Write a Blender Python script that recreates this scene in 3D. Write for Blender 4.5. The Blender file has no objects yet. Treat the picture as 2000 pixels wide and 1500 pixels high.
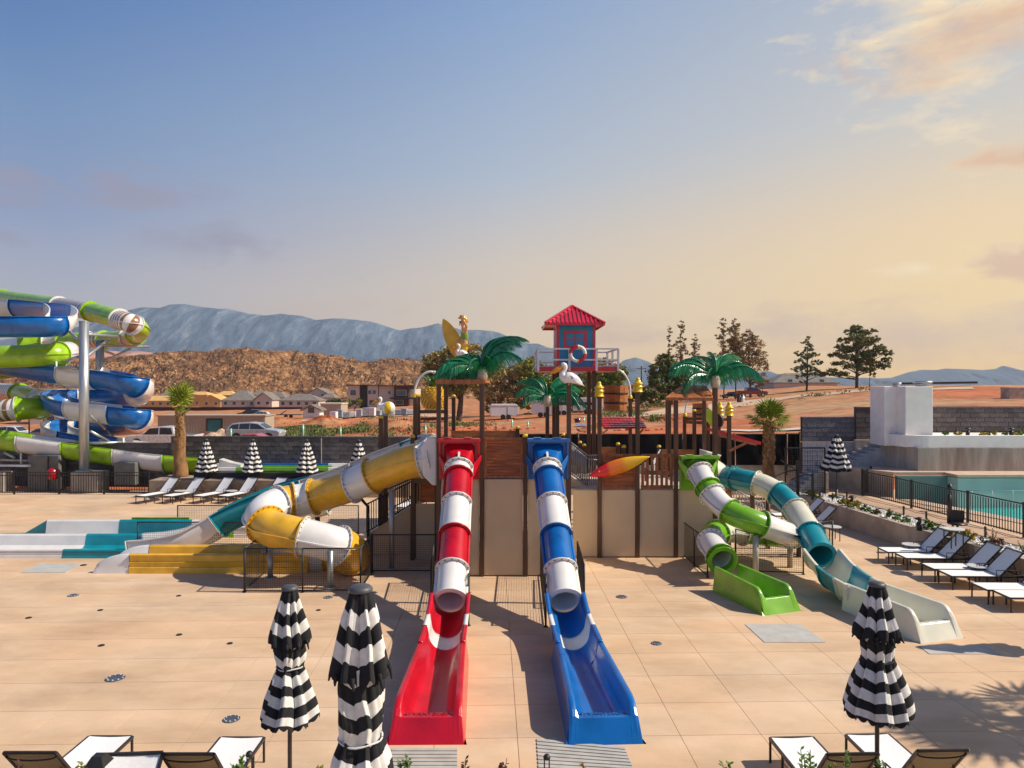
import bpy, bmesh, math, random
from mathutils import Vector, Matrix, noise, Euler
random.seed(7); noise.seed_set(3)
R = math.radians
scene = bpy.context.scene
COL = scene.collection
# ---------------- camera ----------------
F = 1389.0; CAMZ = 5.0
cam_d = bpy.data.cameras.new('camera'); cam = bpy.data.objects.new('camera', cam_d); COL.objects.link(cam)
cam.location = (0, 0, CAMZ); cam.rotation_euler = (R(90), 0, 0)
cam_d.sensor_width = 36; cam_d.lens = 36*F/2000; cam_d.clip_start = 0.1; cam_d.clip_end = 30000
scene.camera = cam
def W(px, py, D): return Vector(((px-1000)/F*D, D, CAMZ-(py-750)/F*D))   # a photo pixel at depth D
def G(px, py, z=0.0):
    D = (CAMZ-z)*F/(py-750); return Vector(((px-1000)/F*D, D, z))         # a photo pixel on level z
# ---------------- light, exposure ----------------
SUN_EL, SUN_AZ = R(42), R(3.5)     # azimuth from +X towards the camera side
sun_dir = Vector((math.cos(SUN_EL)*math.cos(SUN_AZ), -math.cos(SUN_EL)*math.sin(SUN_AZ), math.sin(SUN_EL)))
sl = bpy.data.lights.new('sun', 'SUN'); sl.energy = 5.0; sl.angle = R(0.55); sl.color = (1.0, 0.90, 0.76)
so = bpy.data.objects.new('sun', sl); COL.objects.link(so); so.rotation_euler = sun_dir.to_track_quat('Z', 'Y').to_euler()
scene.view_settings.view_transform = 'Standard'; scene.view_settings.look = 'None'
scene.view_settings.exposure = 0.2; scene.view_settings.gamma = 1.0; scene.view_settings.use_curve_mapping = False
scene.render.engine = 'CYCLES'; scene.cycles.use_denoising = True
scene.cycles.max_bounces = 8; scene.cycles.transparent_max_bounces = 8; scene.cycles.volume_bounces = 0
def lin(c):
    return tuple((x/255/12.92 if x/255 <= .04045 else ((x/255+.055)/1.055)**2.4) for x in c) + (1.0,)
world = bpy.data.worlds.new('World'); scene.world = world; world.use_nodes = True
wn, wl = world.node_tree.nodes, world.node_tree.links
wn.clear()
def N(nodes, t, **k):
    n = nodes.new(t)
    for a, b in k.items(): setattr(n, a, b)
    return n
def mth(nodes, links, op, a, b=None, c=None, clamp=False):
    n = nodes.new('ShaderNodeMath'); n.operation = op; n.use_clamp = clamp
    for i, v in enumerate((a, b, c)):
        if v is None: continue
        if isinstance(v, (int, float)): n.inputs[i].default_value = v
        else: links.new(v, n.inputs[i])
    return n.outputs[0]
def ramp(nodes, links, fac, stops):
    r = nodes.new('ShaderNodeValToRGB'); e = r.color_ramp.elements
    while len(e) > 1: e.remove(e[-1])
    e[0].position = stops[0][0]; e[0].color = stops[0][1]
    for p, c in stops[1:]:
        x = e.new(p); x.color = c
    links.new(fac, r.inputs[0]); return r.outputs[0]
def mixc(nodes, links, fac, a, b, mode='MIX'):
    m = nodes.new('ShaderNodeMix'); m.data_type = 'RGBA'; m.blend_type = mode
    for s, v in ((m.inputs[0], fac), (m.inputs[6], a), (m.inputs[7], b)):
        if isinstance(v, (int, float)): s.default_value = v
        elif isinstance(v, tuple): s.default_value = v
        else: links.new(v, s)
    return m.outputs[2]
tc = wn.new('ShaderNodeTexCoord'); sp = wn.new('ShaderNodeSeparateXYZ'); wl.new(tc.outputs['Generated'], sp.inputs[0])
el = sp.outputs[2]; ax = sp.outputs[0]
skyL = ramp(wn, wl, el, [(0, lin((188,178,176))), (.10, lin((172,172,182))), (.2, lin((134,150,184))), (.32, lin((106,138,180))), (.47, lin((54,104,170))), (1, lin((22,48,104)))])
skyC = ramp(wn, wl, el, [(0, lin((234,200,154))), (.07, lin((230,202,164))), (.16, lin((212,196,176))), (.28, lin((170,182,198))), (.47, lin((130,158,196))), (1, lin((26,52,108)))])
skyR = ramp(wn, wl, el, [(0, lin((255,204,112))), (.10, lin((250,212,138))), (.2, lin((236,206,158))), (.32, lin((200,196,188))), (.47, lin((178,184,192))), (1, lin((30,56,112)))])
fr = mth(wn, wl, 'MULTIPLY', ax, 1.9, clamp=True)
fl = mth(wn, wl, 'MAXIMUM', mth(wn, wl, 'MULTIPLY', ax, -1.9, clamp=True), mth(wn, wl, 'MULTIPLY', sp.outputs[1], -1.3, clamp=True))
skyc = mixc(wn, wl, fl, mixc(wn, wl, fr, skyC, skyR), skyL)
# clouds: soft patches built in direction space
mp = wn.new('ShaderNodeMapping'); mp.inputs['Scale'].default_value = (1, 1, 2.6); wl.new(tc.outputs['Generated'], mp.inputs[0])
def nz(scale, detail, dist=0.0, off=0.0):
    n = wn.new('ShaderNodeTexNoise'); n.inputs['Scale'].default_value = scale; n.inputs['Detail'].default_value = detail
    n.inputs['Distortion'].default_value = dist; n.inputs['Roughness'].default_value = .62
    m = wn.new('ShaderNodeMapping'); m.inputs['Location'].default_value = (off, off*.7, off*.3); wl.new(mp.outputs[0], m.inputs[0]); wl.new(m.outputs[0], n.inputs[0])
    return n.outputs['Fac']
n1 = nz(16, 7, .3); n2 = nz(7, 6, .5, 3.1)
def blob(px, py, rx, ry, thr, gain, nn):
    d = W(px, py, 1) - Vector((0, 0, CAMZ)); d.normalize()
    dx = mth(wn, wl, 'DIVIDE', mth(wn, wl, 'SUBTRACT', ax, d.x), rx/F)
    dz = mth(wn, wl, 'DIVIDE', mth(wn, wl, 'SUBTRACT', el, d.z), ry/F)
    r2 = mth(wn, wl, 'ADD', mth(wn, wl, 'MULTIPLY', dx, dx), mth(wn, wl, 'MULTIPLY', dz, dz))
    fall = mth(wn, wl, 'SUBTRACT', 1.0, mth(wn, wl, 'SQRT', r2), clamp=True)
    v = mth(wn, wl, 'MULTIPLY', mth(wn, wl, 'SUBTRACT', mth(wn, wl, 'ADD', mth(wn, wl, 'MULTIPLY', fall, .55), nn), thr), gain, clamp=True)
    v = mth(wn, wl, 'MULTIPLY', v, mth(wn, wl, 'MULTIPLY', fall, 3.5, clamp=True))
    front = mth(wn, wl, 'GREATER_THAN', sp.outputs[1], 0.0)
    return mth(wn, wl, 'MULTIPLY', v, front)
def addblobs(base, blobs, color, amt):
    acc = None
    for b in blobs:
        v = blob(*b); acc = v if acc is None else mth(wn, wl, 'MAXIMUM', acc, v)
    return mixc(wn, wl, mth(wn, wl, 'MULTIPLY', acc, amt), base, color)
skyc = addblobs(skyc, [(1950,-20,400,200,.74,3.2,n1), (1840,150,260,150,.80,2.6,n1), (1960,320,170,60,.84,4,n1), (1860,250,120,60,.86,3,n1), (1980,500,150,60,.82,4,n1), (1790,525,160,40,.86,3,n1), (1870,530,80,40,.84,3,n1)], lin((250,226,182)), .9)
skyc = addblobs(skyc, [(1960,60,330,120,.76,3,n2), (1990,515,120,60,.72,4,n1), (1970,312,110,36,.72,4,n1)], lin((216,172,134)), .8)
skyc = addblobs(skyc, [(270,374,230,80,.76,4,n1), (60,362,240,76,.76,3.6,n1), (430,476,200,64,.76,3.4,n1), (0,460,100,36,.78,3,n1)], lin((148,144,162)), .7)
skyc = addblobs(skyc, [(1210,655,150,50,.68,3,n1), (1510,640,190,64,.66,2.6,n1), (1820,655,420,90,.64,2.2,n1), (620,600,300,50,.70,1.6,n1), (1690,590,280,26,.84,2,n1)], lin((206,170,146)), .6)
skyc = addblobs(skyc, [(560,570,620,110,.80,1.2,n2)], lin((206,190,176)), .5)
nis = wn.new('ShaderNodeTexSky'); nis.sky_type = 'NISHITA'; nis.sun_disc = False
nis.sun_elevation = SUN_EL; nis.sun_rotation = R(90)+SUN_AZ; nis.dust_density = 2.0
nb = wn.new('ShaderNodeBackground'); nb.inputs[1].default_value = 0.08; wl.new(nis.outputs[0], nb.inputs[0])
gb = wn.new('ShaderNodeBackground'); gb.inputs[1].default_value = 1.0; wl.new(skyc, gb.inputs[0])
mxs = wn.new('ShaderNodeMixShader'); mxs.inputs[0].default_value = 0.9; wl.new(nb.outputs[0], mxs.inputs[1]); wl.new(gb.outputs[0], mxs.inputs[2])
wo = wn.new('ShaderNodeOutputWorld'); wl.new(mxs.outputs[0], wo.inputs[0])

# ---------------- helpers ----------------
ORG = {}
def setp(o, label=None, cat=None, group=None, kind=None):
    if label: o['label'] = label
    if cat: o['category'] = cat
    if group: o['group'] = group
    if kind: o['kind'] = kind
    return o
def thing(name, label, cat, loc=(0, 0, 0), group=None):
    o = bpy.data.objects.new(name, None); COL.objects.link(o); o.location = loc; o.empty_display_size = .1
    ORG[o.name] = Vector(loc); return setp(o, label, cat, group)
class MB:
    def __init__(s): s.v = []; s.f = []; s.m = []; s.sm = []
    def add(s, vs, fs, mi=0, sm=False):
        b = len(s.v); s.v += [tuple(v) for v in vs]
        for f in fs: s.f.append([b+i for i in f]); s.m.append(mi); s.sm.append(sm)
        return s
    def box(s, c, sz, rot=None, mi=0):
        c = Vector(c); hx, hy, hz = sz[0]/2, sz[1]/2, sz[2]/2
        vs = [Vector((x, y, z)) for x in (-hx, hx) for y in (-hy, hy) for z in (-hz, hz)]
        if rot is not None: vs = [rot @ v for v in vs]
        return s.add([c+v for v in vs], [(0,1,3,2), (4,6,7,5), (0,4,5,1), (2,3,7,6), (0,2,6,4), (1,5,7,3)], mi)
    def bx(s, x0, x1, y0, y1, z0, z1, mi=0): return s.box(((x0+x1)/2, (y0+y1)/2, (z0+z1)/2), (x1-x0, y1-y0, z1-z0), mi=mi)
    def beam(s, p0, p1, w, h=None, mi=0, up=Vector((0, 0, 1))):
        p0, p1 = Vector(p0), Vector(p1); h = h or w; t = (p1-p0)
        L = t.length
        if L < 1e-6: return s
        t /= L
        if abs(t.dot(up)) > .98: up = Vector((0, 1, 0))
        a = t.cross(up).normalized(); n = a.cross(t)
        M3 = Matrix((a, t, n)).transposed()
        return s.box((p0+p1)/2, (w, L, h), M3, mi)
    def tube(s, path, r, n=8, mi=0, caps=True, sm=True, sq=1.0):
        path = [Vector(p) for p in path]; k = len(path); rs = r if isinstance(r, (list, tuple)) else [r]*k
        vs = []; up = None
        for i, p in enumerate(path):
            t = (path[min(i+1, k-1)]-path[max(i-1, 0)]).normalized()
            if up is None: up = Vector((0, 0, 1)) if abs(t.z) < .9 else Vector((0, 1, 0))
            a = t.cross(up).normalized(); up = a.cross(t).normalized()
            for j in range(n):
                an = 2*math.pi*j/n; vs.append(p + a*rs[i]*math.cos(an) + up*rs[i]*sq*math.sin(an))
        fs = [(i*n+j, i*n+(j+1) % n, (i+1)*n+(j+1) % n, (i+1)*n+j) for i in range(k-1) for j in range(n)]
        b = len(s.v); s.add(vs, fs, mi, sm)
        if caps:
            s.f.append([b+j for j in range(n)][::-1]); s.m.append(mi); s.sm.append(False)
            s.f.append([b+(k-1)*n+j for j in range(n)]); s.m.append(mi); s.sm.append(False)
        return s
    def lathe(s, prof, n=24, c=(0, 0, 0), mi=0, sm=True):
        c = Vector(c); vs = []
        for (r, z) in prof:
            for j in range(n):
                an = 2*math.pi*j/n; vs.append(c+Vector((r*math.cos(an), r*math.sin(an), z)))
        k = len(prof)
        return s.add(vs, [(i*n+j, i*n+(j+1) % n, (i+1)*n+(j+1) % n, (i+1)*n+j) for i in range(k-1) for j in range(n)], mi, sm)
    def prism(s, poly, d, mi=0):          # poly: 3D points in a plane, d: extrusion vector
        n = len(poly); d = Vector(d); vs = [Vector(p) for p in poly]; vs += [v+d for v in vs]
        return s.add(vs, [tuple(range(n))[::-1], tuple(range(n, 2*n))] + [(i, (i+1) % n, n+(i+1) % n, n+i) for i in range(n)], mi)
    def xform(s, M): s.v = [tuple(M @ Vector(v)) for v in s.v]; return s
    def build(s, name, mats, parent=None, label=None, kind=None, bev=0, loc=None):
        if not isinstance(mats, (list, tuple)): mats = [mats]
        o3 = ORG.get(parent.name, Vector((0, 0, 0))) if parent else Vector(loc or (0, 0, 0))
        me = bpy.data.meshes.new(name); me.from_pydata([(v[0]-o3.x, v[1]-o3.y, v[2]-o3.z) for v in s.v], [], s.f)
        for m in mats: me.materials.append(m)
        me.polygons.foreach_set('material_index', s.m); me.polygons.foreach_set('use_smooth', s.sm)
        bm = bmesh.new(); bm.from_mesh(me); bmesh.ops.recalc_face_normals(bm, faces=bm.faces); bm.to_mesh(me); bm.free()
        o = bpy.data.objects.new(name, me); COL.objects.link(o)
        if parent: o.parent = parent
        else: o.location = o3
        ORG[o.name] = o3
        if bev:
            b = o.modifiers.new('bevel', 'BEVEL'); b.width = bev; b.segments = 2; b.limit_method = 'ANGLE'; b.angle_limit = R(40)
        return setp(o, label, None, None, kind)
KIDS = {}
def copy_tree(o, parent=None, label=None, group=None, loc=None, rz=None, scale=None):
    c = o.copy(); COL.objects.link(c); ORG[c.name] = ORG.get(o.name, Vector())
    if parent: c.parent = parent
    if label: c['label'] = label
    if group: c['group'] = group
    if loc is not None: c.location = loc
    if rz is not None: c.rotation_euler = (0, 0, rz)
    if scale: c.scale = scale
    if o.name not in KIDS or len(KIDS[o.name]) == 0: KIDS[o.name] = [k.name for k in o.children]
    for ch in KIDS[o.name]: copy_tree(bpy.data.objects[ch], c)
    return c
def crom(pts, step=.1):
    """Catmull-Rom through points (vectors of any size), resampled by arc length"""
    P = [pts[0]*2-pts[1]] + list(pts) + [pts[-1]*2-pts[-2]]; raw = []
    for i in range(1, len(P)-2):
        p0, p1, p2, p3 = P[i-1:i+3]
        for k in range(16):
            t = k/16; raw.append(.5*((2*p1)+(p2-p0)*t+(2*p0-5*p1+4*p2-p3)*t*t+(3*p1-p0-3*p2+p3)*t**3))
    raw.append(P[-2].copy())
    L = [0]
    for a, b in zip(raw, raw[1:]): L.append(L[-1]+(b.xyz-a.xyz).length)
    n = max(2, int(L[-1]/step)); out = []; j = 0
    for i in range(n+1):
        s_ = L[-1]*i/n
        while j < len(L)-2 and L[j+1] < s_: j += 1
        f = (s_-L[j])/max(1e-9, L[j+1]-L[j]); out.append(raw[j].lerp(raw[j+1], min(1, f)))
    return out
def sstep(a, b, x):
    t = max(0, min(1, (x-a)/(b-a))); return t*t*(3-2*t)
def interp(tab, x):
    if x <= tab[0][0]: return tab[0][1]
    for (a, va), (b, vb) in zip(tab, tab[1:]):
        if x <= b: return va+(vb-va)*(x-a)/(b-a)
    return tab[-1][1]

# ---------------- materials ----------------
def M(name, col, rough=.6, var=.12, scale=4.0, bump=0.0, bscale=None, metal=0.0, coat=0.0, rnd=0.0, col2=None, spec=.5, c2thr=(.45, .62), stretch=None, trans=0.0, detail=6, sheen=0):
    m = bpy.data.materials.new(name); m.use_nodes = True; n, l = m.node_tree.nodes, m.node_tree.links
    b = n['Principled BSDF']; t = n.new('ShaderNodeTexCoord'); src = t.outputs['Object']
    if stretch:
        q = n.new('ShaderNodeMapping'); q.inputs['Scale'].default_value = stretch; l.new(src, q.inputs[0]); src = q.outputs[0]
    x = n.new('ShaderNodeTexNoise'); x.inputs['Scale'].default_value = scale; x.inputs['Detail'].default_value = detail; l.new(src, x.inputs[0])
    c = tuple(col)+(1,) if len(col) == 3 else col
    d = tuple(v*(1-var*1.6) for v in c[:3])+(1,); e = tuple(min(1, v*(1+var)) for v in c[:3])+(1,)
    o = ramp(n, l, x.outputs['Fac'], [(.3, d), (.7, e)])
    if col2:
        y = n.new('ShaderNodeTexNoise'); y.inputs['Scale'].default_value = scale*.45; y.inputs['Detail'].default_value = 8; y.inputs['Roughness'].default_value = .65; l.new(src, y.inputs[0])
        f = ramp(n, l, y.outputs['Fac'], [(c2thr[0], (0,0,0,1)), (c2thr[1], (1,1,1,1))])
        o = mixc(n, l, f, o, tuple(col2)+(1,))
    if rnd:
        oi = n.new('ShaderNodeObjectInfo'); h = n.new('ShaderNodeHueSaturation')
        l.new(mth(n, l, 'ADD', mth(n, l, 'MULTIPLY', oi.outputs['Random'], rnd*2), 1-rnd), h.inputs['Value']); l.new(o, h.inputs['Color']); o = h.outputs[0]
    l.new(o, b.inputs['Base Color'])
    l.new(mth(n, l, 'ADD', mth(n, l, 'MULTIPLY', x.outputs['Fac'], .16), rough-.08, clamp=True), b.inputs['Roughness'])
    b.inputs['Metallic'].default_value = metal; b.inputs['Coat Weight'].default_value = coat; b.inputs['Specular IOR Level'].default_value = spec
    if coat: b.inputs['Coat Roughness'].default_value = .12
    if trans: b.inputs['Transmission Weight'].default_value = trans
    if bump:
        z = n.new('ShaderNodeTexNoise'); z.inputs['Scale'].default_value = bscale or scale*8; z.inputs['Detail'].default_value = 8; l.new(src, z.inputs[0])
        u = n.new('ShaderNodeBump'); u.inputs['Strength'].default_value = min(1, bump); u.inputs['Distance'].default_value = .02*max(1, bump); l.new(z.outputs['Fac'], u.inputs['Height']); l.new(u.outputs[0], b.inputs['Normal'])
    return m
def plast(name, col, var=.15): return M(name, col, rough=.3, var=var, scale=2.2, coat=.35, bump=.12, bscale=60)
P_RED = plast('gelcoat_red', (.54,.004,.018)); P_BLUE = plast('gelcoat_blue', (.003,.13,.44)); P_WHITE = plast('gelcoat_white', (.76,.74,.71), .05)
P_YEL = plast('gelcoat_yellow', (.80,.45,.03)); P_TEAL = plast('gelcoat_teal', (.003,.27,.33)); P_LIME = plast('gelcoat_lime', (.32,.56,.012)); P_LIME2 = plast('gelcoat_leaf_green', (.17,.42,.015))
P_CREAM = plast('gelcoat_cream', (.70,.68,.55), .05); P_BROWN = plast('gelcoat_brown', (.30,.15,.07)); P_GREY = plast('gelcoat_grey_white', (.6,.6,.58), .07)
BOLT = M('bolt_metal', (.16,.14,.13), rough=.4, metal=.8)
def wood(name, col, st=(1, 1, 14)): return M(name, col, rough=.5, var=.34, scale=2.2, stretch=st, rnd=.16, bump=.2, bscale=10)
WOOD = wood('stained_wood_slat', (.46,.155,.04), (1.2, 8, 22)); WOODF = wood('stained_wood_frame', (.31,.10,.03), (6, 6, 1)); POST = M('brown_post_paint', (.088,.040,.020), rough=.42, var=.22, scale=3, stretch=(4, 4, .7))
TAN = M('tan_wall_panel', (.62,.49,.33), rough=.85, var=.05, scale=1.1, bump=.1, bscale=90)
DARK = M('dark_powder_coat', (.018,.016,.016), rough=.5, var=.2); BLACKSCR = M('black_privacy_screen', (.012,.013,.016), rough=.95, var=.3, scale=1.5, spec=.1)
GALV = M('galvanised_steel', (.46,.48,.49), rough=.42, var=.18, scale=2.5, metal=.75, stretch=(3, 3, .4)); ALU = M('brushed_rail_metal', (.42,.38,.34), rough=.5, metal=.4)
YCAP = plast('yellow_cap', (.78,.52,.01)); CONC = M('cast_concrete', (.46,.38,.30), rough=.9, var=.2, scale=1.6, bump=.4, bscale=30)
CONC_ST = M('stained_concrete', (.46,.40,.34), rough=.9, var=.22, scale=1.1, col2=(.16,.11,.08), c2thr=(.45,.75), stretch=(2.2, 2.2, .35), bump=.3)
BLOCK = M('grey_block', (.135,.112,.110), rough=.95, var=.22, scale=9, rnd=.3, bump=.8, bscale=60); MORTAR = M('block_mortar', (.075,.066,.068), rough=.95)
BLOCK_B = M('blue_grey_block', (.15,.15,.17), rough=.95, var=.2, scale=9, rnd=.24, bump=.8, bscale=60)
WHITEP = M('white_stucco', (.88,.84,.80), rough=.85, var=.04, scale=3, bump=.25, bscale=80)
SLING = M('white_sling_fabric', (.84,.83,.81), rough=.8, var=.04, scale=30); SLINGB = M('tan_sling_fabric_back', (.33,.27,.16), rough=.85, var=.08, scale=40)
FRAME = M('dark_bronze_frame', (.035,.030,.032), rough=.4, metal=.3); TABLET = M('light_table_top', (.62,.62,.60), rough=.4)
BLK_F = M('black_canvas', (.012,.012,.015), rough=.9, var=.3, scale=20); WHT_F = M('white_canvas', (.70,.68,.64), rough=.9, var=.08, scale=20)
GLASSD = M('dark_glass', (.02,.025,.03), rough=.08, spec=.9); RUBBER = M('tyre_rubber', (.02,.02,.02), rough=.8); CHROME = M('wheel_alloy', (.5,.5,.52), rough=.3, metal=.9)
# concrete slab: warm mottled tan
SLAB = M('tan_broom_finished_concrete', (.69,.50,.325), rough=.78, var=.12, scale=.9, rnd=.012, col2=(.58,.45,.33), c2thr=(.42,.68), bump=.25, bscale=70)
def slabmat():
    n, l = SLAB.node_tree.nodes, SLAB.node_tree.links
    b = n['Principled BSDF']; src = b.inputs['Base Color'].links[0].from_socket
    ge = n.new('ShaderNodeNewGeometry')
    mp_ = n.new('ShaderNodeMapping'); mp_.inputs['Scale'].default_value = (.5, 1.1, 1); mp_.inputs['Rotation'].default_value = (0, 0, R(12)); l.new(ge.outputs['Position'], mp_.inputs[0])
    x = n.new('ShaderNodeTexNoise'); x.inputs['Scale'].default_value = .42; x.inputs['Detail'].default_value = 9; x.inputs['Roughness'].default_value = .6; x.inputs['Distortion'].default_value = .8; l.new(mp_.outputs[0], x.inputs[0])
    f = ramp(n, l, x.outputs['Fac'], [(.33, (0,0,0,1)), (.66, (1,1,1,1))])
    o = mixc(n, l, mth(n, l, 'MULTIPLY', f, .6), src, (.66,.40,.215,1))
    y = n.new('ShaderNodeTexNoise'); y.inputs['Scale'].default_value = .7; y.inputs['Detail'].default_value = 11; y.inputs['Roughness'].default_value = .66; l.new(mp_.outputs[0], y.inputs[0])
    g = ramp(n, l, y.outputs['Fac'], [(.38, (1.06,1.06,1.08,1)), (.50, (.97,.97,.97,1)), (.62, (.84,.83,.83,1)), (.75, (.68,.66,.65,1))])
    o = mixc(n, l, 1.0, o, g, 'MULTIPLY')
    l.new(o, b.inputs['Base Color'])
slabmat()
JOINT = M('joint_sealant', (.66,.47,.31), rough=.95)
# ================= ground and far country =================
ZT = {  # ground level along bearings (px at unit) and depths
 'D': [20, 36, 60, 100, 150, 200, 300, 450, 1200, 6000],
 -600: [-.4,-.4,-.9,-1.5,-2.4,-3.2,-4.6,-6,-12,-20], 0: [-.4,-.4,-.7,-1.4,-2.3,-3.1,-4.6,-6,-12,-20], 400: [-.4,-.4,-.5,-1.6,-2.3,-3.1,-4.6,-6,-12,-20],
 620: [-.4,-.4,-.2,-1.1,-1.7,-2.3,-4.0,-6,-12,-20], 800: [-.4,-.3,.3,-.6,-.9,-1.2,-2,-5,-12,-20], 1000: [-.4,-.2,.7,-.15,.1,.0,-1,-4,-12,-20],
 1250: [-.4,0,1.0,.8,1.6,1.9,1,-2,-12,-20], 1450: [-.4,0,1.1,1.6,3.1,3.6,2.4,-2,-12,-20], 1580: [-.4,0,1.6,2.9,4.4,4.0,2,-2,-12,-20],
 1700: [-.4,0,2.3,4.0,4.7,4.0,2,-2,-12,-20], 2000: [-.4,0,2.9,4.6,4.75,3.6,2,-2,-12,-20], 2600: [-.4,0,2.9,4.6,4.7,3.6,2,-2,-12,-20]}
ZK = sorted(k for k in ZT if k != 'D')
def ground_z(X, D, rough=True):
    px = 1000+X/D*F
    col = lambda k: interp(list(zip(ZT['D'], ZT[k])), D)
    z = interp([(k, col(k)) for k in ZK], px)
    if rough and D > 42:
        a = min(1, (D-42)/20)
        z += a*(noise.fractal(Vector((X*.07, D*.05, 0)), 1, 2, 4)*.28 + noise.noise(Vector((X*.6, D*.45, 5)))*.06)
    return z
def gpt(px, D): X = (px-1000)/F*D; return Vector((X, D, ground_z(X, D)))
mb = MB(); Ds = [20, 24, 28, 32, 36, 40, 44]
d = 46.0
while d < 6000: Ds.append(d); d *= 1.018 if d < 330 else 1.08
us = [(-2.4+4.8*i/260) for i in range(261)]
for D in Ds:
    for u in us: mb.v.append((u*D, D, ground_z(u*D, D)))
nu = len(us)
for i in range(len(Ds)-1):
    for j in range(nu-1): mb.f.append((i*nu+j, i*nu+j+1, (i+1)*nu+j+1, (i+1)*nu+j)); mb.m.append(0); mb.sm.append(True)
DIRT = M('red_desert_dirt', (.54,.14,.04), rough=.95, var=.24, scale=.09, col2=(.50,.30,.15), c2thr=(.46,.60), bump=1.0, bscale=1.1, detail=9)
def dirtmat():
    n, l = DIRT.node_tree.nodes, DIRT.node_tree.links; b = n['Principled BSDF']; src = b.inputs['Base Color'].links[0].from_socket
    t = n.new('ShaderNodeTexCoord'); s = n.new('ShaderNodeSeparateXYZ'); l.new(t.outputs['Object'], s.inputs[0])
    x = n.new('ShaderNodeTexNoise'); x.inputs['Scale'].default_value = .035; x.inputs['Detail'].default_value = 8; l.new(t.outputs['Object'], x.inputs[0])
    q = mth(n, l, 'ADD', s.outputs[1], mth(n, l, 'MULTIPLY', mth(n, l, 'SUBTRACT', x.outputs['Fac'], .5), 90.0))
    f = ramp(n, l, mth(n, l, 'DIVIDE', q, 300.0, clamp=True), [(.27, (0,0,0,1)), (.42, (1,1,1,1))])
    o = mixc(n, l, mth(n, l, 'MULTIPLY', f, .7), src, (.54,.23,.085,1))
    y = n.new('ShaderNodeTexNoise'); y.inputs['Scale'].default_value = .5; y.inputs['Detail'].default_value = 10; y.inputs['Roughness'].default_value = .7; l.new(t.outputs['Object'], y.inputs[0])
    g = ramp(n, l, y.outputs['Fac'], [(.40, (.62,.58,.52,1)), (.56, (1,1,1,1))])
    l.new(mixc(n, l, 1.0, o, g, 'MULTIPLY'), b.inputs['Base Color'])
dirtmat()
ground = mb.build('ground', DIRT, kind='structure')

# pale tracks on the dirt
TRACK = M('pale_gravel_track', (.56,.40,.27), rough=.95, var=.15, scale=.3, bump=.5, bscale=2)
def strip(name, pts, w, mat, dz=.06, kind='structure'):
    mb = MB(); q = crom([Vector(p) for p in pts], 2.0)
    for i, p in enumerate(q):
        a = q[max(i-1, 0)]; b = q[min(i+1, len(q)-1)]; t = (b-a); t.z = 0; t.normalize(); s = Vector((-t.y, t.x, 0))
        for k in (-.5, -.25, 0, .25, .5):
            v = p+s*w*k; mb.v.append((v.x, v.y, ground_z(v.x, v.y)+dz))
    for i in range(len(q)-1):
        for k in range(4): mb.f.append((i*5+k, i*5+k+1, i*5+5+k+1, i*5+5+k)); mb.m.append(0); mb.sm.append(True)
    return mb.build(name, mat, kind=kind)
strip('dirt_track', [gpt(1180,92), gpt(1300,100), gpt(1420,108), gpt(1560,112), gpt(1720,104), gpt(1900,98)], 10, TRACK)
strip('dirt_road', [gpt(180,118), gpt(420,122), gpt(600,126), gpt(740,128), gpt(900,120)], 5, TRACK)
KERB = M('pale_road_concrete', (.62,.56,.48), rough=.9)
strip('street_pavement', [gpt(1400,60), gpt(1460,59), gpt(1520,58), gpt(1600,57)], 1.5, KERB, .1)
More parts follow.
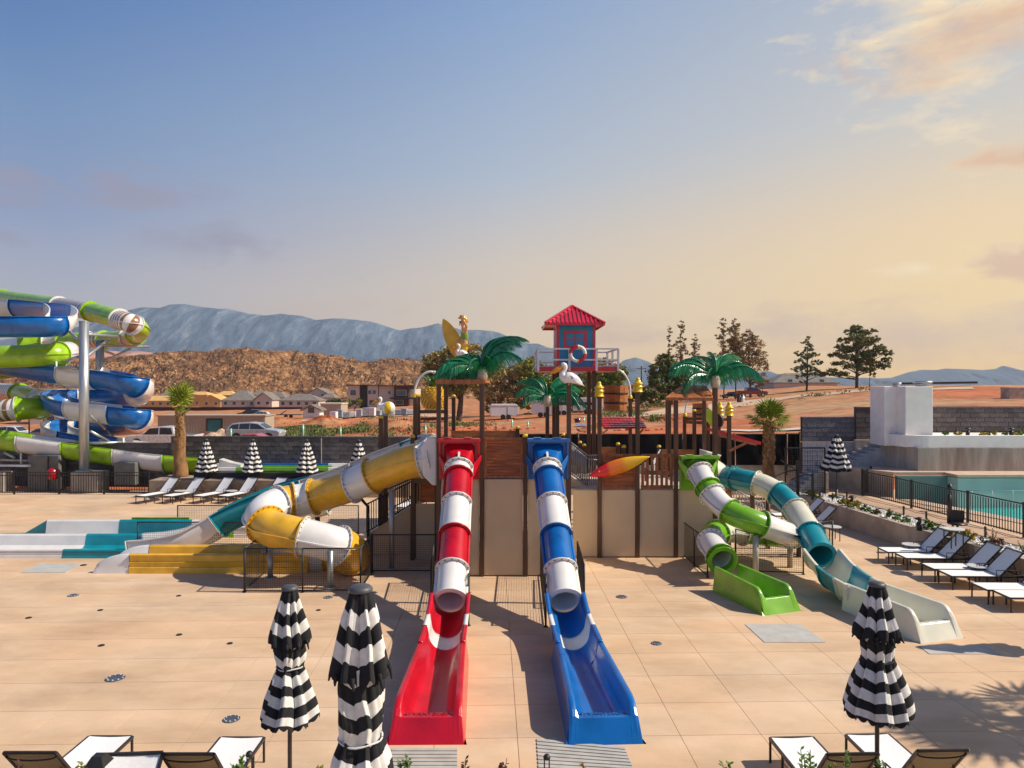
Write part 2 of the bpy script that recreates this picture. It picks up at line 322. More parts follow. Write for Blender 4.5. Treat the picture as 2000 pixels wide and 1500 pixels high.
# rocky brown hill
crest = [(-900,735), (-300,728), (0,722), (100,712), (200,700), (250,697), (300,694), (335,691), (370,689), (400,687), (440,683), (490,682), (520,688), (560,688), (600,692), (640,697), (690,702), (720,703), (745,698), (790,706), (830,712), (870,716), (930,734), (1010,748), (1120,756), (1300,760)]
ROCK = bpy.data.materials.new('desert_rock'); ROCK.use_nodes = True
def rockmat():
    n, l = ROCK.node_tree.nodes, ROCK.node_tree.links; b = n['Principled BSDF']; b.inputs['Roughness'].default_value = .95; b.inputs['Specular IOR Level'].default_value = .1
    t = n.new('ShaderNodeTexCoord'); src = t.outputs['Object']
    v = n.new('ShaderNodeTexVoronoi'); v.inputs['Scale'].default_value = .26; v.inputs['Randomness'].default_value = 1; l.new(src, v.inputs[0])
    v2 = n.new('ShaderNodeTexVoronoi'); v2.inputs['Scale'].default_value = .75; l.new(src, v2.inputs[0])
    x = n.new('ShaderNodeTexNoise'); x.inputs['Scale'].default_value = .016; x.inputs['Detail'].default_value = 10; x.inputs['Roughness'].default_value = .72; l.new(src, x.inputs[0])
    y = n.new('ShaderNodeTexNoise'); y.inputs['Scale'].default_value = .4; y.inputs['Detail'].default_value = 8; y.inputs['Roughness'].default_value = .75; l.new(src, y.inputs[0])
    base = ramp(n, l, y.outputs['Fac'], [(.34, (.13,.05,.022,1)), (.47, (.28,.13,.055,1)), (.58, (.45,.26,.12,1)), (.7, (.62,.42,.23,1))])
    dark = ramp(n, l, mth(n, l, 'ADD', mth(n, l, 'MULTIPLY', x.outputs['Fac'], .75), mth(n, l, 'MULTIPLY', v.outputs['Distance'], .17)), [(.45, (0,0,0,1)), (.52, (1,1,1,1))])
    w2 = n.new('ShaderNodeTexNoise'); w2.inputs['Scale'].default_value = .11; w2.inputs['Detail'].default_value = 9; w2.inputs['Roughness'].default_value = .8; l.new(src, w2.inputs[0])
    sp_ = ramp(n, l, w2.outputs['Fac'], [(.50, (0,0,0,1)), (.56, (1,1,1,1))])
    base = mixc(n, l, mth(n, l, 'MULTIPLY', sp_, .8), base, (.14,.065,.03,1))
    o = mixc(n, l, mth(n, l, 'MULTIPLY', dark, .8), base, (.11,.055,.03,1))
    l.new(o, b.inputs['Base Color'])
    h = mth(n, l, 'ADD', mth(n, l, 'MULTIPLY', v.outputs['Distance'], 1.6), mth(n, l, 'MULTIPLY', v2.outputs['Distance'], .8))
    u = n.new('ShaderNodeBump'); u.inputs['Strength'].default_value = 1; u.inputs['Distance'].default_value = .9; l.new(h, u.inputs['Height']); l.new(u.outputs[0], b.inputs['Normal'])
rockmat()
mb = MB(); NX, NY = 520, 90
for j in range(NY):
    D = 320+330*j/(NY-1)
    for i in range(NX):
        px = -900+2200*i/(NX-1); X = (px-1000)/F*D
        top = 5+(750-interp(crest, px))/F*540
        t = (D-320)/220
        prof = sstep(0, 1, t) if t < 1 else max(0, 1-(t-1)*1.1)
        prof = .55*prof+.45*min(1, t) if t < 1 else prof
        z0 = ground_z(X, 320, False)-3
        z = z0+(top-z0)*prof
        a = min(1, t*3)
        n_ = 1-abs(noise.fractal(Vector((X*.013, D*.015, 1.3)), 1, 2, 6))*2
        z += a*(n_*7.5-4.6)*min(1, prof*1.5+.2)*(.45 if t > .9 else 1.25) + a*noise.fractal(Vector((X*.13, D*.13, 0)), 1, 2, 3)*1.3 + a*noise.noise(Vector((X*.5, D*.5, 7)))*.9
        mb.v.append((X, D, z))
for j in range(NY-1):
    for i in range(NX-1): mb.f.append((j*NX+i, j*NX+i+1, (j+1)*NX+i+1, (j+1)*NX+i)); mb.m.append(0); mb.sm.append(False)
mb.build('rocky_hill', ROCK, kind='structure')
# boulders scattered over the hill
BOULD = M('pale_boulder', (.55,.36,.19), rough=.95, var=.3, scale=.2, col2=(.34,.19,.09))
hill_bvh = None
from mathutils.bvhtree import BVHTree
hill_bvh = BVHTree.FromPolygons([Vector(v) for v in mb.v], mb.f)
mb2 = MB()
for k in range(2200):
    px = random.uniform(150, 980); D = random.uniform(335, 540); X = (px-1000)/F*D
    if noise.noise(Vector((X*.02, D*.02, 9))) < .16+random.uniform(-.2, .2): continue
    h = hill_bvh.ray_cast(Vector((X, D, 300)), Vector((0, 0, -1)))[0]
    if h is None: continue
    s = random.uniform(.35, 1.15)*random.uniform(.6, 1.2); rot = Euler((random.uniform(0, 6), random.uniform(0, 6), random.uniform(0, 6))).to_matrix()
    mb2.box(h+Vector((0, 0, s*.15)), (s, s*random.uniform(.6, 1.3), s*random.uniform(.5, .9)), rot)
mb2.build('boulders', BOULD, kind='stuff')
# dark small knoll and pink sandstone ridges between hill and mountains
def ridge(name, tab, D0, depth, mat, base=-20, nz=.02, amp=6, NX=260, NY=26, seed=0, gully=0, rows_noise=True):
    mb = MB(); x0, x1 = tab[0][0], tab[-1][0]
    for j in range(NY):
        t = j/(NY-1)
        for i in range(NX):
            px = x0+(x1-x0)*i/(NX-1); D = D0-depth*(1-t)*1.0
            Xc = (px-1000)/F*D0
            top = 5+(750-interp(tab, px))/F*D0
            X = Xc
            prof = t**1.25*.6+.4*sstep(.35, .95, t)
            z = base+(top-base)*prof
            g = 0
            if gully:
                r = 1-abs(noise.fractal(Vector((X*nz, t*1.1, seed)), 1, 2.1, 6))*2
                g = r*gully*math.sin(math.pi*min(1, t*1.02))
            z += amp*noise.fractal(Vector((X*nz*2.2, D*nz, seed+3)), 1, 2, 4)*(1 if t < .95 else .25)
            mb.v.append((X, D-g, z))
    for i in range(NX):
        px = x0+(x1-x0)*i/(NX-1); mb.v.append(((px-1000)/F*D0, D0+depth*.4, base))
    NY += 1
    for j in range(NY-1):
        for i in range(NX-1): mb.f.append((j*NX+i, j*NX+i+1, (j+1)*NX+i+1, (j+1)*NX+i)); mb.m.append(0); mb.sm.append(j < NY-2)
    return mb.build(name, mat, kind='structure')
PINK = M('pink_sandstone', (.50,.22,.17), rough=.95, var=.3, scale=.05, col2=(.44,.30,.24), bump=1)
BASALT = M('dark_basalt', (.09,.055,.045), rough=.95, var=.3, scale=.2)
ridge('sandstone_ridge', [(60,700), (150,690), (200,684), (235,687), (270,685), (300,689), (330,686), (345,694), (400,695), (420,688), (440,688), (470,692), (560,694), (590,690), (620,693), (645,704), (720,708), (760,704), (830,706), (900,718), (1000,745)], 1000, 180, PINK, base=-14, nz=.012, amp=3, gully=14)
ridge('basalt_knoll', [(770,730), (786,712), (792,701), (800,698), (812,702), (826,705), (850,714), (900,735)], 700, 60, BASALT, base=-10, nz=.03, amp=2, NX=90)
MOUNT = bpy.data.materials.new('haze_blue_mountain_rock'); MOUNT.use_nodes = True  # blue-grey of distance haze is painted into the rock colour
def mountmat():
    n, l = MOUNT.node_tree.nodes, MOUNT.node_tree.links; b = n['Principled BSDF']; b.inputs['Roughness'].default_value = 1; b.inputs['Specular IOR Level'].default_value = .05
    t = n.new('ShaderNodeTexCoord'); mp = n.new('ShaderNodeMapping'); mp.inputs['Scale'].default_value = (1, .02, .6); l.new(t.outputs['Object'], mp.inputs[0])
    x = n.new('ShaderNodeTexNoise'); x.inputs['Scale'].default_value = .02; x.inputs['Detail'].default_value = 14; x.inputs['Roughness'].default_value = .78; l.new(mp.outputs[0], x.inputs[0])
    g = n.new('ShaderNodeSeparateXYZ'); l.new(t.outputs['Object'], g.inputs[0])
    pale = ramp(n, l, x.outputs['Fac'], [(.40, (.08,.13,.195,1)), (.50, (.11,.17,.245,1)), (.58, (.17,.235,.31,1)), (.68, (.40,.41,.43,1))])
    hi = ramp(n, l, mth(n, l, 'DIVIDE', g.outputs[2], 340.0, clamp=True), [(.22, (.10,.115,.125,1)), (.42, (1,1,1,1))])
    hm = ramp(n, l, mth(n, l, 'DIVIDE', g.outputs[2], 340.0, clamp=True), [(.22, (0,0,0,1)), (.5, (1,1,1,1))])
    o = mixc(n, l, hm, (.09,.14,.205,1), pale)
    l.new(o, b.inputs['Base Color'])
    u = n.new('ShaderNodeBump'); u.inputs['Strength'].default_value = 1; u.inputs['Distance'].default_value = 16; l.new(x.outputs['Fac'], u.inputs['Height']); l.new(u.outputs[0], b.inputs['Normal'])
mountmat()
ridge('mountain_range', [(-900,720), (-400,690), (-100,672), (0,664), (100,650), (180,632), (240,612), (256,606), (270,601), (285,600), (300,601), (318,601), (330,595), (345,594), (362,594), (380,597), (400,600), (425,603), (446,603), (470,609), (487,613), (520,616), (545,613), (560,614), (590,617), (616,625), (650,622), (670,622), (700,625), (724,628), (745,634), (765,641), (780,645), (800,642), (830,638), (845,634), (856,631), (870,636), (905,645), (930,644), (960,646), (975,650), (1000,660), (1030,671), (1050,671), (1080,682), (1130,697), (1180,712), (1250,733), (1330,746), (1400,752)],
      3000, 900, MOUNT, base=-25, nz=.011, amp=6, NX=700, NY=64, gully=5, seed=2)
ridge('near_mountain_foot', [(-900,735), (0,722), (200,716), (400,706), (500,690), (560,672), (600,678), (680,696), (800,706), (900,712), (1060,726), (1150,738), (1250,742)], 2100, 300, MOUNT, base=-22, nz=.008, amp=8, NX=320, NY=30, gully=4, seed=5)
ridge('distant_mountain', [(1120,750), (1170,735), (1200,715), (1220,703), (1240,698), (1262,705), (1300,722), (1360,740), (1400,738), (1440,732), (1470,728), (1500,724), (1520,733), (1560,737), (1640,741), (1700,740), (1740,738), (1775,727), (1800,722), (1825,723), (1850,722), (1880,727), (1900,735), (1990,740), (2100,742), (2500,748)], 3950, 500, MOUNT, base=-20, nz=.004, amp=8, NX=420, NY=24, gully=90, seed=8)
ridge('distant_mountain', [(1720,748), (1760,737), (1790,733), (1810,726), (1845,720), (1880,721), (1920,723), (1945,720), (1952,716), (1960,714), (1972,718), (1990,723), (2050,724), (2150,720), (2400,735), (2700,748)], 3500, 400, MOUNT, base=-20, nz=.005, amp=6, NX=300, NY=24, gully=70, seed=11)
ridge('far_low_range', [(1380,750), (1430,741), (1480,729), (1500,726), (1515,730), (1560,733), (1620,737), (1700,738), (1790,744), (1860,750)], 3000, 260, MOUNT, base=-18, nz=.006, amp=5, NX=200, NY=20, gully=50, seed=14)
# haze: one closed box
hz = MB(); hz.bx(-5200, 5200, -60, 4300, -30, 400)
HZM = bpy.data.materials.new('air_haze'); HZM.use_nodes = True
hn, hl = HZM.node_tree.nodes, HZM.node_tree.links
for q in list(hn):
    if q.type == 'BSDF_PRINCIPLED': hn.remove(q)
pv = hn.new('ShaderNodeVolumePrincipled'); pv.inputs['Density'].default_value = .00012; pv.inputs['Color'].default_value = (.74,.84,1.0,1); pv.inputs['Anisotropy'].default_value = .2
hl.new(pv.outputs[0], hn['Material Output'].inputs['Volume'])
hz.build('haze', HZM, kind='stuff')

# ---------------- trees beyond ----------------
BARK = M('grey_brown_bark', (.11,.075,.05), rough=.95, var=.3, scale=3, bump=.8)
def leafmat(name, c, c2):
    m = M(name, c, rough=.75, var=.4, scale=.6, col2=c2, c2thr=(.42, .6)); m.node_tree.nodes['Principled BSDF'].inputs['Specular IOR Level'].default_value = .2; return m
L_OLIVE = leafmat('olive_foliage', (.27,.27,.065), (.42,.31,.12)); L_GREEN = leafmat('green_foliage', (.19,.26,.04), (.36,.34,.07)); L_DARK = leafmat('dark_foliage', (.09,.13,.03), (.18,.17,.05))
L_TAN = leafmat('dry_tan_foliage', (.46,.34,.14), (.33,.29,.09)); L_PINE = leafmat('pine_foliage', (.12,.16,.045), (.22,.21,.055)); L_BLUE = leafmat('blue_green_foliage', (.16,.24,.15), (.26,.28,.12)); L_BRN = leafmat('brown_sparse_foliage', (.30,.19,.10), (.36,.25,.10)); L_SAGE = leafmat('sage_brush', (.12,.17,.045), (.20,.20,.07))
def leaves(mb, c, r, n, s, flat=1.0):
    """n leaf faces in clumps on and inside an ellipsoid"""
    c = Vector(c); k = max(6, n//22); cl = []
    for _ in range(k):
        d = Vector((random.gauss(0, 1), random.gauss(0, 1), random.gauss(0, 1))).normalized()*random.uniform(.45, 1.0)
        cl.append(Vector((d.x*r[0], d.y*r[1], d.z*r[2])))
    cr = (r[0]+r[1]+r[2])/3*.24
    for _ in range(n):
        p = c+random.choice(cl)+Vector((random.gauss(0, 1), random.gauss(0, 1), random.gauss(0, .7)))*cr*.55
        a = Vector((random.gauss(0, 1), random.gauss(0, 1), random.gauss(0, .6))).normalized(); b = a.cross(Vector((random.gauss(0, 1), random.gauss(0, 1), random.gauss(0, 1)))).normalized()
        q = s*random.uniform(.6, 1.3); i = len(mb.v)
        mb.v += [tuple(p-a*q), tuple(p+b*q*.55*flat), tuple(p+a*q), tuple(p-b*q*.55*flat)]
        mb.f.append((i, i+1, i+2, i+3)); mb.m.append(0); mb.sm.append(False)
def tree(name, label, base, D, blobs, mat, n, s, trunk_r=.25, group=None, lean=0, stem=True, limbs=True, depth=.8, cat='tree'):
    b = gpt(base, D); t = thing(name, label, cat, b, group)
    mbc, mbt = MB(), MB(); cs = []
    tot = sum(rx*ry for _, _, rx, ry in blobs)
    for (px, py, rx, ry) in blobs:
        dd = random.uniform(-.5, .5)*rx/F*D*depth
        c = W(px, py, D); c.y += dd; cs.append((c, rx, ry))
        leaves(mbc, c, (rx/F*D, rx/F*D*.9, ry/F*D), max(20, int(n*rx*ry/tot)), s)
    if stem:
        top = max(cs, key=lambda q: q[0].z)[0]
        th = [b-Vector((0, 0, .4)), b.lerp(top, .35)+Vector((random.uniform(-.2, .2), 0, 0)), b.lerp(top, .7), top]
        mbt.tube(crom(th, .8), [trunk_r*(1-.8*i/max(1, len(crom(th, .8))-1)) for i in range(len(crom(th, .8)))], 7)
        if limbs:
            for c, rx, ry in cs:
                h = max(.12, min(.85, (c.z-b.z)/(top.z-b.z+.01)*.6)); st = b.lerp(top, h)
                mbt.tube([st, st.lerp(c, .5)+Vector((0, 0, -.03*(c-st).length)), c], [trunk_r*.42, trunk_r*.25, trunk_r*.08], 5)
        mbt.build('trunk', BARK, t)
    mbc.build('crown', mat, t)
    return t
tree('leafy_tree', 'large olive green tree behind the surfer figure and red slide', 896, 104, [(850,705,26,22),(880,690,26,18),(905,680,30,16),(860,735,34,26),(900,720,36,30),(935,700,34,26),(925,735,34,28),(880,755,40,22),(965,720,26,22),(835,725,14,18)], L_OLIVE, 17000, .21, .5)
tree('dry_tree', 'dry tan feathery tree beside the large olive tree', 962, 114, [(960,732,28,24),(988,745,32,26),(1008,728,24,22),(970,772,30,22),(1030,752,22,22),(940,765,22,20),(1002,776,30,20),(955,792,24,12),(1028,785,24,14)], L_TAN, 11000, .18, .22)
tree('leafy_tree', 'yellow green tree behind the lifeguard hut railing on the left', 1052, 112, [(1040,715,24,20),(1060,735,28,24),(1035,745,24,20),(1075,760,26,22),(1055,775,24,16),(1020,720,16,14)], L_GREEN, 8000, .22, .3)
tree('leafy_tree', 'green tree behind the lifeguard hut railing on the right', 1185, 112, [(1180,715,28,16),(1205,730,22,18),(1170,740,26,20),(1195,752,28,16),(1150,730,20,18),(1130,760,26,20)], L_GREEN, 8500, .22, .3)
tree('dry_tree', 'brown dry tree behind the hut posts and white trailers', 1120, 118, [(1110,755,28,22),(1140,762,26,20),(1095,775,24,16),(1165,772,22,16),(1125,785,26,12)], L_TAN, 2600, .3, .2)
tree('dark_tree', 'dark green rounded tree right of the wooden barrel bucket', 1312, 120, [(1300,705,20,16),(1285,725,20,20),(1315,725,24,24),(1290,748,26,18),(1330,745,22,20),(1310,765,26,14),(1340,720,14,18)], L_DARK, 10000, .23, .35)
tree('dark_bush', 'dark brown bush below the utility pole', 1262, 108, [(1258,770,24,14),(1282,778,22,12),(1240,780,16,10)], L_DARK, 1800, .3, .1, stem=False, cat='bush')
def sparse(label, px, top, base, D, w, mat, n, group='thin half bare trees on the mound'):
    bl = []; h = base-top
    for k in range(11):
        f = k/10; y = top+h*.72*f; r = 3+w*(.25+.75*math.sin(math.pi*min(1, f*.75+.12)))*random.uniform(.5, 1.0)
        bl.append((px+random.uniform(-.6, .6)*w*(f*.9+.1), y, r*.8, h*.055+2))
    return tree('sparse_tree', label, px, D, bl, mat, int(n*2.4), .15, .13, group)
sparse('thin bare tree with a needle top, leftmost of the half bare trees', 1307, 642, 770, 135, 8, L_BRN, 420)
sparse('tall half bare tree second from left, behind the dark green tree', 1330, 633, 772, 135, 17, L_BRN, 1100)
sparse('short half bare tree between the dark tree and the green toy palm', 1357, 659, 772, 135, 14, L_BRN, 800)
sparse('tall half bare tree behind the crown of the green toy palm', 1413, 629, 776, 132, 22, L_BRN, 1500)
sparse('half bare tree with a broad brown crown, second behind the toy palm', 1436, 634, 776, 128, 24, L_BRN, 2000)
tree('brown_tree', 'broad brownish tree left of the red truck', 1466, 128, [(1462,655,14,14),(1450,680,22,16),(1475,672,18,18),(1485,695,18,14),(1440,705,22,18),(1465,710,26,18),(1490,715,14,10),(1455,735,20,14),(1480,735,18,14),(1430,668,12,12)], L_BRN, 8000, .17, .25)
tree('dry_bush', 'pale pinkish dry bush beside the red truck', 1490, 134, [(1488,745,14,10),(1478,752,12,8)], L_TAN, 500, .25, .08, cat='bush')
def pine(label, base, D, pads, mat, n, r):
    return tree('pine_tree', label, base, D, pads, mat, int(n*1.5), .16, r, depth=1.2)
pine('slim blue green pine standing alone on the mound', 1575, 132, [(1578,660,6,5),(1572,670,9,5),(1585,675,8,5),(1578,683,12,5),(1562,690,10,6),(1592,692,10,6),(1576,697,13,6),(1558,705,10,6),(1595,708,12,6),(1572,713,14,7),(1592,724,13,7),(1556,722,12,7),(1604,730,14,6),(1575,730,12,6),(1560,736,9,4),(1570,745,8,3)], L_BLUE, 3800, .2)
pine('broad dark pine with layered branches on the mound', 1673, 130, [(1676,640,14,6),(1662,648,14,6),(1690,650,16,7),(1708,645,8,5),(1672,660,20,8),(1650,665,14,6),(1704,662,14,7),(1688,672,22,9),(1640,678,13,5),(1660,682,20,8),(1716,680,14,8),(1700,690,22,9),(1632,692,14,5),(1655,697,20,7),(1690,704,24,9),(1728,690,12,7),(1735,704,11,7),(1715,712,18,7),(1640,710,18,5),(1665,716,20,6),(1622,724,12,5),(1640,730,20,5),(1612,730,9,4),(1695,722,16,5),(1728,716,12,5)], L_PINE, 13000, .32)
tree('dark_tree', 'thin young pine right behind the broad dark pine', 1699, 138, [(1700,722,9,8),(1706,732,8,5)], L_PINE, 350, .2, .09)
mbx = MB(); b = gpt(690, 175)
tree('palm_cluster', 'small cluster of feathery palms before the modern townhouse', 690, 175, [(688,783,9,6),(696,786,9,6),(703,782,7,5),(684,790,7,5)], L_GREEN, 500, .4, .15)
tree('dark_bush', 'round green bush left of the modern townhouse', 660, 180, [(655,785,13,8),(668,788,10,7),(648,790,8,5)], L_DARK, 900, .4, .1, stem=False, cat='bush')
# sage brush on the dirt
mb = MB()
for (x0, x1, D0, D1, n) in [(535,715,78,96,900), (590,640,66,74,260), (1270,1330,75,85,60), (880,960,80,100,120), (1180,1260,85,110,90), (1560,1800,95,120,90), (700,860,62,120,150), (1100,1300,110,125,200)]:
    for _ in range(n):
        px = random.uniform(x0, x1); D = random.uniform(D0, D1); p = gpt(px, D)
        if noise.noise(Vector((p.x*.12, p.y*.12, 4))) < -.08: continue
        for k in range(12):
            q = p+Vector((random.gauss(0, .4), random.gauss(0, .4), random.uniform(.0, .35))); a = Vector((random.gauss(0, .5), random.gauss(0, .5), 1)).normalized()*.28; b_ = Vector((random.gauss(0, 1), random.gauss(0, 1), 0)).normalized()*.09
            mb.add([q-b_, q+b_, q+a], [(0, 1, 2)])
mb.build('sage_brush', L_SAGE, kind='stuff')
# loose rocks and dirt heaps
mb = MB()
for _ in range(1500):
    px = random.uniform(480, 1500); D = random.choice([random.uniform(60, 85), random.uniform(85, 135)]); p = gpt(px, D)
    if noise.noise(Vector((p.x*.08, p.y*.08, 14))) < .05: continue
    s = random.uniform(.08, .38); mb.box(p, (s, s*random.uniform(.6, 1.4), s*.7), Euler((random.uniform(0, 6), random.uniform(0, 6), 0)).to_matrix())
mb.build('loose_rocks', DIRT, kind='stuff')
def heap(label, px, D, w, d, h, mat=None):
    b = gpt(px, D); mb = MB(); n = 26
    for j in range(n):
        for i in range(n):
            x = (i/(n-1)-.5)*2; y = (j/(n-1)-.5)*2; r = math.hypot(x, y)
            z = h*max(0, 1-r)**.8*(1+.7*noise.fractal(Vector((x*2.2+px, y*2.2, 0)), 1, 2, 4)) - .1
            mb.v.append((b.x+x*w, b.y+y*d, b.z+z))
    mb.f = [(j*n+i, j*n+i+1, j*n+n+i+1, j*n+n+i) for j in range(n-1) for i in range(n-1)]; mb.m = [0]*len(mb.f); mb.sm = [False]*len(mb.f)
    o = mb.build('dirt_heap', mat or DIRT, loc=b); setp(o, label, 'dirt heap'); return o
heap('tan earth heap beside the teal garage door', 432, 74, 2.6, 2, 1.3, TRACK)
heap('red earth heap in front of the junk pallets', 640, 112, 4.5, 2.5, 1.3)
heap('low red earth heap behind the curved white pipe', 770, 95, 5, 2.5, .9)
heap('red earth heap behind the small red shingle roof', 1205, 66, 3.6, 2, .9)
heap('long dark red earth heap left of the junk pallets', 550, 122, 5, 2, 1.0)
# ================= buildings, vehicles beyond the wall =================
STUC = M('pale_stucco_wall', (.55,.47,.42), rough=.9, var=.06); STUC_T = M('tan_sheathing', (.62,.38,.14), rough=.9, var=.12, scale=.5); ROOFG = M('grey_shingle_roof', (.20,.175,.155), rough=.95, var=.2, scale=1); ROOFT = M('orange_roof_sheathing', (.66,.40,.14), rough=.9, var=.12, scale=.5)
BRWN = M('dark_brown_cladding', (.10,.04,.025), rough=.8); DKTRIM = M('dark_trim', (.03,.022,.02), rough=.7); WINM = M('teal_reflecting_window', (.05,.09,.10), rough=.1, spec=.8); METALW = M('beige_metal_siding', (.42,.34,.25), rough=.6, var=.06); TEALD = M('teal_roller_door', (.03,.16,.17), rough=.6); WHT = M('white_painted_metal', (.72,.72,.71), rough=.4, var=.05); DBRN = M('dark_brown_fence', (.05,.02,.018), rough=.9)
def facade_window(t, x, y, z, w, h, mat=None):
    f = MB(); f.bx(x-w/2-.08, x+w/2+.08, y-.10, y+.02, z-h/2-.08, z+h/2+.08); fo = f.build('window', WHT, t)
    p = MB(); p.bx(x-w/2, x+w/2, y-.13, y-.101, z-h/2, z+h/2); p.build('pane', mat or WINM, fo)
def house(label, px0, px1, D, h, rh, roof, wall, gable=False, depth=9, wins=3, storeys=1, name='house', group=None):
    b = gpt((px0+px1)/2, D); x0, x1 = (px0-1000)/F*D, (px1-1000)/F*D; z = b.z-.5; h += .5; y0, y1 = D, D+depth
    t = thing(name, label, 'house', (b.x, D, z), group)
    w = MB(); w.bx(x0, x1, y0, y1, z, z+h)
    zt = z+h; r = MB(); o = .45; ym = (y0+y1)/2
    if gable:    # gable faces the camera
        xm = (x0+x1)/2
        w.prism([(x0, y0+.01, zt), (x1, y0+.01, zt), (xm, y0+.01, zt+rh)], (0, depth-.02, 0))
        for s, xe in ((1, x0-o), (-1, x1+o)):
            r.prism([(xe, y0-o, zt-.15), (xm, y0-o, zt+rh+.05), (xm, y0-o, zt+rh+.3), (xe, y0-o, zt+.1)], (0, depth+2*o, 0))
    else:        # hip roof
        i = min(depth/2, (x1-x0)*.3)
        A = [Vector(q) for q in ((x0-o, y0-o, zt), (x1+o, y0-o, zt), (x1+o, y1+o, zt), (x0-o, y1+o, zt))]; B = [Vector((x0+i, ym, zt+rh)), Vector((x1-i, ym, zt+rh))]
        r.add(A+B, [(0, 1, 5, 4), (1, 2, 5), (2, 3, 4, 5), (3, 0, 4), (3, 2, 1, 0)]); r.bx(x0-o, x1+o, y0-o, y1+o, zt-.2, zt-.001)
    w.build('wall', wall, t); r.build('roof', roof, t)
    for s in range(storeys):
        for k in range(wins): facade_window(t, x0+(x1-x0)*(k+.5)/wins, y0, z+.5+1.5+2.7*s, 1.2, 1.1)
    return t
g = 'houses of the far estate'
house('unfinished house with flat orange roof sheathing behind the blue slide loop', 262, 336, 285, 2.7, 1.9, ROOFT, STUC_T, wins=5, group=g)
house('unfinished two storey house with orange roof right of the real palm', 366, 404, 300, 5.0, 1.3, ROOFT, STUC_T, wins=3, group=g)
house('small unfinished house with an orange gable, right of the two storey one', 394, 431, 288, 2.8, 2.0, ROOFT, STUC_T, gable=True, wins=2, group=g)
house('orange roofed house partly hidden behind the grey roofs', 420, 455, 330, 4.8, 1.9, ROOFT, STUC_T, wins=2, group=g)
house('grey hip roofed house, front left of the finished houses', 432, 500, 270, 2.6, 2.4, ROOFG, STUC, wins=4, group=g)
house('white gabled house in the middle of the grey roofs', 497, 531, 268, 2.7, 2.6, ROOFG, STUC, gable=True, wins=2, group=g)
house('grey roofed house rising behind the front row on the left', 452, 486, 320, 4.6, 2.3, ROOFG, STUC, wins=2, group=g)
house('grey roofed house rising behind the front row in the middle', 488, 520, 325, 4.4, 2.1, ROOFG, STUC, wins=2, group=g)
house('grey hip roofed house behind the long low one', 510, 556, 300, 3.6, 2.3, ROOFG, STUC, wins=3, group=g)
house('long low house with a wide grey hip roof', 545, 622, 245, 2.5, 2.2, ROOFG, STUC, wins=5, group=g)
house('two storey house with a white gable above the long low roof', 600, 640, 290, 4.8, 2.2, ROOFG, STUC, gable=True, wins=2, storeys=2, group=g)
house('grey roofed wing right of the white gable', 628, 652, 285, 3.2, 1.7, ROOFG, STUC, wins=1, group=g)
house('low house with a broad grey roof peeping over the mound by the pines', 1512, 1636, 190, 1.2, 2.6, ROOFG, STUC, wins=2, depth=12)
house('grey roofed bungalow far left behind the slide loops', 308, 330, 340, 4.2, 2.0, ROOFG, STUC, wins=1, group=g)
# small gabled shed and tan block shed
house('tiny white gabled shed on the dirt', 592, 624, 135, 1.5, .75, ROOFG, WHT, gable=True, depth=3, wins=1, name='shed')
def flatblock(label, px0, px1, ytop, D, wall, trim=None, depth=6, cat='building', name='building', wins=(), door=None):
    b = gpt((px0+px1)/2, D); x0, x1 = (px0-1000)/F*D, (px1-1000)/F*D; zt = CAMZ-(ytop-750)/F*D; t = thing(name, label, cat, (b.x, D, b.z))
    m = MB(); m.bx(x0, x1, D, D+depth, b.z-.6, zt); m.build('wall', wall, t)
    m = MB(); m.bx(x0-.15, x1+.15, D-.15, D+depth+.15, zt+.002, zt+.25); m.build('roof', trim or ROOFG, t)
    for (a, c, w, h) in wins:
        p = W(a, c, D); facade_window(t, p.x, D, p.z, w, h)
    if door:
        p = W(door[0], door[1], D); m = MB(); m.bx(p.x-door[2]/2, p.x+door[2]/2, D-.08, D+.01, p.z-door[3]/2, p.z+door[3]/2); m.build('door', door[4], t)
    return t
flatblock('small tan flat roofed block building beside the tiny shed', 626, 666, 790, 150, METALW, STUC, wins=[])
wb = flatblock('large white industrial building behind the left slides', 58, 112, 763, 120, M('cream_industrial_wall', (.66,.58,.49), rough=.9, var=.04), STUC, 9, wins=[(70,792,1.2,1), (85,792,1.2,1), (100,792,1.2,1)])
flatblock('low cream building with dark overhang behind the left slides', 88, 128, 812, 80, STUC, DKTRIM, 6, wins=[(100,820,.8,.8)])
# metal building with ribbed siding
D = 80; x0, x1 = (308-1000)/F*D, (518-1000)/F*D; zb = gpt(410, D).z-.6; zt = CAMZ-(813-750)/F*D
t = thing('metal_building', 'long beige ribbed metal building with a teal roller door', 'building', ((x0+x1)/2, D, zb))
m = MB(); m.bx(x0, x1, D, D+3, zb, zt); m.build('wall', METALW, t)
m = MB(); m.bx(x0-.1, x1+.1, D-.12, D+3.1, zt+.002, zt+.12); m.build('roof', METALW, t)
for k in range(40):
    x = x0+(x1-x0)*(k+.5)/40
    if (406-1000)/F*D-.2 < x < (433-1000)/F*D+.2: continue
    m = MB(); m.bx(x-.05, x+.05, D-.05, D-.001, zb, zt-.01); m.build('siding_rib', METALW, t)
m = MB(); xa, xb = (406-1000)/F*D, (432-1000)/F*D; za = CAMZ-(842-750)/F*D; zc = CAMZ-(820-750)/F*D; m.bx(xa, xb, D-.06, D-.002, za, zc); dr = m.build('roller_door', TEALD, t)
m = MB(); m.bx(xa-.15, xa-.002, D-.1, D-.001, za, zc+.15); m.bx(xb+.002, xb+.15, D-.1, D-.001, za, zc+.15); m.bx(xa, xb, D-.1, D-.001, zc+.002, zc+.15); m.build('door_frame', DKTRIM, t)
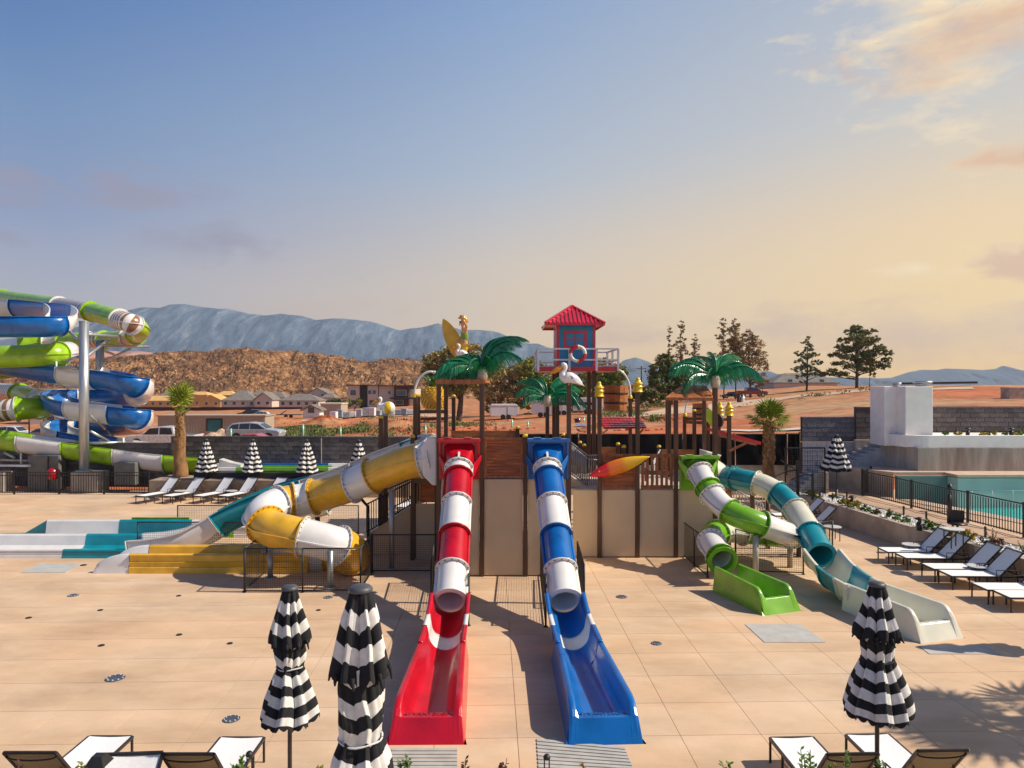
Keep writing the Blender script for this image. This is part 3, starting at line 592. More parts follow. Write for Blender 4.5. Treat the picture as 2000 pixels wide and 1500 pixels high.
# modern townhouse
D = 200; b = gpt(744, D); t = thing('townhouse', 'modern flat roofed townhouse with white and brown blocks', 'building', (b.x, D, b.z))
def fx(px): return (px-1000)/F*D
def fz(py): return CAMZ-(py-750)/F*D
for (a, c, y0, y1, mt, off, nm) in [(679,702,753,800,STUC,0,'wall'), (703,717,754,800,DKTRIM,.6,'wall'), (718,738,753,800,STUC,0,'wall'), (739,769,754,800,STUC,.5,'wall'), (770,798,754,800,BRWN,-.3,'wall'), (799,811,760,800,STUC,.8,'wall')]:
    m = MB(); m.bx(fx(a), fx(c), D+off, D+12, b.z-.5, fz(y0)); m.build(nm, mt, t)
m = MB(); m.bx(fx(677), fx(740), D-.6, D+12.4, fz(753)+.002, fz(751.5)); m.bx(fx(740)+.01, fx(812), D-.9, D+12.4, fz(754)+.02, fz(752.6)); m.build('roof', DKTRIM, t)
m = MB(); m.bx(fx(764), fx(812), D-2.2, D+.2, fz(779), fz(776)); m.build('balcony', DKTRIM, t)
for (x, y, w, h) in [(690,767,1.6,1.5), (722,766,1.0,1.1), (731,766,1.0,1.1), (760,767,.8,.9), (780,767,1.3,1.4), (789,767,1.3,1.4), (690,786,1.4,1.3), (727,786,1.6,1.3), (780,786,2.2,1.2)]:
    facade_window(t, fx(x), D+(.5 if 739 < x < 769 else (-.3 if 770 < x < 798 else 0)), fz(y), w, h)
# long dark boundary fence before the far estate
mb = MB(); t = thing('boundary_fence', 'long dark brown fence in front of the far grey roofed houses', 'fence', gpt(420, 232))
for k in range(24):
    a = gpt(245+k*14.4, 232-k*.5); c = gpt(245+(k+1)*14.4-.15, 232-(k+1)*.5); m = MB(); m.prism([a-Vector((0,0,.5)), c-Vector((0,0,.5)), Vector((c.x,c.y,CAMZ-(795.2-750)/F*c.y)), Vector((a.x,a.y,CAMZ-(795.2-750)/F*a.y))], (0, .15, 0)); m.build('fence_panel', DBRN, t)
# ---------------- vehicles ----------------
CARS = {}
def carpaint(name, c): return M(name, c, rough=.28, var=.03, coat=.6, metal=.2)
PW, PS, PR, PK, PG, PDR = carpaint('white_car_paint', (.68,.68,.69)), carpaint('silver_blue_car_paint', (.40,.45,.52)), carpaint('red_car_paint', (.55,.03,.05)), carpaint('black_car_paint', (.02,.02,.024)), carpaint('grey_car_paint', (.26,.26,.27)), carpaint('dark_red_truck_paint', (.20,.02,.02))
HEADL = M('lamp_lens', (.7,.7,.66), rough=.15); TAILL = M('tail_lens', (.35,.01,.01), rough=.2)
def car(name, label, cat, px, D, kind, paint, rz=0, s=1.0, zoff=0, group=None):
    """car seen side-on, nose towards -x at rz=0"""
    t = thing(name, label, cat, (0, 0, 0), group); L, Wd = (5.9, 2.0) if kind == 'pickup' else ((4.9, 1.9) if kind == 'suv' else (4.6, 1.8)); w2 = Wd/2
    if kind == 'pickup':
        low = [(-2.9,.45), (-2.95,.95), (-2.75,1.12), (-1.65,1.2), (3.0,1.2), (3.0,.5)]; cab = [(-1.7,1.2), (-.95,1.82), (.2,1.92), (1.1,1.88), (1.3,1.2)]; win = [(-1.45,1.25), (-.88,1.75), (-.12,1.82), (-.12,1.25)], [(.0,1.25), (.0,1.82), (.95,1.78), (1.12,1.25)]
    elif kind == 'suv':
        low = [(-2.4,.4), (-2.45,.85), (-2.2,1.0), (-1.3,1.1), (2.4,1.12), (2.45,.45)]; cab = [(-1.35,1.1), (-.5,1.62), (.3,1.72), (1.9,1.62), (2.4,1.12)]; win = [(-1.1,1.13), (-.45,1.55), (.2,1.62), (.2,1.13)], [(.3,1.13), (.3,1.62), (1.15,1.58), (1.2,1.13)], [(1.3,1.13), (1.27,1.57), (1.85,1.5), (2.15,1.15)]
    else:
        low = [(-2.25,.35), (-2.3,.7), (-2.0,.85), (-1.1,.95), (2.2,.98), (2.3,.4)]; cab = [(-1.15,.95), (-.3,1.42), (.7,1.46), (1.9,.98)]; win = [(-.9,.98), (-.25,1.36), (.25,1.4), (.25,.98)], [(.35,.98), (.35,1.4), (.75,1.38), (1.5,1.0)]
    m = MB(); m.prism([(x, -w2, z) for x, z in low], (0, Wd, 0)); 
    k = len(cab); ci = .16; m.add([(x, -w2+(ci if z > cab[0][1]+.1 else .03), z) for x, z in cab]+[(x, w2-(ci if z > cab[0][1]+.1 else .03), z) for x, z in cab], [tuple(range(k))[::-1], tuple(range(k, 2*k))]+[(i, (i+1) % k, k+(i+1) % k, k+i) for i in range(k)])
    if kind == 'pickup': pass
    m.build('body', paint, t, bev=.05)
    if kind == 'pickup':
        b = MB(); b.bx(1.45, 2.85, -w2+.15, w2-.15, 1.19, 1.215); b.build('cargo_bed', GLASSD, t)
    z0 = cab[0][1]; zt = max(z for x, z in cab)
    for wn_ in win:
        for sd in (-1, 1):
            g = MB(); g.prism([(x, sd*(w2-.03-(ci-.03)*(z-z0)/(zt-z0))+(-.012 if sd < 0 else -.012), z) for x, z in wn_], (0, .024, 0)); g.build('window', GLASSD, t)
    (xa, za), (xb, zb_) = cab[0], cab[1]; g = MB(); g.add([(xa+.12, -w2+.2, za+.07), (xa+.12, w2-.2, za+.07), (xb-.06, w2-.3, zb_-.06), (xb-.06, -w2+.3, zb_-.06)], [(0, 1, 2, 3)]); g.v = [(v[0]-.03, v[1], v[2]+.03) for v in g.v]; g.build('windscreen', GLASSD, t)
    wr = .40 if kind == 'pickup' else .34
    for x in (low[0][0]+.95, low[-1][0]-1.0):
        for sd in (-1, 1):
            y = sd*(w2-.10); wt = MB(); wt.tube([(x, y-.13, wr), (x, y+.13, wr)], wr, 18); wo_ = wt.build('wheel', RUBBER, t)
            rm = MB(); rm.tube([(x, y-.14, wr), (x, y+.14, wr)], wr*.6, 10); rm.build('rim', CHROME, wo_)
            ar = MB(); ar.tube([(x, sd*(w2+.004)-.02, wr+.03), (x, sd*(w2+.004)+.02, wr+.03)], wr+.09, 18); ar.build('wheel_arch', GLASSD, t)
    for sd in (-1, 1):
        h = MB(); h.box((low[1][0]+.06, sd*(w2-.25), .82 if kind != 'car' else .62), (.16, .4, .16)); h.build('headlight', HEADL, t)
        h = MB(); h.box((low[-1][0]+.0, sd*(w2-.12), low[-2][1]-.25), (.1, .2, .3)); h.build('tail_light', TAILL, t)
    p = gpt(px, D); t.location = (p.x, p.y, p.z+zoff); t.rotation_euler = (0, 0, rz); t.scale = (s, s, s); return t
car('pickup_truck', 'white crew cab pickup truck parked behind the wall by the palm', 'pickup truck', 322, 62, 'pickup', PW, 0, 1.0, .12)
car('suv', 'silver blue suv parked behind the umbrella wall', 'car', 500, 62, 'suv', PS, R(180), .95, .30)
car('car', 'red car whose roof shows above the wall before the silver suv', 'car', 487, 55, 'car', PR, 0, 1.0, .12)
car('pickup_truck', 'white pickup truck far left behind the lime slide run', 'pickup truck', 22, 75, 'pickup', PW, R(180), .8, .1)
car('suv', 'grey car on the street behind the left slides', 'car', 84, 72, 'suv', PG, 0, .72, .1)
car('suv', 'black truck parked on the dirt in front of the dark fence', 'car', 488, 150, 'suv', PK, 0, 1.0, 0)
car('suv', 'small white car next to the black truck on the dirt', 'car', 508, 142, 'suv', PW, 0, .75, 0)
car('pickup_truck', 'dark red pickup truck under the trees on the mound', 'pickup truck', 1468, 122, 'pickup', PDR, R(180), .85, .35)
car('car', 'black car beside the dark red truck on the mound', 'car', 1428, 126, 'car', PK, 0, .8, .2)
car('pickup_truck', 'white service truck behind the blue slide loops', 'pickup truck', 222, 150, 'pickup', PW, 0, .6, 0)
# flatbed trailer
b = gpt(566, 140); t = thing('flatbed_trailer', 'dark flatbed trailer parked on the dirt by the tiny shed', 'trailer', b)
m = MB(); m.bx(b.x-2.4, b.x+2.4, 139, 141, b.z+.6, b.z+.75); m.build('bed', PK, t)
m = MB(); m.beam((b.x-1.8, 140, b.z+.75), (b.x-.6, 140, b.z+1.5), .5, .12); m.build('ramp', PK, t)
for k in (-.5, .5): m = MB(); m.tube([(b.x+k, 139, b.z+.35), (b.x+k, 139.25, b.z+.35)], .35, 12); m.build('wheel', RUBBER, t)
# white cargo trailers
def trailer(label, px0, px1, D, h, side=.25, rz=0):
    b = gpt((px0+px1)/2, D); L = (px1-px0)/F*D; t = thing('cargo_trailer', label, 'trailer', (0, 0, 0), 'white cargo trailers'); w = 2.1
    m = MB(); prof = [(-L/2, .45), (L/2, .45), (L/2, h*.9), (L/2-.3, h), (-L/2+.2, h), (-L/2, h*.92)]
    m.prism([(x, -w/2, z) for x, z in prof], (0, w, 0)); m.build('body', WHT, t, bev=.04)
    m = MB(); m.bx(-L/2, L/2, -w/2-.03, -w/2-.002, h*.86, h*.9); m.bx(-L/2, L/2, -w/2-.03, -w/2-.002, .45, .52); m.build('trim', CHROME, t)
    m = MB(); m.bx(L*.12, L*.12+.75, -w/2-.03, -w/2-.002, .6, h*.82); m.build('door', WHT, t)
    m = MB(); m.bx(L*.12-.04, L*.12-.01, -w/2-.035, -w/2-.001, .6, h*.82); m.build('door_seam', PK, t)
    for x in (-.4, .4):
        m = MB(); m.tube([(x+L*.05, -w/2-.1, .36), (x+L*.05, -w/2+.12, .36)], .36, 14); m.build('wheel', RUBBER, t)
    m = MB(); m.beam((-L/2, 0, .5), (-L/2-1.1, 0, .45), .1); m.build('tow_bar', PK, t)
    t.location = b; t.rotation_euler = (0, 0, rz); return t
trailer('white cargo trailer left of the others, under the tan tree', 957, 1011, 104, 2.2, rz=R(5))
trailer('white cargo trailer behind the small toy palm post', 1038, 1080, 102, 2.35, rz=R(-3))
trailer('white cargo trailer just behind the lifeguard hut posts', 1082, 1106, 106, 2.3)
trailer('white cargo trailer with black door at the right end', 1119, 1176, 106, 2.4, rz=R(-6))
# wrapped pallets
WRAP = M('grey_shrink_wrap', (.30,.34,.40), rough=.5, var=.3); 
random.seed(21)
for k in range(13):
    px = 652+k*12.5; D = 128+random.uniform(-3, 3); b = gpt(px, D); h = random.uniform(.7, 1.5); w = random.uniform(.9, 1.3)
    t = thing('wrapped_pallet', ('grey' if k % 3 else 'white')+' wrapped pallet, '+['first','second','third','fourth','fifth','sixth','seventh','eighth','ninth','tenth','eleventh','twelfth','thirteenth'][k]+' from the left in the row of stored goods', 'pallet', b, 'row of wrapped pallets')
    m = MB(); m.box((b.x, b.y, b.z+.18+h/2), (w, 1.1, h), Euler((0, random.uniform(-.05, .05), random.uniform(-.3, .3))).to_matrix()); m.build('goods', WRAP if k % 3 else WHT, t, bev=.05)
    m = MB(); m.box((b.x, b.y, b.z+.09), (w+.1, 1.2, .14)); m.build('base', BRWN, t)
# street signs, survey markers, pole, bins
SGRN = M('green_sign_face', (.01,.22,.08), rough=.4); SRED = M('red_sign_face', (.55,.02,.03), rough=.4); MINT = plast('mint_marker_plastic', (.30,.62,.42))
D = 66; b = gpt(86, D)
t = thing('street_sign', 'green street name sign on a post above a stop sign, far left', 'sign', gpt(106, D))
p = gpt(106, D); m = MB(); m.tube([p-Vector((0,0,.4)), W(106, 819, D)], .05, 8); m.build('post', DARK, t)
m = MB(); a = W(105.5, 822.5, D); m.box(a-Vector((0,.08,0)), (.72, .04, .22)); m.build('name_plate', SGRN, t)
m = MB(); a = W(107, 832, D); m.tube([a-Vector((0,.1,0)), a-Vector((0,.07,0))], .26, 8); o = m.build('stop_plate', SRED, t)
m = MB(); m.box(a-Vector((0,.104,-.02)), (.34, .006, .08)); m.build('lettering', WHT, o)
for nm, px, yt, D in (('tall', 57, 792, 70), ('slim', 86, 798, 74), ('dark', 132, 758, 76)):
    p = gpt(px, D); m = MB(); m.tube([p-Vector((0,0,.4)), W(px, yt, D)], .07, 8); o = m.build('lamp_pole', DARK, loc=p); setp(o, {'tall': 'dark pole under the striped slide elbow', 'slim': 'slim dark pole behind the grey car', 'dark': 'dark pole rising left of the thick steel column'}[nm], 'pole')
marks = [(451,837,857,60,'in front of the earth heap'), (592,829,856,60,'right of the silver suv, tallest'), (665,835,857,60,'right of the brush'), (831,831,857,60,'left of the white slide box'), (855,820,857,60,'behind the wooden frame'), (1000,819,840,75,'behind the wooden panel'), (1031,823,840,75,'left of the blue slide box'), (1141,815,832,85,'right of the lifeguard hut posts'), (1278,812,834,85,'right of the red shingle roof'), (1415,808,832,85,'beside the yellow bell'), (1548,805,832,85,'right of the palm by the dark gate'), (1591,808,818,100,'behind the block wall')]
for px, y0, y1, D, tx in marks:
    m = MB(); p = W(px, y1, D); m.tube([W(px, y1, D)-Vector((0,0,.3)), W(px, y0, D)], .085, 8); o = m.build('survey_marker', MINT, loc=p); setp(o, 'mint green marker stake '+tx, 'marker', 'mint green marker stakes in the dirt')
p = gpt(1253, 150); t = thing('utility_pole', 'tall wooden utility pole with wires right of the barrel bucket', 'utility pole', p)
m = MB(); m.tube([p-Vector((0,0,.3)), W(1253, 715, 150)], .16, 8); m.build('pole', BARK, t)
m = MB(); a = W(1253, 717, 150); m.beam(a-Vector((1,0,.3)), a+Vector((1,0,-.3)), .12); m.build('crossarm', BARK, t)
for k in (-.9, .9):
    m = MB(); q = a+Vector((k,0,-.2)); e = W(1080, 738, 190)+Vector((k,0,0)); mid = q.lerp(e, .5)-Vector((0,0,.8)); m.tube([q, q.lerp(mid,.5)-Vector((0,0,.2)), mid, mid.lerp(e,.5)-Vector((0,0,.1)), e], .025, 5); m.build('wire', DARK, t)
for px, c, tx in ((1443, BRWN, 'brown bin left of the grey bin by the red truck'), (1450, P_GREY, 'grey wheeled bin by the red truck')):
    p = gpt(px, 112); t = thing('rubbish_bin', tx, 'bin', p); m = MB(); m.lathe([(.28,0),(.36,1.0),(0,1.0)], 10, p); m.build('body', c, t); m = MB(); m.lathe([(.4,1.0),(.38,1.08),(0,1.12)], 10, p); m.build('lid', PK, t)
# blue tarp and black tub on dirt
p = gpt(1147, 70); m = MB()
for i in range(9):
    for j in range(5): m.v.append((p.x+(i-4)*.28, p.y+(j-2)*.4, p.z+.12+.25*abs(noise.noise(Vector((i*.7, j*.7, 2))))))
m.f = [(j+i*5, j+i*5+1, j+i*5+6, j+i*5+5) for i in range(8) for j in range(4)]; m.m = [0]*32; m.sm = [False]*32
o = m.build('blue_tarp', P_BLUE, loc=p); setp(o, 'crumpled blue tarp lying on the red dirt', 'tarp')
p = gpt(1128, 82); m = MB(); m.lathe([(.3,0),(.42,.5),(.36,.5),(.26,.08),(0,.08)], 14, p); o = m.build('black_tub', PK, loc=p); setp(o, 'black tub left on the red dirt behind the stairs', 'tub')
p = W(1972, 758, 75); t = thing('utility_box', 'small concrete utility box on the mound at the right edge', 'utility box', p)
m = MB(); m.bx(p.x, p.x+1.6, p.y, p.y+1.4, p.z-1.2, p.z+.02); m.build('body', CONC, t); m = MB(); m.bx(p.x-.05, p.x+1.65, p.y-.05, p.y+1.45, p.z+.022, p.z+.1); m.build('lid', WHT, t)
m = MB(); m.beam(W(1762, 749, 120), W(1905, 747, 120), 1.2, .35); o = m.build('dark_roof_sheet', DKTRIM, loc=W(1830, 748, 120)); setp(o, 'long low dark roof sheet on the mound crest behind the chimneys', 'roof sheet')
# ================= deck, walls, terraces =================
m = MB(); m.bx(-34, 34, -6, 33.9, -.10, -.028); m.build('deck_base', JOINT, kind='structure')
deck = thing('pool_deck', None, None, (0, 0, 0)); del_ = None
deck['kind'] = 'structure'
TH = math.atan2(40, F); ca, sa = math.cos(TH), math.sin(TH)
def dk(u, v): return Vector((u*ca-v*sa*1.0, 12.12+u*sa+v*ca, 0))  # deck grid: u across, v in depth
SU, SV = 1.16, 1.03; u0 = .017
me_slab = None
rows = []; nslab = 0; rest = MB()
def slab_geo(mb, a0, a1, b0, b1, z=0.0, g=.0038):
    q = [dk(a0+g, b0+g), dk(a1-g, b0+g), dk(a1-g, b1-g), dk(a0+g, b1-g)]
    mb.add([(p.x, p.y, z) for p in q]+[(p.x, p.y, -.05) for p in q], [(0, 1, 2, 3), (0, 4, 5, 1), (1, 5, 6, 2), (2, 6, 7, 3), (3, 7, 4, 0)])
sm = MB(); g = .0038
sm.add([(g, g, 0), (SU-g, g, 0), (SU-g, SV-g, 0), (g, SV-g, 0), (g, g, -.05), (SU-g, g, -.05), (SU-g, SV-g, -.05), (g, SV-g, -.05)], [(0, 1, 2, 3), (0, 4, 5, 1), (1, 5, 6, 2), (2, 6, 7, 3), (3, 7, 4, 0)])
o0 = sm.build('slab', SLAB, deck); me_slab = o0.data; first = True
v0 = 10.05-12.12
for r in range(-14, 23):
    v = v0+SV*r; Dm = 12.12+v+.5
    for c in range(-30, 30):
        u = u0+SU*c; xm = u+.58
        if xm > 13.2+(.0 if True else 0) and Dm > 14: continue
        vis = abs(xm-.03*(12-Dm)) < .72*Dm+.6
        if r >= -2 and r < 11 and vis and nslab < 296:
            o = o0 if first else bpy.data.objects.new('slab', me_slab)
            if not first: COL.objects.link(o); o.parent = deck
            first = False; o.location = dk(u, v); o.rotation_euler = (0, 0, TH); nslab += 1
        elif Dm < 33.6 and Dm > -4:
            slab_geo(rest, u, u+SU, v, v+SV)
rest.build('slab_field', SLAB, deck, kind='stuff')
# drains and floor sprays
DRAINM = M('grey_drain_cover', (.075,.085,.11), rough=.5, var=.2); DHOLE = M('dark_hole', (.015,.015,.015), rough=.8)
def drain(px, py, w, label, bolts=True):
    p = G(px, py); r = w/2/F*p.y; t = thing('drain_cover' if bolts else 'floor_spray', label, 'drain' if bolts else 'floor spray', p, 'round drain covers in the deck' if bolts else 'small dark floor sprays in the deck')
    m = MB(); m.lathe([(r, .001), (r, .008), (r*.97, .012), (r*.9, .012), (0, .012)], 24, p, sm=False); m.build('plate', DRAINM if bolts else DHOLE, t)
    if bolts:
        for k in range(9):
            a = 2*math.pi*k/9; m = MB(); m.box(p+Vector((math.cos(a)*r*.8, math.sin(a)*r*.8, .018)), (r*.13, r*.13, .012)); m.build('bolt', WHT, t)
for a in [(225,1325,36,'largest round drain cover, left part of the deck'), (452,1405,33,'round drain cover left of the slim front umbrella'), (143,1163,20,'small round drain cover at the far left of the deck'), (641,1167,18,'round drain cover in the shade behind the front umbrellas'), (1214,1166,22,'round drain cover right of the blue slide mouth'), (1282,1257,21,'round drain cover right of the blue slide trough')]: drain(*a)
for a in [(56,1207,11,'small dark floor spray at far left'), (196,1192,10,'small dark floor spray, second from left'), (349,1164,9,'small dark floor spray nearest the yellow slide trough'), (198,1261,12,'small dark floor spray just behind the largest drain cover'), (350,1240,11,'small dark floor spray in the middle of the left deck'), (449,1257,11,'small dark floor spray on the diagonal deck joint'), (622,1192,9,'small dark floor spray left of the big front umbrella'), (163,1104,12,'small dark slot at the tip of the teal lane')]: drain(*a, bolts=False)
# grates
GRATE = M('pale_grate_grey', (.45,.45,.42), rough=.6, var=.1)
def grate(pts, label, n):
    P = [G(*p) for p in pts]; c = sum(P, Vector())/4; t = thing('deck_grate', label, 'grate', c)
    m = MB(); m.add([(p.x, p.y, .005) for p in P], [(0, 1, 2, 3)]); m.build('recess', JOINT, t)
    for k in range(n):
        f0, f1 = (k+.1)/n, (k+.78)/n; a, b, c_, d = P[0].lerp(P[3], f0), P[1].lerp(P[2], f0), P[1].lerp(P[2], f1), P[0].lerp(P[3], f1)
        m = MB(); m.prism([(q.x, q.y, .007) for q in (a, b, c_, d)], (0, 0, .01)); m.build('slat', GRATE, t)
grate([(700,1570), (893,1570), (893,1462), (768,1462)], 'pale slatted grate in front of the red slide trough', 14)
grate([(1056,1570), (1265,1570), (1219,1460), (1048,1443)], 'pale slatted grate in front of the blue slide trough', 16)
PALES = M('pale_patch_concrete', (.46,.45,.42), rough=.8, var=.08)
for pts, lb in (([(1493,1255), (1612,1255), (1563,1220), (1455,1220)], 'pale square access plate in front of the lime slide trough'), ([(40,1119), (128,1119), (160,1101), (78,1101)], 'pale access plate in front of the teal lane'), ([(1815,1278), (1955,1278), (1925,1262), (1795,1262)], 'pale access plate under the end of the cream slide trough')):
    P = [G(*p) for p in pts]; m = MB(); m.prism([(q.x, q.y, .002) for q in P], (0, 0, .008)); o = m.build('access_plate', PALES, loc=sum(P, Vector())/4); setp(o, lb, 'access plate')

# ---- block walls ----
def blockwall(name, label, p0, p1, zb, zt, mat, bw=.41, bh=.2, th=.2, cap=True, skip=None, top_course=True):
    p0, p1 = Vector(p0), Vector(p1); L = (p1-p0).length; ang = math.atan2(p1.y-p0.y, p1.x-p0.x); t = thing(name, label, 'wall', ((p0.x+p1.x)/2, (p0.y+p1.y)/2, zb))
    M4 = Matrix.Translation((p0.x, p0.y, 0)) @ Matrix.Rotation(ang, 4, 'Z')
    m = MB(); m.bx(0, L, .015, th, zb, zt-.003); m.xform(M4); m.build('mortar_core', MORTAR, t)
    sm = MB(); sm.bx(.006, bw-.006, -.0, .014, .006, bh-.006); b0 = sm.build('block', mat, t); b0.location = Vector((0, 0, 0)); me = b0.data
    o3 = ORG[t.name]
    # mesh data currently offset by origin; rebuild local
    me2 = bpy.data.meshes.new('block'); q = MB(); q.box((bw/2, .004, bh/2), (bw-.014, .022, bh-.014)); me2.from_pydata(q.v, [], q.f); me2.materials.append(mat); b0.data = me2
    hh = MB(); first = True; n = 0; nr = int(round((zt-zb)/bh)); cells = []
    for r in range(nr):
        off = -(r % 2)*bw/2
        k = 0
        while off+k*bw < L-.02:
            cells.append((max(0, off+k*bw), min(L, off+(k+1)*bw), r)); k += 1
    rest = MB()
    cells.sort(key=lambda c: -c[2])
    for (a, b, r) in cells:
        if n < 298:
            o = b0 if first else bpy.data.objects.new('block', me2)
            if not first: COL.objects.link(o); o.parent = t
            first = False; n += 1
            o.location = (M4 @ Vector((a, random.uniform(-.004, .004), zt-(nr-r)*bh)))-o3; o.rotation_euler = (0, 0, ang); o.scale = ((b-a)/bw, 1, 1)
        else:
            z = zt-(nr-r)*bh; rest.box(((a+b)/2, .004, z+bh/2), (b-a-.014, .022, bh-.014))
    if rest.v: rest.xform(M4); rest.build('block_courses', mat, t, kind='stuff')
    if cap: m = MB(); m.bx(-.0, L, -.02, th+.02, zt+.001, zt+.06); m.xform(M4); m.build('cap', mat, t)
    return t
def wx(px, D): return (px-1000)/F*D
# long wall behind the left umbrellas: higher right part, lower left part
blockwall('block_wall', 'dark grey block wall behind the row of small umbrellas, left half', (wx(334,33.6), 33.6, 0), (wx(627,33.6), 33.6, 0), .3, 2.47, BLOCK)
blockwall('block_wall', 'dark grey block wall right of the pale joint, ending behind the yellow slide', (wx(627,33.6)+.03, 33.6, 0), (wx(930,33.6), 33.6, 0), .3, 2.46, BLOCK)
blockwall('block_wall', 'lower dark block wall left of the palm behind the slide run', (wx(-120,34.2), 34.4, 0), (wx(333,33.6), 33.7, 0), .1, 2.15, BLOCK)
m = MB(); m.box((wx(627,33.56)+.015, 33.56, 1.4), (.035, .03, 2.1)); o = m.build('wall_joint', STUC, bpy.data.objects['block_wall.001'])
# right hand walls
blockwall('block_wall', 'blue grey block wall, lower step behind the right umbrella', (wx(1567,30.6), 30.6, 0), (wx(1671,30.6), 30.6, 0), 2.52, 3.53, BLOCK_B, bh=.2)
blockwall('block_wall', 'taller block wall between the umbrella and the white chimneys', (wx(1671,30.5), 30.45, 0), (wx(1733,30.5), 30.45, 0), 2.56, 3.96, BLOCK)
blockwall('block_wall', 'dark block wall right of the white chimneys, behind the raised bed', (wx(1820,30.4), 30.4, 0), (wx(2160,30.4), 30.4, 0), 2.4, 3.98, BLOCK)
WHB = M('white_grey_block_wall', (.42,.42,.46), rough=.9, var=.1, scale=3)
blockwall('white_block_wall', 'pale painted block wall under the blue grey blocks behind the wire gate', (wx(1567,30.5), 30.5, 0), (wx(1671,30.5), 30.5, 0), .5, 2.5, WHB, cap=False)
# black screened fence behind the tower
t = thing('screen_fence', 'long black privacy screen fence behind the play tower', 'fence', (wx(1250,32), 32, .9))
x = wx(925,32); k = 0
while x < wx(1563,32):
    x2 = min(x+2.35, wx(1563,32)); m = MB(); n = 10
    for i in range(n+1):
        for j in range(5): m.v.append((x+.04+(x2-x-.08)*i/n, 32+.035*math.sin(i*1.3+j+k)+.01, 1.35+1.40*j/4+(.0)))
    m.f = [(i*5+j, i*5+5+j, i*5+6+j, i*5+1+j) for i in range(n) for j in range(4)]; m.m = [0]*len(m.f); m.sm = [True]*len(m.f)
    m.build('screen_panel', BLACKSCR, t); m = MB(); m.tube([(x, 32.06, .9), (x, 32.06, 2.8)], .035, 8); m.build('post', DARK, t)
    m = MB(); q = MB()
    for i in range(24): q.beam((x+(x2-x)*i/24, 32.02, 2.74), (x+(x2-x)*(i+.5)/24, 32.02, 2.80), .012)
    q.build('chain_top', DARK, t, kind='stuff'); x = x2; k += 1
m = MB(); m.tube([(x, 32.06, .5), (x, 32.06, 2.85)], .05, 8); m.build('post', M('rust_end_post', (.18,.07,.03), rough=.7), t)
m = MB(); m.bx(wx(925,32.1), wx(1565,32.1), 32.1, 32.3, -.2, 1.34); o = m.build('low_wall', M('pale_low_wall', (.52,.47,.40), rough=.9), loc=(wx(1250,32), 32.2, 0)); setp(o, 'pale low wall under the black screen fence', 'wall')

# ---- left rear: planter terrace, slide foundations, equipment ----
def slabwall(name, label, x0, x1, y0, y1, z0, z1, mat=CONC, cat='wall', bev=.01):
    m = MB(); m.bx(x0, x1, y0, y1, z0, z1); o = m.build(name, mat, loc=((x0+x1)/2, (y0+y1)/2, z0), bev=bev); return setp(o, label, cat)
TANW = M('tan_retaining_wall', (.36,.27,.19), rough=.9, var=.12)
slabwall('retaining_wall', 'low tan retaining wall behind the row of left loungers', wx(291,31.3), wx(800,31.3), 31.3, 33.4, 0, .76, TANW)
slabwall('lane_kerb', 'dark kerb panel in front of the far splash lanes', wx(378,31.9), wx(800,31.9), 31.9, 32.0, .765, 1.02, M('dark_lane_kerb', (.05,.045,.045), rough=.8), 'kerb')
ORD = ['first','second','third','fourth','fifth','sixth','seventh','eighth','ninth','tenth','eleventh','twelfth','thirteenth']
for k in range(9):
    x = wx(405+k*44, 31.8); m = MB(); m.bx(x-.05, x+.05, 31.8, 31.88, .765, .84); o = m.build('lane_foot', DARK, loc=(x, 31.84, .52)); setp(o, ORD[k]+' small dark foot from the left under the far splash lanes', 'foot', 'feet under the far splash lanes')
# steel columns + concrete footings
def column(label, px, D, r, ztop, foot):
    X = wx(px, D); t = thing('steel_column', label, 'column', (X, D, 0))
    m = MB(); m.tube([(X, D, .5), (X, D, ztop)], r, 24); m.build('shaft', GALV, t)
    m = MB(); m.tube([(X, D, ztop+.001), (X, D, ztop+.04)], r*1.05, 24); m.build('top_plate', GALV, t)
    m = MB(); m.lathe([(r*1.7, .95), (r*1.7, 1.0), (r, 1.0)], 20, (X, D, 0)); m.build('base_flange', GALV, t); return t
colA = column('thick galvanised steel column nearest the camera, carrying the left slides', 164, 33.0, .205, CAMZ+(750-629)/F*33, None)
colB = column('galvanised steel column behind the near one in the slide loops', 195, 40, .215, CAMZ+(750-665)/F*40, None)
FOOTM = M('board_formed_footing', (.46,.40,.33), rough=.9, var=.1)
slabwall('footing', 'tan concrete footing block under the near steel column', wx(137,32.6), wx(190,32.6), 32.6, 33.6, 0, .95, FOOTM, 'footing')
slabwall('footing', 'taller tan concrete block right of the near steel column', wx(182,35), wx(218,35), 35, 36, 0, 1.2, FOOTM, 'footing')
slabwall('footing', 'tan concrete block at the far left behind the iron fence', wx(-20,32.9), wx(7,32.9), 32.9, 33.5, 0, .9, FOOTM, 'footing')
slabwall('footing', 'pale concrete pier behind the fence below the lime run', wx(222,34), wx(246,34), 34.1, 34.35, .3, 1.3, STUC, 'pier')
EQ = M('grey_green_cabinet', (.16,.155,.135), rough=.6)
slabwall('equipment_cabinet', 'tall grey green equipment cabinet under the slide run on the left', wx(54,33.2), wx(92,33.2), 33.2, 33.8, .0, 1.65, EQ, 'cabinet', .03)
slabwall('equipment_cabinet', 'grey cabinet with pipes under the white slide piece', wx(95,33.3), wx(115,33.3), 33.3, 33.9, .0, 1.65, EQ, 'cabinet', .03)
slabwall('equipment_cabinet', 'wide grey cabinet under the lower slide run right of the columns', wx(222,33.0), wx(264,33.0), 33.0, 33.5, .3, 1.35, EQ, 'cabinet', .03)
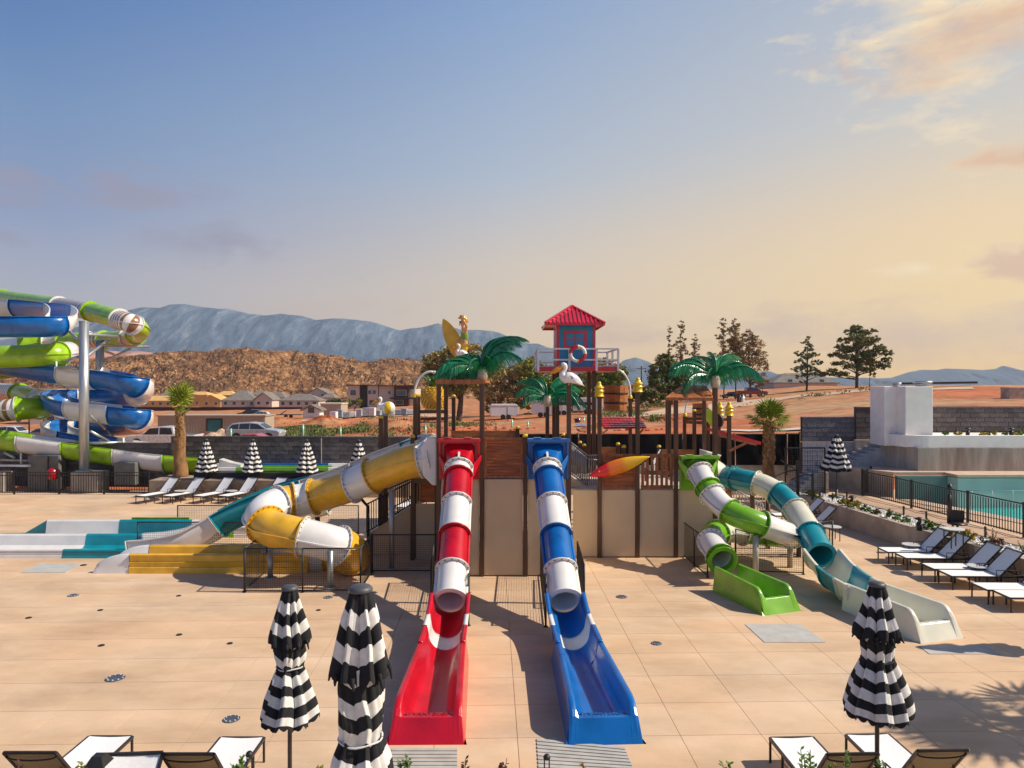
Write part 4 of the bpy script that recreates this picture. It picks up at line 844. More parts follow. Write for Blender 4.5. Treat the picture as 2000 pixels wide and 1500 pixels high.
t = thing('red_pump', 'small red pump tank behind the iron fence', 'pump', (wx(104,33), 33, .5)); m = MB(); m.lathe([(0,.55),(.2,.6),(.24,.9),(.2,1.05),(.1,1.1),(0,1.1)], 14, (wx(104,33), 32.95, 0)); m.build('tank', P_RED, t)
m = MB(); m.tube([(wx(104,33)+.15, 32.9, 1.0), (wx(104,33)+.3, 32.9, 1.05), (wx(104,33)+.3, 32.9, .9)], .03, 6); m.build('handle', P_RED, t)
for k, (pa, pb, lb) in enumerate([((20,33.2), (128,33.2), 'long pale pipe lying across the equipment yard')]):
    m = MB(); m.tube([(wx(*pa)-2, 33.1, 1.22), (wx(60,33.1), 33.1, 1.2)], .06, 10); o = m.build('pipe', P_GREY, loc=(wx(20,33), 33.1, 1.2)); setp(o, lb, 'pipe')
m = MB(); m.bx(wx(-100,33), wx(290,33), 32.7, 33.5, -.02, .012); m.build('gravel_bed', M('tan_gravel', (.5,.33,.2), rough=1, var=.3, scale=12, bump=1), kind='stuff')
# ---- iron picket fences ----
def iron_fence(label, pts, h, gap, group=None, posts=2.0, zoff=.06, rail2=True):
    a0 = Vector(pts[0]); t = thing('iron_fence', label, 'fence', a0, group); o3 = ORG[t.name]; n = 0
    pk = bpy.data.meshes.new('picket'); q = MB(); q.box((0, 0, h/2), (.019, .019, h-.12)); pk.from_pydata(q.v, [], q.f); pk.materials.append(DARK)
    for a, b in zip(pts, pts[1:]):
        a, b = Vector(a), Vector(b); L = (b-a).length; d = (b-a)/L
        for z in ((zoff+.04, h-.02) + ((h-.16,) if rail2 else ())):
            m = MB(); m.beam(a+Vector((0,0,z)), b+Vector((0,0,z)), .03, .035); m.build('rail', DARK, t)
        k = max(1, round(L/posts))
        for i in range(k+1):
            if i == k and b != Vector(pts[-1]): continue
            p = a.lerp(b, i/k); m = MB(); m.box(p+Vector((0,0,h/2+.02)), (.06, .06, h+.04)); m.build('post', DARK, t)
        g = int(L/gap)
        for i in range(1, g):
            p = a+d*(i*gap)
            if n < 298:
                o = bpy.data.objects.new('picket', pk); COL.objects.link(o); o.parent = t; o.location = p-o3; n += 1
    return t
iron_fence('black iron picket fence at the far left before the equipment yard', [(wx(-60,32.2), 32.2, 0), (wx(291,32.2), 32.2, 0)], 1.02, .115, posts=2.05)
fz_ = .7
fr_pts = [(wx(1686,27.3), 27.3, fz_), G(1780,993,fz_)[:], G(1890,1021,fz_)[:], G(2000,1050,fz_)[:], G(2160,1090,fz_)[:]]
iron_fence('long black iron pool fence running forward on the right terrace', fr_pts, .96, .105, posts=1.9, rail2=False)
iron_fence('short black iron gate leaf beside the corner of the pool fence', [(wx(1686,27.35), 27.42, fz_), (wx(1719,27.6), 28.3, fz_)], 1.0, .105, posts=2)
# ---- right terrace ----
WALK = M('tan_walkway_concrete', (.60,.40,.26), rough=.85, var=.12, scale=.6, bump=.2, bscale=50)
# planter wall line: (11.55,25.9)->(12.6,16)
PWL = [(10.9, 30.2), (11.35, 26.5), (11.62, 24.5), (12.0, 21.5), (12.35, 19.0), (12.75, 16.3), (13.3, 12.8)]
m = MB(); pts = [(x+1.15, y) for x, y in PWL]
poly = [(p[0], p[1], .70) for p in pts]+[(17.6, 12.8, .70), (17.2, 16, .70), (15.9, 21, .70), (14.6, 25.3, .70), (14.2, 27.9, .70), (16, 30.0, .70), (10.9, 30.4, .7)]
m.prism(poly, (0, 0, -.65)); m.build('terrace_walkway', WALK, kind='structure')
pw = thing('planter_wall', 'long low concrete planter wall along the right loungers', 'wall', (12, 21, 0)); 
for k, (a, b) in enumerate(zip(PWL, PWL[1:])):
    va, vb = Vector((a[0], a[1], 0)), Vector((b[0], b[1], 0)); d = (vb-va).normalized()*.008; m = MB(); n_ = Vector((-d.y, d.x, 0)).normalized()*.2
    if n_.x < 0: n_ = -n_
    m.prism([va+d, vb-d, vb-d+n_, va+d+n_], (0, 0, .70)); m.build('wall_section', CONC_ST if k % 2 else CONC, pw)
WGR = M('white_pebbles', (.80,.77,.72), rough=.9, var=.12, scale=25, bump=.3, bscale=30)
m = MB(); poly = [(x+.18, y, .665) for x, y in PWL]+[(x+1.14, y, .665) for x, y in PWL[::-1]]; m.add(poly, [tuple(range(len(poly)))]); m.build('pebble_bed', WGR, kind='structure')
mb = MB()
for _ in range(2200):
    y = random.uniform(15.5, 29.5); x = interp(sorted([(b, a) for a, b in PWL]), y)+random.uniform(.24, 1.1); s = random.uniform(.018, .045)
    mb.box((x, y, .668+s*.3), (s*1.3, s, s*.8), Euler((random.random()*3, random.random()*3, random.random()*3)).to_matrix())
mb.build('white_pebbles', WGR, kind='stuff')
# raised pool: basin, coping, upper terrace
POOLW = M('shaded_teal_plaster', (.14,.23,.21), rough=.7, var=.08, scale=1); POOLL = M('pale_teal_pool_plaster', (.44,.54,.48), rough=.7, var=.08, scale=1); UPT = M('upper_terrace_concrete', (.60,.43,.31), rough=.85, var=.08)  # POOLW: darker copy of the pool plaster, wall shade painted into its colour
WAT = bpy.data.materials.new('pool_water'); WAT.use_nodes = True; b_ = WAT.node_tree.nodes['Principled BSDF']; b_.inputs['Base Color'].default_value = (.05,.62,.55,1); b_.inputs['Roughness'].default_value = .05; b_.inputs['Transmission Weight'].default_value = .25
nn = WAT.node_tree.nodes.new('ShaderNodeTexNoise'); nn.inputs['Scale'].default_value = 2.2; nn.inputs['Detail'].default_value = 4; bp_ = WAT.node_tree.nodes.new('ShaderNodeBump'); bp_.inputs['Strength'].default_value = .35; bp_.inputs['Distance'].default_value = .12; WAT.node_tree.links.new(nn.outputs['Fac'], bp_.inputs['Height']); WAT.node_tree.links.new(bp_.outputs[0], b_.inputs['Normal'])
# far basin wall at y=26.2 ; inner corner px 1881 ; top z 1.55
yb = 26.4; xc = wx(1881, yb)
pool = thing('raised_pool', 'raised pool basin with teal walls behind the black fence', 'pool', (17, 25, 0))
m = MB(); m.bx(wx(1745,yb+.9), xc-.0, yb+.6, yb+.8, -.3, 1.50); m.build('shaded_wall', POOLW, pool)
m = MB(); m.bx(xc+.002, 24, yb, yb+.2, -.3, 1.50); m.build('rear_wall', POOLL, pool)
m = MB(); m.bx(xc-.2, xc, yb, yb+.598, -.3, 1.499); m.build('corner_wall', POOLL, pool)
m = MB(); m.add([(14.9, 25.3, .42), (24, 25.3, .42), (24, 15, .42), (17.9, 15, .42), (16.4, 20.8, .42)], [(0, 1, 2, 3, 4)]); m.v = [(v[0], v[1]+1.08 if v[1] > 25 else v[1], v[2]) for v in m.v]; w_ = m.build('water', WAT, kind='structure')
m = MB(); m.bx(14, 24, 14, 26.4, -.35, -.3); m.build('pool_floor', POOLL, pool)
m = MB(); m.prism([(14.35, 26.4, .72), (14.95, 26.4, .72), (16.55, 20.9, .72), (18.2, 14.5, .72), (17.6, 14.5, .72), (15.95, 20.9, .72)], (0, 0, -.9)); m.build('near_coping', UPT, pool)
m = MB(); m.prism([(wx(1608,29.6), 29.6, 1.53), (wx(1745,27.2), yb+.78, 1.53), (xc-.22, yb+.78, 1.53), (xc-.22, yb-.04, 1.53), (26, yb-.04, 1.53), (26, 31, 1.53), (wx(1608,31), 31, 1.53)], (0, 0, .10)); m.build('upper_terrace', UPT, kind='structure')
m = MB(); a, b, c_ = Vector((wx(1610,29.6), 29.62, 0)), Vector((wx(1744,27.25), 27.25, 0)), None; m.prism([a, b, b+Vector((0,.5,0)), a+Vector((.3,.5,0))], (0, 0, 1.528)); o = m.build('terrace_wall', CONC, loc=a); setp(o, 'pale concrete wall edging the upper terrace behind the right umbrella', 'wall')
# glass rail inside the pool
t = thing('pool_rail', 'thin grey rail with panels along the rear pool wall', 'rail', (xc+.2, yb-.3, .4))
for k in range(7):
    m = MB(); x = xc+.15+k*.75; m.tube([(x, yb-.28, .3), (x, yb-.28, 1.08)], .012, 6); m.build('post', P_GREY, t)
m = MB(); m.tube([(xc+.1, yb-.28, 1.08), (xc+5, yb-.28, 1.08)], .014, 6); m.build('top_rail', P_GREY, t)
# stained concrete wall, white raised bed, chimneys
yw = 28.0
m = MB(); m.prism([(wx(1729,29.3), 29.3, 0), (wx(1792,27.6), 27.55, 0), (wx(2160,27.5), 27.5, 0), (wx(2160,28.6), 28.6, 0), (wx(1729,29.3), 29.9, 0)], (0, 0, 1)); m.v = [(v[0], v[1], 1.631 if v[2] < .5 else (2.62 if v[0] < 15.4 else 2.52)) for v in m.v]
o = m.build('stained_concrete_wall', CONC_ST, loc=(wx(1800,27.6), 27.6, 1.63)); setp(o, 'stained board concrete wall below the white raised bed', 'wall')
t = thing('white_chimney_wall', 'white stucco wall with two chimney towers, curving into a raised bed', 'wall', (wx(1780,28), 28, 2.6))
m = MB(); m.bx(wx(1731,28.6), wx(1769,28.6), 28.75, 29.9, 2.5, CAMZ+(750-755)/F*28.7); m.build('left_tower', WHITEP, t, bev=.02)
m = MB(); m.bx(wx(1771,28.0), wx(1825,28.0), 28.1, 29.9, 2.5, CAMZ+(750-755)/F*28.1); m.build('right_tower', WHITEP, t, bev=.02)
m = MB(); arc = []; cx, cy, rr = wx(1812,27.7), 28.75, 1.1
for k in range(9): an = math.pi+k*math.pi/2/8; arc.append((cx+rr*math.cos(an)*.9, cy+rr*math.sin(an), 2.53))
poly = arc+[(wx(2160,27.65), 27.65, 2.53), (wx(2160,27.9), 27.9, 2.53), (cx, 27.9, 2.53), (cx-.55, 28.1, 2.53)]
m.prism(poly, (0, 0, .46)); m.build('raised_bed_wall', WHITEP, t)
m = MB(); m.bx(wx(1825,28), wx(2160,28), 27.9, 30.3, 2.5, 2.93); m.build('bed_soil', WGR, t)
fil = MB(); pf = [(wx(1790,28.08), 28.0, 2.99)]
m = MB(); zz = 3.0; q = []
for k in range(9): an = math.pi+k*math.pi/2/8; q.append((wx(1790,28)+1.0+.95*math.cos(an)-.25, 28.05, zz+.75+.75*math.sin(an)))
for px, ww, hh in ((1751,.19,.16), (1802,.36,.22)):
    p = W(px, 755, 28.9); t2 = thing('roof_vent', ('small' if px < 1780 else 'large')+' round metal vent on top of the '+('left' if px < 1780 else 'right')+' chimney', 'vent', p)
    m = MB(); m.lathe([(ww*.7, 0), (ww*.7, hh*.5), (ww*.8, hh*.55), (ww, hh*.6), (ww, hh*.95), (ww*.9, hh), (0, hh)], 18, (p.x, p.y, p.z)); m.build('cowl', GALV, t2)
    m = MB(); m.lathe([(ww*.75, hh*.2), (ww*.75, hh*.45)], 18, (p.x, p.y, p.z)); m.build('louvre', CHROME, t2)
# stairs (two flights)
def stairs(label, a, b, w, n, z0, z1, mat=CONC):
    a, b = Vector(a), Vector(b); t = thing('stairs', label, 'stairs', a); d = (b-a)/n; s = Vector((-d.y, d.x, 0)).normalized()*w
    for k in range(n):
        zt = z0+(z1-z0)*(k+1)/n; p, q = a+d*k, a+d*(k+1); m = MB(); m.prism([Vector((v.x, v.y, max(0,z0-.4))) for v in (p, q-d*.004, q-d*.004+s, p+s)], (0, 0, zt-max(0, z0-.4))); m.build('step', mat, t)
    return t
STEPM = M('blue_grey_step_concrete', (.38,.38,.40), rough=.85)
stairs('lower flight of grey concrete steps behind the wire gate', (wx(1553,28.4), 28.3, 0), (wx(1606,28.4), 28.3, 0), 1.2, 6, .7, 1.6, STEPM)
stairs('upper flight of grey concrete steps left of the chimneys', (wx(1645,29.4), 29.25, 0), (wx(1729,29.4), 29.25, 0), .95, 7, 1.63, 2.5, STEPM)
m = MB(); m.bx(wx(1671,30.25), wx(1731,30.25), 30.22, 30.42, 1.63, 2.62); o = m.build('stair_wall', CONC_ST, loc=(wx(1700,30), 30.2, 1.63)); setp(o, 'concrete wall rising behind the upper flight of steps', 'wall')
m = MB(); m.bx(wx(1607,28.3), wx(1612,28.3), 28.0, 29.5, 0, 1.52); o = m.build('stair_wall', CONC, loc=(wx(1609,28.4), 28.6, 0)); setp(o, 'short concrete side wall at the top of the lower steps', 'wall')
# hand rails and wire gate near the lower steps
t = thing('wire_gate', 'black wire mesh gate frame before the lower steps', 'gate', (wx(1570,28.6), 27.9, .7))
gx0, gx1, gm = wx(1534,27.9), wx(1611,27.9), wx(1559,27.9); zt = CAMZ-(875-750)/F*27.9
m = MB()
for x, z0 in ((gx0, .7), (gx1, .7)): m.beam((x, 27.9, z0), (x, 27.9, zt), .05)
m.beam((gx0, 27.9, zt), (gx1, 27.9, zt), .05); m.build('frame', DARK, t)
m = MB()
for k in range(1, 16): m.beam((gx0+(gx1-gx0)*k/16, 27.9, .75), (gx0+(gx1-gx0)*k/16, 27.9, zt), .008)
for k in range(1, 18): m.beam((gx0, 27.9, .75+(zt-.75)*k/18), (gx1, 27.9, .75+(zt-.75)*k/18), .008)
m.build('wire_mesh', DARK, t, kind='stuff')
t = thing('hand_rail', 'black stair hand rail with thick posts behind the teal slide', 'hand rail', (wx(1559,27.4), 27.4, .7))
m = MB(); m.beam((wx(1558,27.2), 27.2, .7), (wx(1558,27.2), 27.2, CAMZ-(900-750)/F*27.2), .10); m.build('post', DARK, t)
m = MB(); m.beam((wx(1587,26.4), 26.4, .7), (wx(1587,26.4), 26.4, CAMZ-(924-750)/F*26.4), .07); m.build('post', DARK, t)
m = MB(); m.tube([W(1525,899,28.5), W(1558,920,27.2)], .025, 8); m.tube([W(1500,937,26.2), W(1535,921,27.5), W(1558,918,27.2)], .025, 8); m.tube([W(1545,937,26.4), W(1575,926,26.4), W(1587,925,26.4), W(1587,940,26.4)], .025, 8); m.build('rail', DARK, t)
# ================= slides =================
def frames(path):
    out = []; k = len(path)
    for i, p in enumerate(path):
        t = (path[min(i+1, k-1)]-path[max(i-1, 0)]).normalized(); s = t.cross(Vector((0, 0, 1)))
        s = s.normalized() if s.length > 1e-4 else (out[-1][1] if out else Vector((1, 0, 0)))
        out.append((t, s, s.cross(t).normalized()))
    return out
def shell(mb, path, fr, prof_o, prof_i, closed):
    """sweep an outer and inner profile (lists of (a,b) or callables of fraction) as one shell"""
    n = len(prof_o); k = len(path); b = len(mb.v)
    for (p, (t, s, u)) in zip(path, fr):
        for (x, z) in prof_o: mb.v.append(tuple(p+s*x+u*z))
        for (x, z) in prof_i: mb.v.append(tuple(p+s*x+u*z))
    w = 2*n; rng = n if closed else n-1
    for i in range(k-1):
        for j in range(rng):
            j2 = (j+1) % n
            mb.f.append((b+i*w+j, b+i*w+j2, b+(i+1)*w+j2, b+(i+1)*w+j)); mb.sm.append(True)
            mb.f.append((b+i*w+n+j2, b+i*w+n+j, b+(i+1)*w+n+j, b+(i+1)*w+n+j2)); mb.sm.append(True)
        if not closed:
            for j, sgn in ((0, 1), (n-1, -1)):
                q = (b+i*w+j, b+(i+1)*w+j, b+(i+1)*w+n+j, b+i*w+n+j); mb.f.append(q if sgn > 0 else q[::-1]); mb.sm.append(False)
    for i in (0, k-1):
        for j in range(rng):
            j2 = (j+1) % n; mb.f.append((b+i*w+j, b+i*w+n+j, b+i*w+n+j2, b+i*w+j2)); mb.sm.append(False)
    mb.m += [0]*(len(mb.f)-len(mb.m))
def circ(r, n=28): return [(r*math.cos(2*math.pi*j/n), r*math.sin(2*math.pi*j/n)) for j in range(n)]
def trough(r, wall=.25, n=18, flat=0):
    a = [(-r-flat, wall)] + [(-r*math.cos(math.pi*j/n)-(flat if j <= n//2 else -flat), -r*math.sin(math.pi*j/n)) for j in range(n+1)] + [(r+flat, wall)]
    return a
def nt(r, z0, wall): pass
def cut(path, fr, s0, s1):
    k = len(path)-1; i0, i1 = int(round(s0*k)), int(round(s1*k)); i1 = max(i1, i0+1); return path[i0:i1+1], fr[i0:i1+1]
def tube_run(t, path, r, segs, flange=.07, seam=True, ends=True, bolts=14, stripes=None, partname='tube_segment', fw=.028):
    """path resampled; segs: list of (fraction_end, material)"""
    fr = frames(path); a = 0
    for (e, mat) in segs:
        P, Fm = cut(path, fr, a, e); stripe = isinstance(mat, tuple)
        m = MB(); shell(m, P, Fm, circ(r), circ(r-.03), True)
        if stripe:
            n0 = len(P)-1; per = 56; m.m = []
            for fi, f in enumerate(m.f):
                i = fi//per if fi < n0*per else n0-1
                m.m.append(int(i*(P[1]-P[0]).length/mat[2]) % 2)
        if seam:
            for sg in (-1, 1):
                shell(m, P, Fm, [(sg*(r-.01), .018), (sg*(r+.055), .018)], [(sg*(r-.01), -.018), (sg*(r+.055), -.018)], False)
            m.m += [0]*(len(m.f)-len(m.m))
        m.build(partname, list(mat[:2]) if stripe else mat, t)
        for q in ((P[0], Fm[0], 1), (P[-1], Fm[-1], -1)):
            p, (tt, s, u), sg = q; fm = MB(); A = p+tt*(.002 if sg > 0 else -fw-.002); Bq = p+tt*(fw+.002 if sg > 0 else -.002)
            shell(fm, [A, Bq], [(tt, s, u)]*2, circ(r+flange), circ(r-.005), True)
            for k in range(bolts):
                an = 2*math.pi*(k+.5)/bolts; c = (p+tt*(fw+.006)*sg)+s*(r+flange*.55)*math.cos(an)+u*(r+flange*.55)*math.sin(an)
                rot = Matrix((s, tt, u)).transposed(); fm.box(c, (.026, .022, .026), rot, 1)
            fm.build('flange', [mat[0] if stripe else mat, BOLT], t)
        a = e
def stripe_n(mat): return mat[2]
def open_run(t, path, prof, segs, lip=.05, th=.035, partname='trough_section', rib=True):
    fr = frames(path); a = 0
    for (e, mat) in segs:
        P, Fm = cut(path, fr, a, e); m = MB(); n = len(prof); po = []
        # outward offset profile
        for i, (x, z) in enumerate(prof):
            x0, z0 = prof[max(0, i-1)]; x1, z1 = prof[min(n-1, i+1)]; dx, dz = x1-x0, z1-z0; L = math.hypot(dx, dz) or 1
            po.append((x+dz/L*th, z-dx/L*th))
        shell(m, P, Fm, po, prof, False)
        for k, sg in ((0, -1), (n-1, 1)):   # rolled lip
            x, z = prof[k]; shell(m, P, Fm, [(x, z+.012), (x+sg*lip, z+.012)], [(x, z-.02), (x+sg*lip, z-.02)], False)
        m.build(partname, mat, t)
        if rib:
            for q in (0, -1):
                p, (tt, s, u) = P[q], Fm[q]; sg = 1 if q == 0 else -1; fm = MB(); A = p+tt*(.002 if sg > 0 else -.03); Bq = p+tt*(.03 if sg > 0 else -.002)
                pf = [(x+(x2)*.05, z+z2*.05) for (x, z), (x2, z2) in [((po[i]), ((po[i][0]-prof[i][0])/th, (po[i][1]-prof[i][1])/th)) for i in range(n)]]
                shell(fm, [A, Bq], [(tt, s, u)]*2, pf, [(x*1.002, z*1.002) for x, z in po], False); fm.build('flange', mat, t)
        a = e
def scoop(t, P0, dirv, w0, w1, h_side, L, mat, z_bot=0.0, lipx=.13, name='exit_trough', h0=None):
    """straight flat run-out: thick side walls, raised end lip, sloping nose; P0 start centre on ground, dirv unit"""
    d = Vector(dirv).normalized(); s = Vector((-d.y, d.x, 0)); s = -s
    def X(a, b, z): return P0+d*a+s*b+Vector((0, 0, z))
    n = 34; m = MB(); h0 = h0 or h_side
    sec = []
    for i in range(n+1):
        a = L*i/n; f = i/n; w = w0+(w1-w0)*f; h = h0+(h_side-h0)*f
        nose = max(0, (f-.88)/.12); h = h*(1-nose**2*.34); base = .12
        sec.append([(-w/2-.05, 0), (-w/2-.01, h*.55), (-w/2+.0, h-.02), (-w/2+.045, h), (-w/2+.10, h-.015), (-w/2+.14, h*.5), (-w/2+.20, base+.02), (-w/2+.28, base-.015), (0, base-.03), (w/2-.28, base-.015), (w/2-.20, base+.02), (w/2-.14, h*.5), (w/2-.10, h-.015), (w/2-.045, h), (w/2, h-.02), (w/2+.01, h*.55), (w/2+.05, 0)])
        if f > .905:   # step up at the end: lip
            k = min(1, (f-.905)/.028); up = min(h-.02, .14+.16*k)
            row = sec[-1]
            for q in (6, 7, 8, 9, 10): row[q] = (row[q][0], up)
            for q in (5, 11): row[q] = (row[q][0], max(row[q][1], up+.005))
    k = len(sec[0])
    for i, row in enumerate(sec):
        for (b_, z) in row: m.v.append(tuple(X(L*i/n, b_, z)))
    for i in range(n):
        for j in range(k-1): m.f.append((i*k+j, i*k+j+1, (i+1)*k+j+1, (i+1)*k+j)); m.m.append(0); m.sm.append(i < n-1)
    # nose slope to the ground
    b0 = len(m.v)
    for (b_, z) in sec[-1]: m.v.append(tuple(X(L+.17, b_*1.05, 0)))
    for j in range(k-1): m.f.append((n*k+j, n*k+j+1, b0+j+1, b0+j)); m.m.append(0); m.sm.append(False)
    m.add([X(0, b_, z) for b_, z in sec[0]], [tuple(range(k))])
    o = m.build(name, mat, t, bev=.012); return o
WATER_IN = M('shallow_water_film', (.03,.08,.20), rough=.05)
# ---- red and blue twin slides ----
def box_entry(t, xl, xr, zb, zt, y0, y1, mat, cx, cz, r):
    """moulded entry box: rear frame, tapering to the tube mouth"""
    m = MB(); m.bx(xl, xr, y1-.04, y1, zb, zt); m.build('back_plate', mat, t, bev=.012)
    m = MB(); m.bx(xl-.02, xr+.02, y1-.30, y1-.042, zt-.07, zt+.02)
    for x in ((xl+xr)/2-.28, (xl+xr)/2+.22): m.bx(x-.1, x+.1, y1-.3, y1-.1, zt+.021, zt+.05)
    m.build('top_lip', mat, t, bev=.015)
    for xa, xb in ((xl, xl+.05), (xr-.05, xr)):
        m = MB(); m.prism([(xa, y1-.041, zb), (xa, y1-.041, zt-.071), (xa, y1-.24, zt-.071), (xa, y1-.12, (zb+zt)/2), (xa, y1-.06, zb)], (xb-xa, 0, 0)); m.build('side_wing', mat, t)
    # hood: loft from rectangle to circle
    n = 28; ring0, ring1 = [], []
    hw = (xr-xl)/2-.13; zc0 = (zt-.12+zb+.25)/2; hh = (zt-.12-zb-.25)/2; xm = (xl+xr)/2
    for j in range(n):
        an = 2*math.pi*j/n; c, s = math.cos(an), math.sin(an); q = 1/max(abs(c), abs(s)); q = min(q, 1.32)
        ring0.append((xm+c*q*hw, y1-.045, zc0+s*q*hh)); ring1.append((cx+c*(r+.02), y0, cz+s*(r+.02)))
    mid = [tuple(Vector(a).lerp(Vector(b), .6)+Vector((0, .05, 0))) for a, b in zip(ring0, ring1)]
    m = MB(); m.add(ring0+mid+ring1, [(i*n+j, i*n+(j+1) % n, (i+1)*n+(j+1) % n, (i+1)*n+j) for i in range(2) for j in range(n)], 0, True); m.build('hood', mat, t)
    for sg in (-1, 1):   # triangular gussets beside the mouth
        m = MB(); xx = cx+sg*(r+.03); m.prism([(xx, y0+.02, cz+.05), (xx+sg*.2, y1-.2, cz+.28), (xx+sg*.2, y1-.2, cz+.18), (xx, y0+.02, cz-.28)], (sg*.02, .01, 0)); m.build('gusset', mat, t)
def twin(name, label, col, dark, x18, x14, xe, pxl):
    t = thing(name, label, 'slide', (x14, 14.5, 0)); rr = .30
    ctr = lambda D: Vector((x18+(x14-x18)*(18-D)/3.5, D, .67+(D-14.5)*.663))
    path = [ctr(17.85-.05*i) for i in range(int((17.85-14.38)/.05)+1)]
    segs = [(.075, P_WHITE), (.30, col), (.545, P_WHITE), (.79, col), (1.0, P_WHITE)]
    tube_run(t, path, rr, segs)
    # ridge on the first cap
    m = MB(); p = ctr(17.8); m.beam(ctr(17.95)+Vector((0, 0, rr+.0)), ctr(17.62)+Vector((0, 0, rr+.01)), .05, .09); m.build('ridge', P_WHITE, t)
    D0 = ctr(17.85); box_entry(t, wx(pxl, 18.42), wx(pxl+79, 18.42), 2.54, 3.58, 17.86, 18.44, col, D0.x, D0.z, rr)
    # open transition
    q = [Vector((x14, 14.40, .625)), Vector((x14+(xe-x14)*.12, 13.9, .44)), Vector((x14+(xe-x14)*.25, 13.3, .375)), Vector((x14+(xe-x14)*.38, 12.75, .355)), Vector((x14+(xe-x14)*.45, 12.35, .35))]
    P = crom(q, .05); prof = [(-.33, .17)]+[(-.30*math.cos(math.pi*j/16), -.30*math.sin(math.pi*j/16)) for j in range(17)]+[(.33, .17)]
    open_run(t, P, prof, [(.36, col), (.60, P_WHITE), (1.0, col)], lip=.085)
    a = Vector((x14+(xe-x14)*.40, 12.85, 0)); b = Vector((xe, 10.02, 0)); scoop(t, a, b-a, .80, .98, .50, (b-a).length, col, h0=.52)
    # thin water film in the trough
    # support legs
    m = MB(); p = ctr(16.2); m.tube([(p.x, p.y, 0), (p.x, p.y, p.z-rr-.03)], .05, 10); m.build('support_leg', ALU, t)
    # raised lettering on the end lip
    d = (b-a).normalized(); L = (b-a).length
    cu = bpy.data.curves.new('lettering', 'FONT'); cu.body = 'VANTZEON'; cu.size = .105; cu.extrude = .004; cu.align_x = 'LEFT'; to = bpy.data.objects.new('tmp', cu); COL.objects.link(to); bpy.context.view_layer.update()
    me = bpy.data.meshes.new_from_object(to.evaluated_get(bpy.context.evaluated_depsgraph_get())); bpy.data.objects.remove(to); me.materials.clear(); me.materials.append(dark)
    lo = bpy.data.objects.new('lettering', me); COL.objects.link(lo); lo.parent = t; q = a+d*(L*.978)+Vector((-.22, 0, .304)); lo.location = q-ORG[t.name]; lo.rotation_euler = (0, 0, math.atan2(d.y, d.x)+R(90))
    m = MB(); c = q+Vector((-.09, .035, 0)); m.tube([c+Vector((.055*math.cos(x*.5)*(1-x*.05), .03*math.sin(x*.5)*(1-x*.05), .002)) for x in range(14)], [.004+.0009*x for x in range(14)], 6); m.build('emblem', dark, t)
    return t, a, b
red, ra, rb = twin('red_tube_slide', 'red and white straight tube slide ending in a red trough', P_RED, plast('embossed_dark_red', (.30,.003,.012)), wx(897,18), wx(880,14.5), wx(834,10.0), 858)
blu, ba, bb = twin('blue_tube_slide', 'blue and white straight tube slide ending in a blue trough', P_BLUE, plast('embossed_dark_blue', (.002,.08,.30)), wx(1068,18), wx(1102,14.5), wx(1180,10.0), 1031)
m = MB()
# ---- yellow and white spiral ----
t = thing('yellow_tube_slide', 'yellow and white spiral tube slide with a low yellow end trough', 'slide', W(590, 1130, 18.3))
yp = [(846,893,19.0),(800,902,19.1),(745,922,19.4),(690,946,19.6),(640,963,19.8),(594,975,19.85),(552,982,19.6),(524,994,19.1),(512,1012,18.5),(530,1032,18.05),(566,1042,17.85),(610,1052,17.8),(650,1062,17.9),(676,1071,18.2),(686,1084,18.7),(676,1090,19.15),(650,1090,19.4),(590,1090,19.4),(520,1090,19.35)]
P = crom([W(*a) for a in yp], .05)
def fracs(P, marks):
    out = []
    for mk in marks:
        v = W(*mk); out.append(min(range(len(P)), key=lambda i: (P[i]-v).length)/(len(P)-1))
    return out
f = fracs(P, [(820,897,19.05),(728,929,19.5),(685,948,19.6),(612,970,19.85),(575,978,19.75),(548,984,19.55),(521,1024,18.25),(592,1048,17.8),(660,1066,18.0),(686,1084,18.7),(640,1090,19.4)])
cols = [P_WHITE, P_YEL, P_WHITE, P_YEL, P_WHITE, P_YEL, P_WHITE, P_YEL, P_WHITE, P_YEL, P_YEL, P_WHITE]
tube_run(t, P, .45, list(zip(f+[1.0], cols)), flange=.075, bolts=22)
bx_ = W(842, 893, 19.0)
m = MB(); m.prism([(bx_.x-.16, 18.55, 2.60), (bx_.x-.22, 18.55, 3.35), (bx_.x-.05, 18.55, 3.60), (bx_.x+.20, 18.55, 3.62), (bx_.x+.20, 18.55, 2.35), (bx_.x+.08, 18.55, 2.35)], (0, .95, 0)); m.build('entry_box', P_WHITE, t, bev=.04)
# lane
def lane(t, P0, P1, w, hn, hf, segs, name='lane_section', base=.06, dz=0.0, ribs=True):
    """shallow straight lane from P0 to P1, near wall hn and far wall hf"""
    P0, P1 = Vector(P0), Vector(P1); d = (P1-P0).normalized(); s = Vector((0, 1, 0)); L = (P1-P0).length; a = 0
    for (e, mat) in segs:
        m = MB(); x0, x1 = P0.lerp(P1, a)+d*.004, P0.lerp(P1, e)-d*.004
        prof = [(-.06, 0), (-.045, hn*.3), (-.015, hn*.34), (-.03, hn*.58), (0, hn*.62), (-.0, hn-.04), (-.03, hn-.02), (.03, hn), (.10, hn), (.14, hn-.03), (.2, base+.05), (.3, base), (w-.3, base), (w-.2, base+.06), (w-.13, hf-.04), (w-.09, hf), (w-.02, hf), (w, hf-.03), (w+.03, 0)]
        vs = [p+s*y+Vector((0, 0, z+dz)) for p in (x0, x1) for y, z in prof]; k = len(prof)
        m.add(vs, [(j, j+1, k+j+1, k+j) for j in range(k-1)]+[tuple(range(k)), tuple(range(k, 2*k))]); m.build(name, mat, t); a = e
ys = 18.8
lane(t, (wx(600,ys), ys, 0), (wx(253,ys), ys, 0), 1.15, .50, .50, [(1.0, P_YEL)])
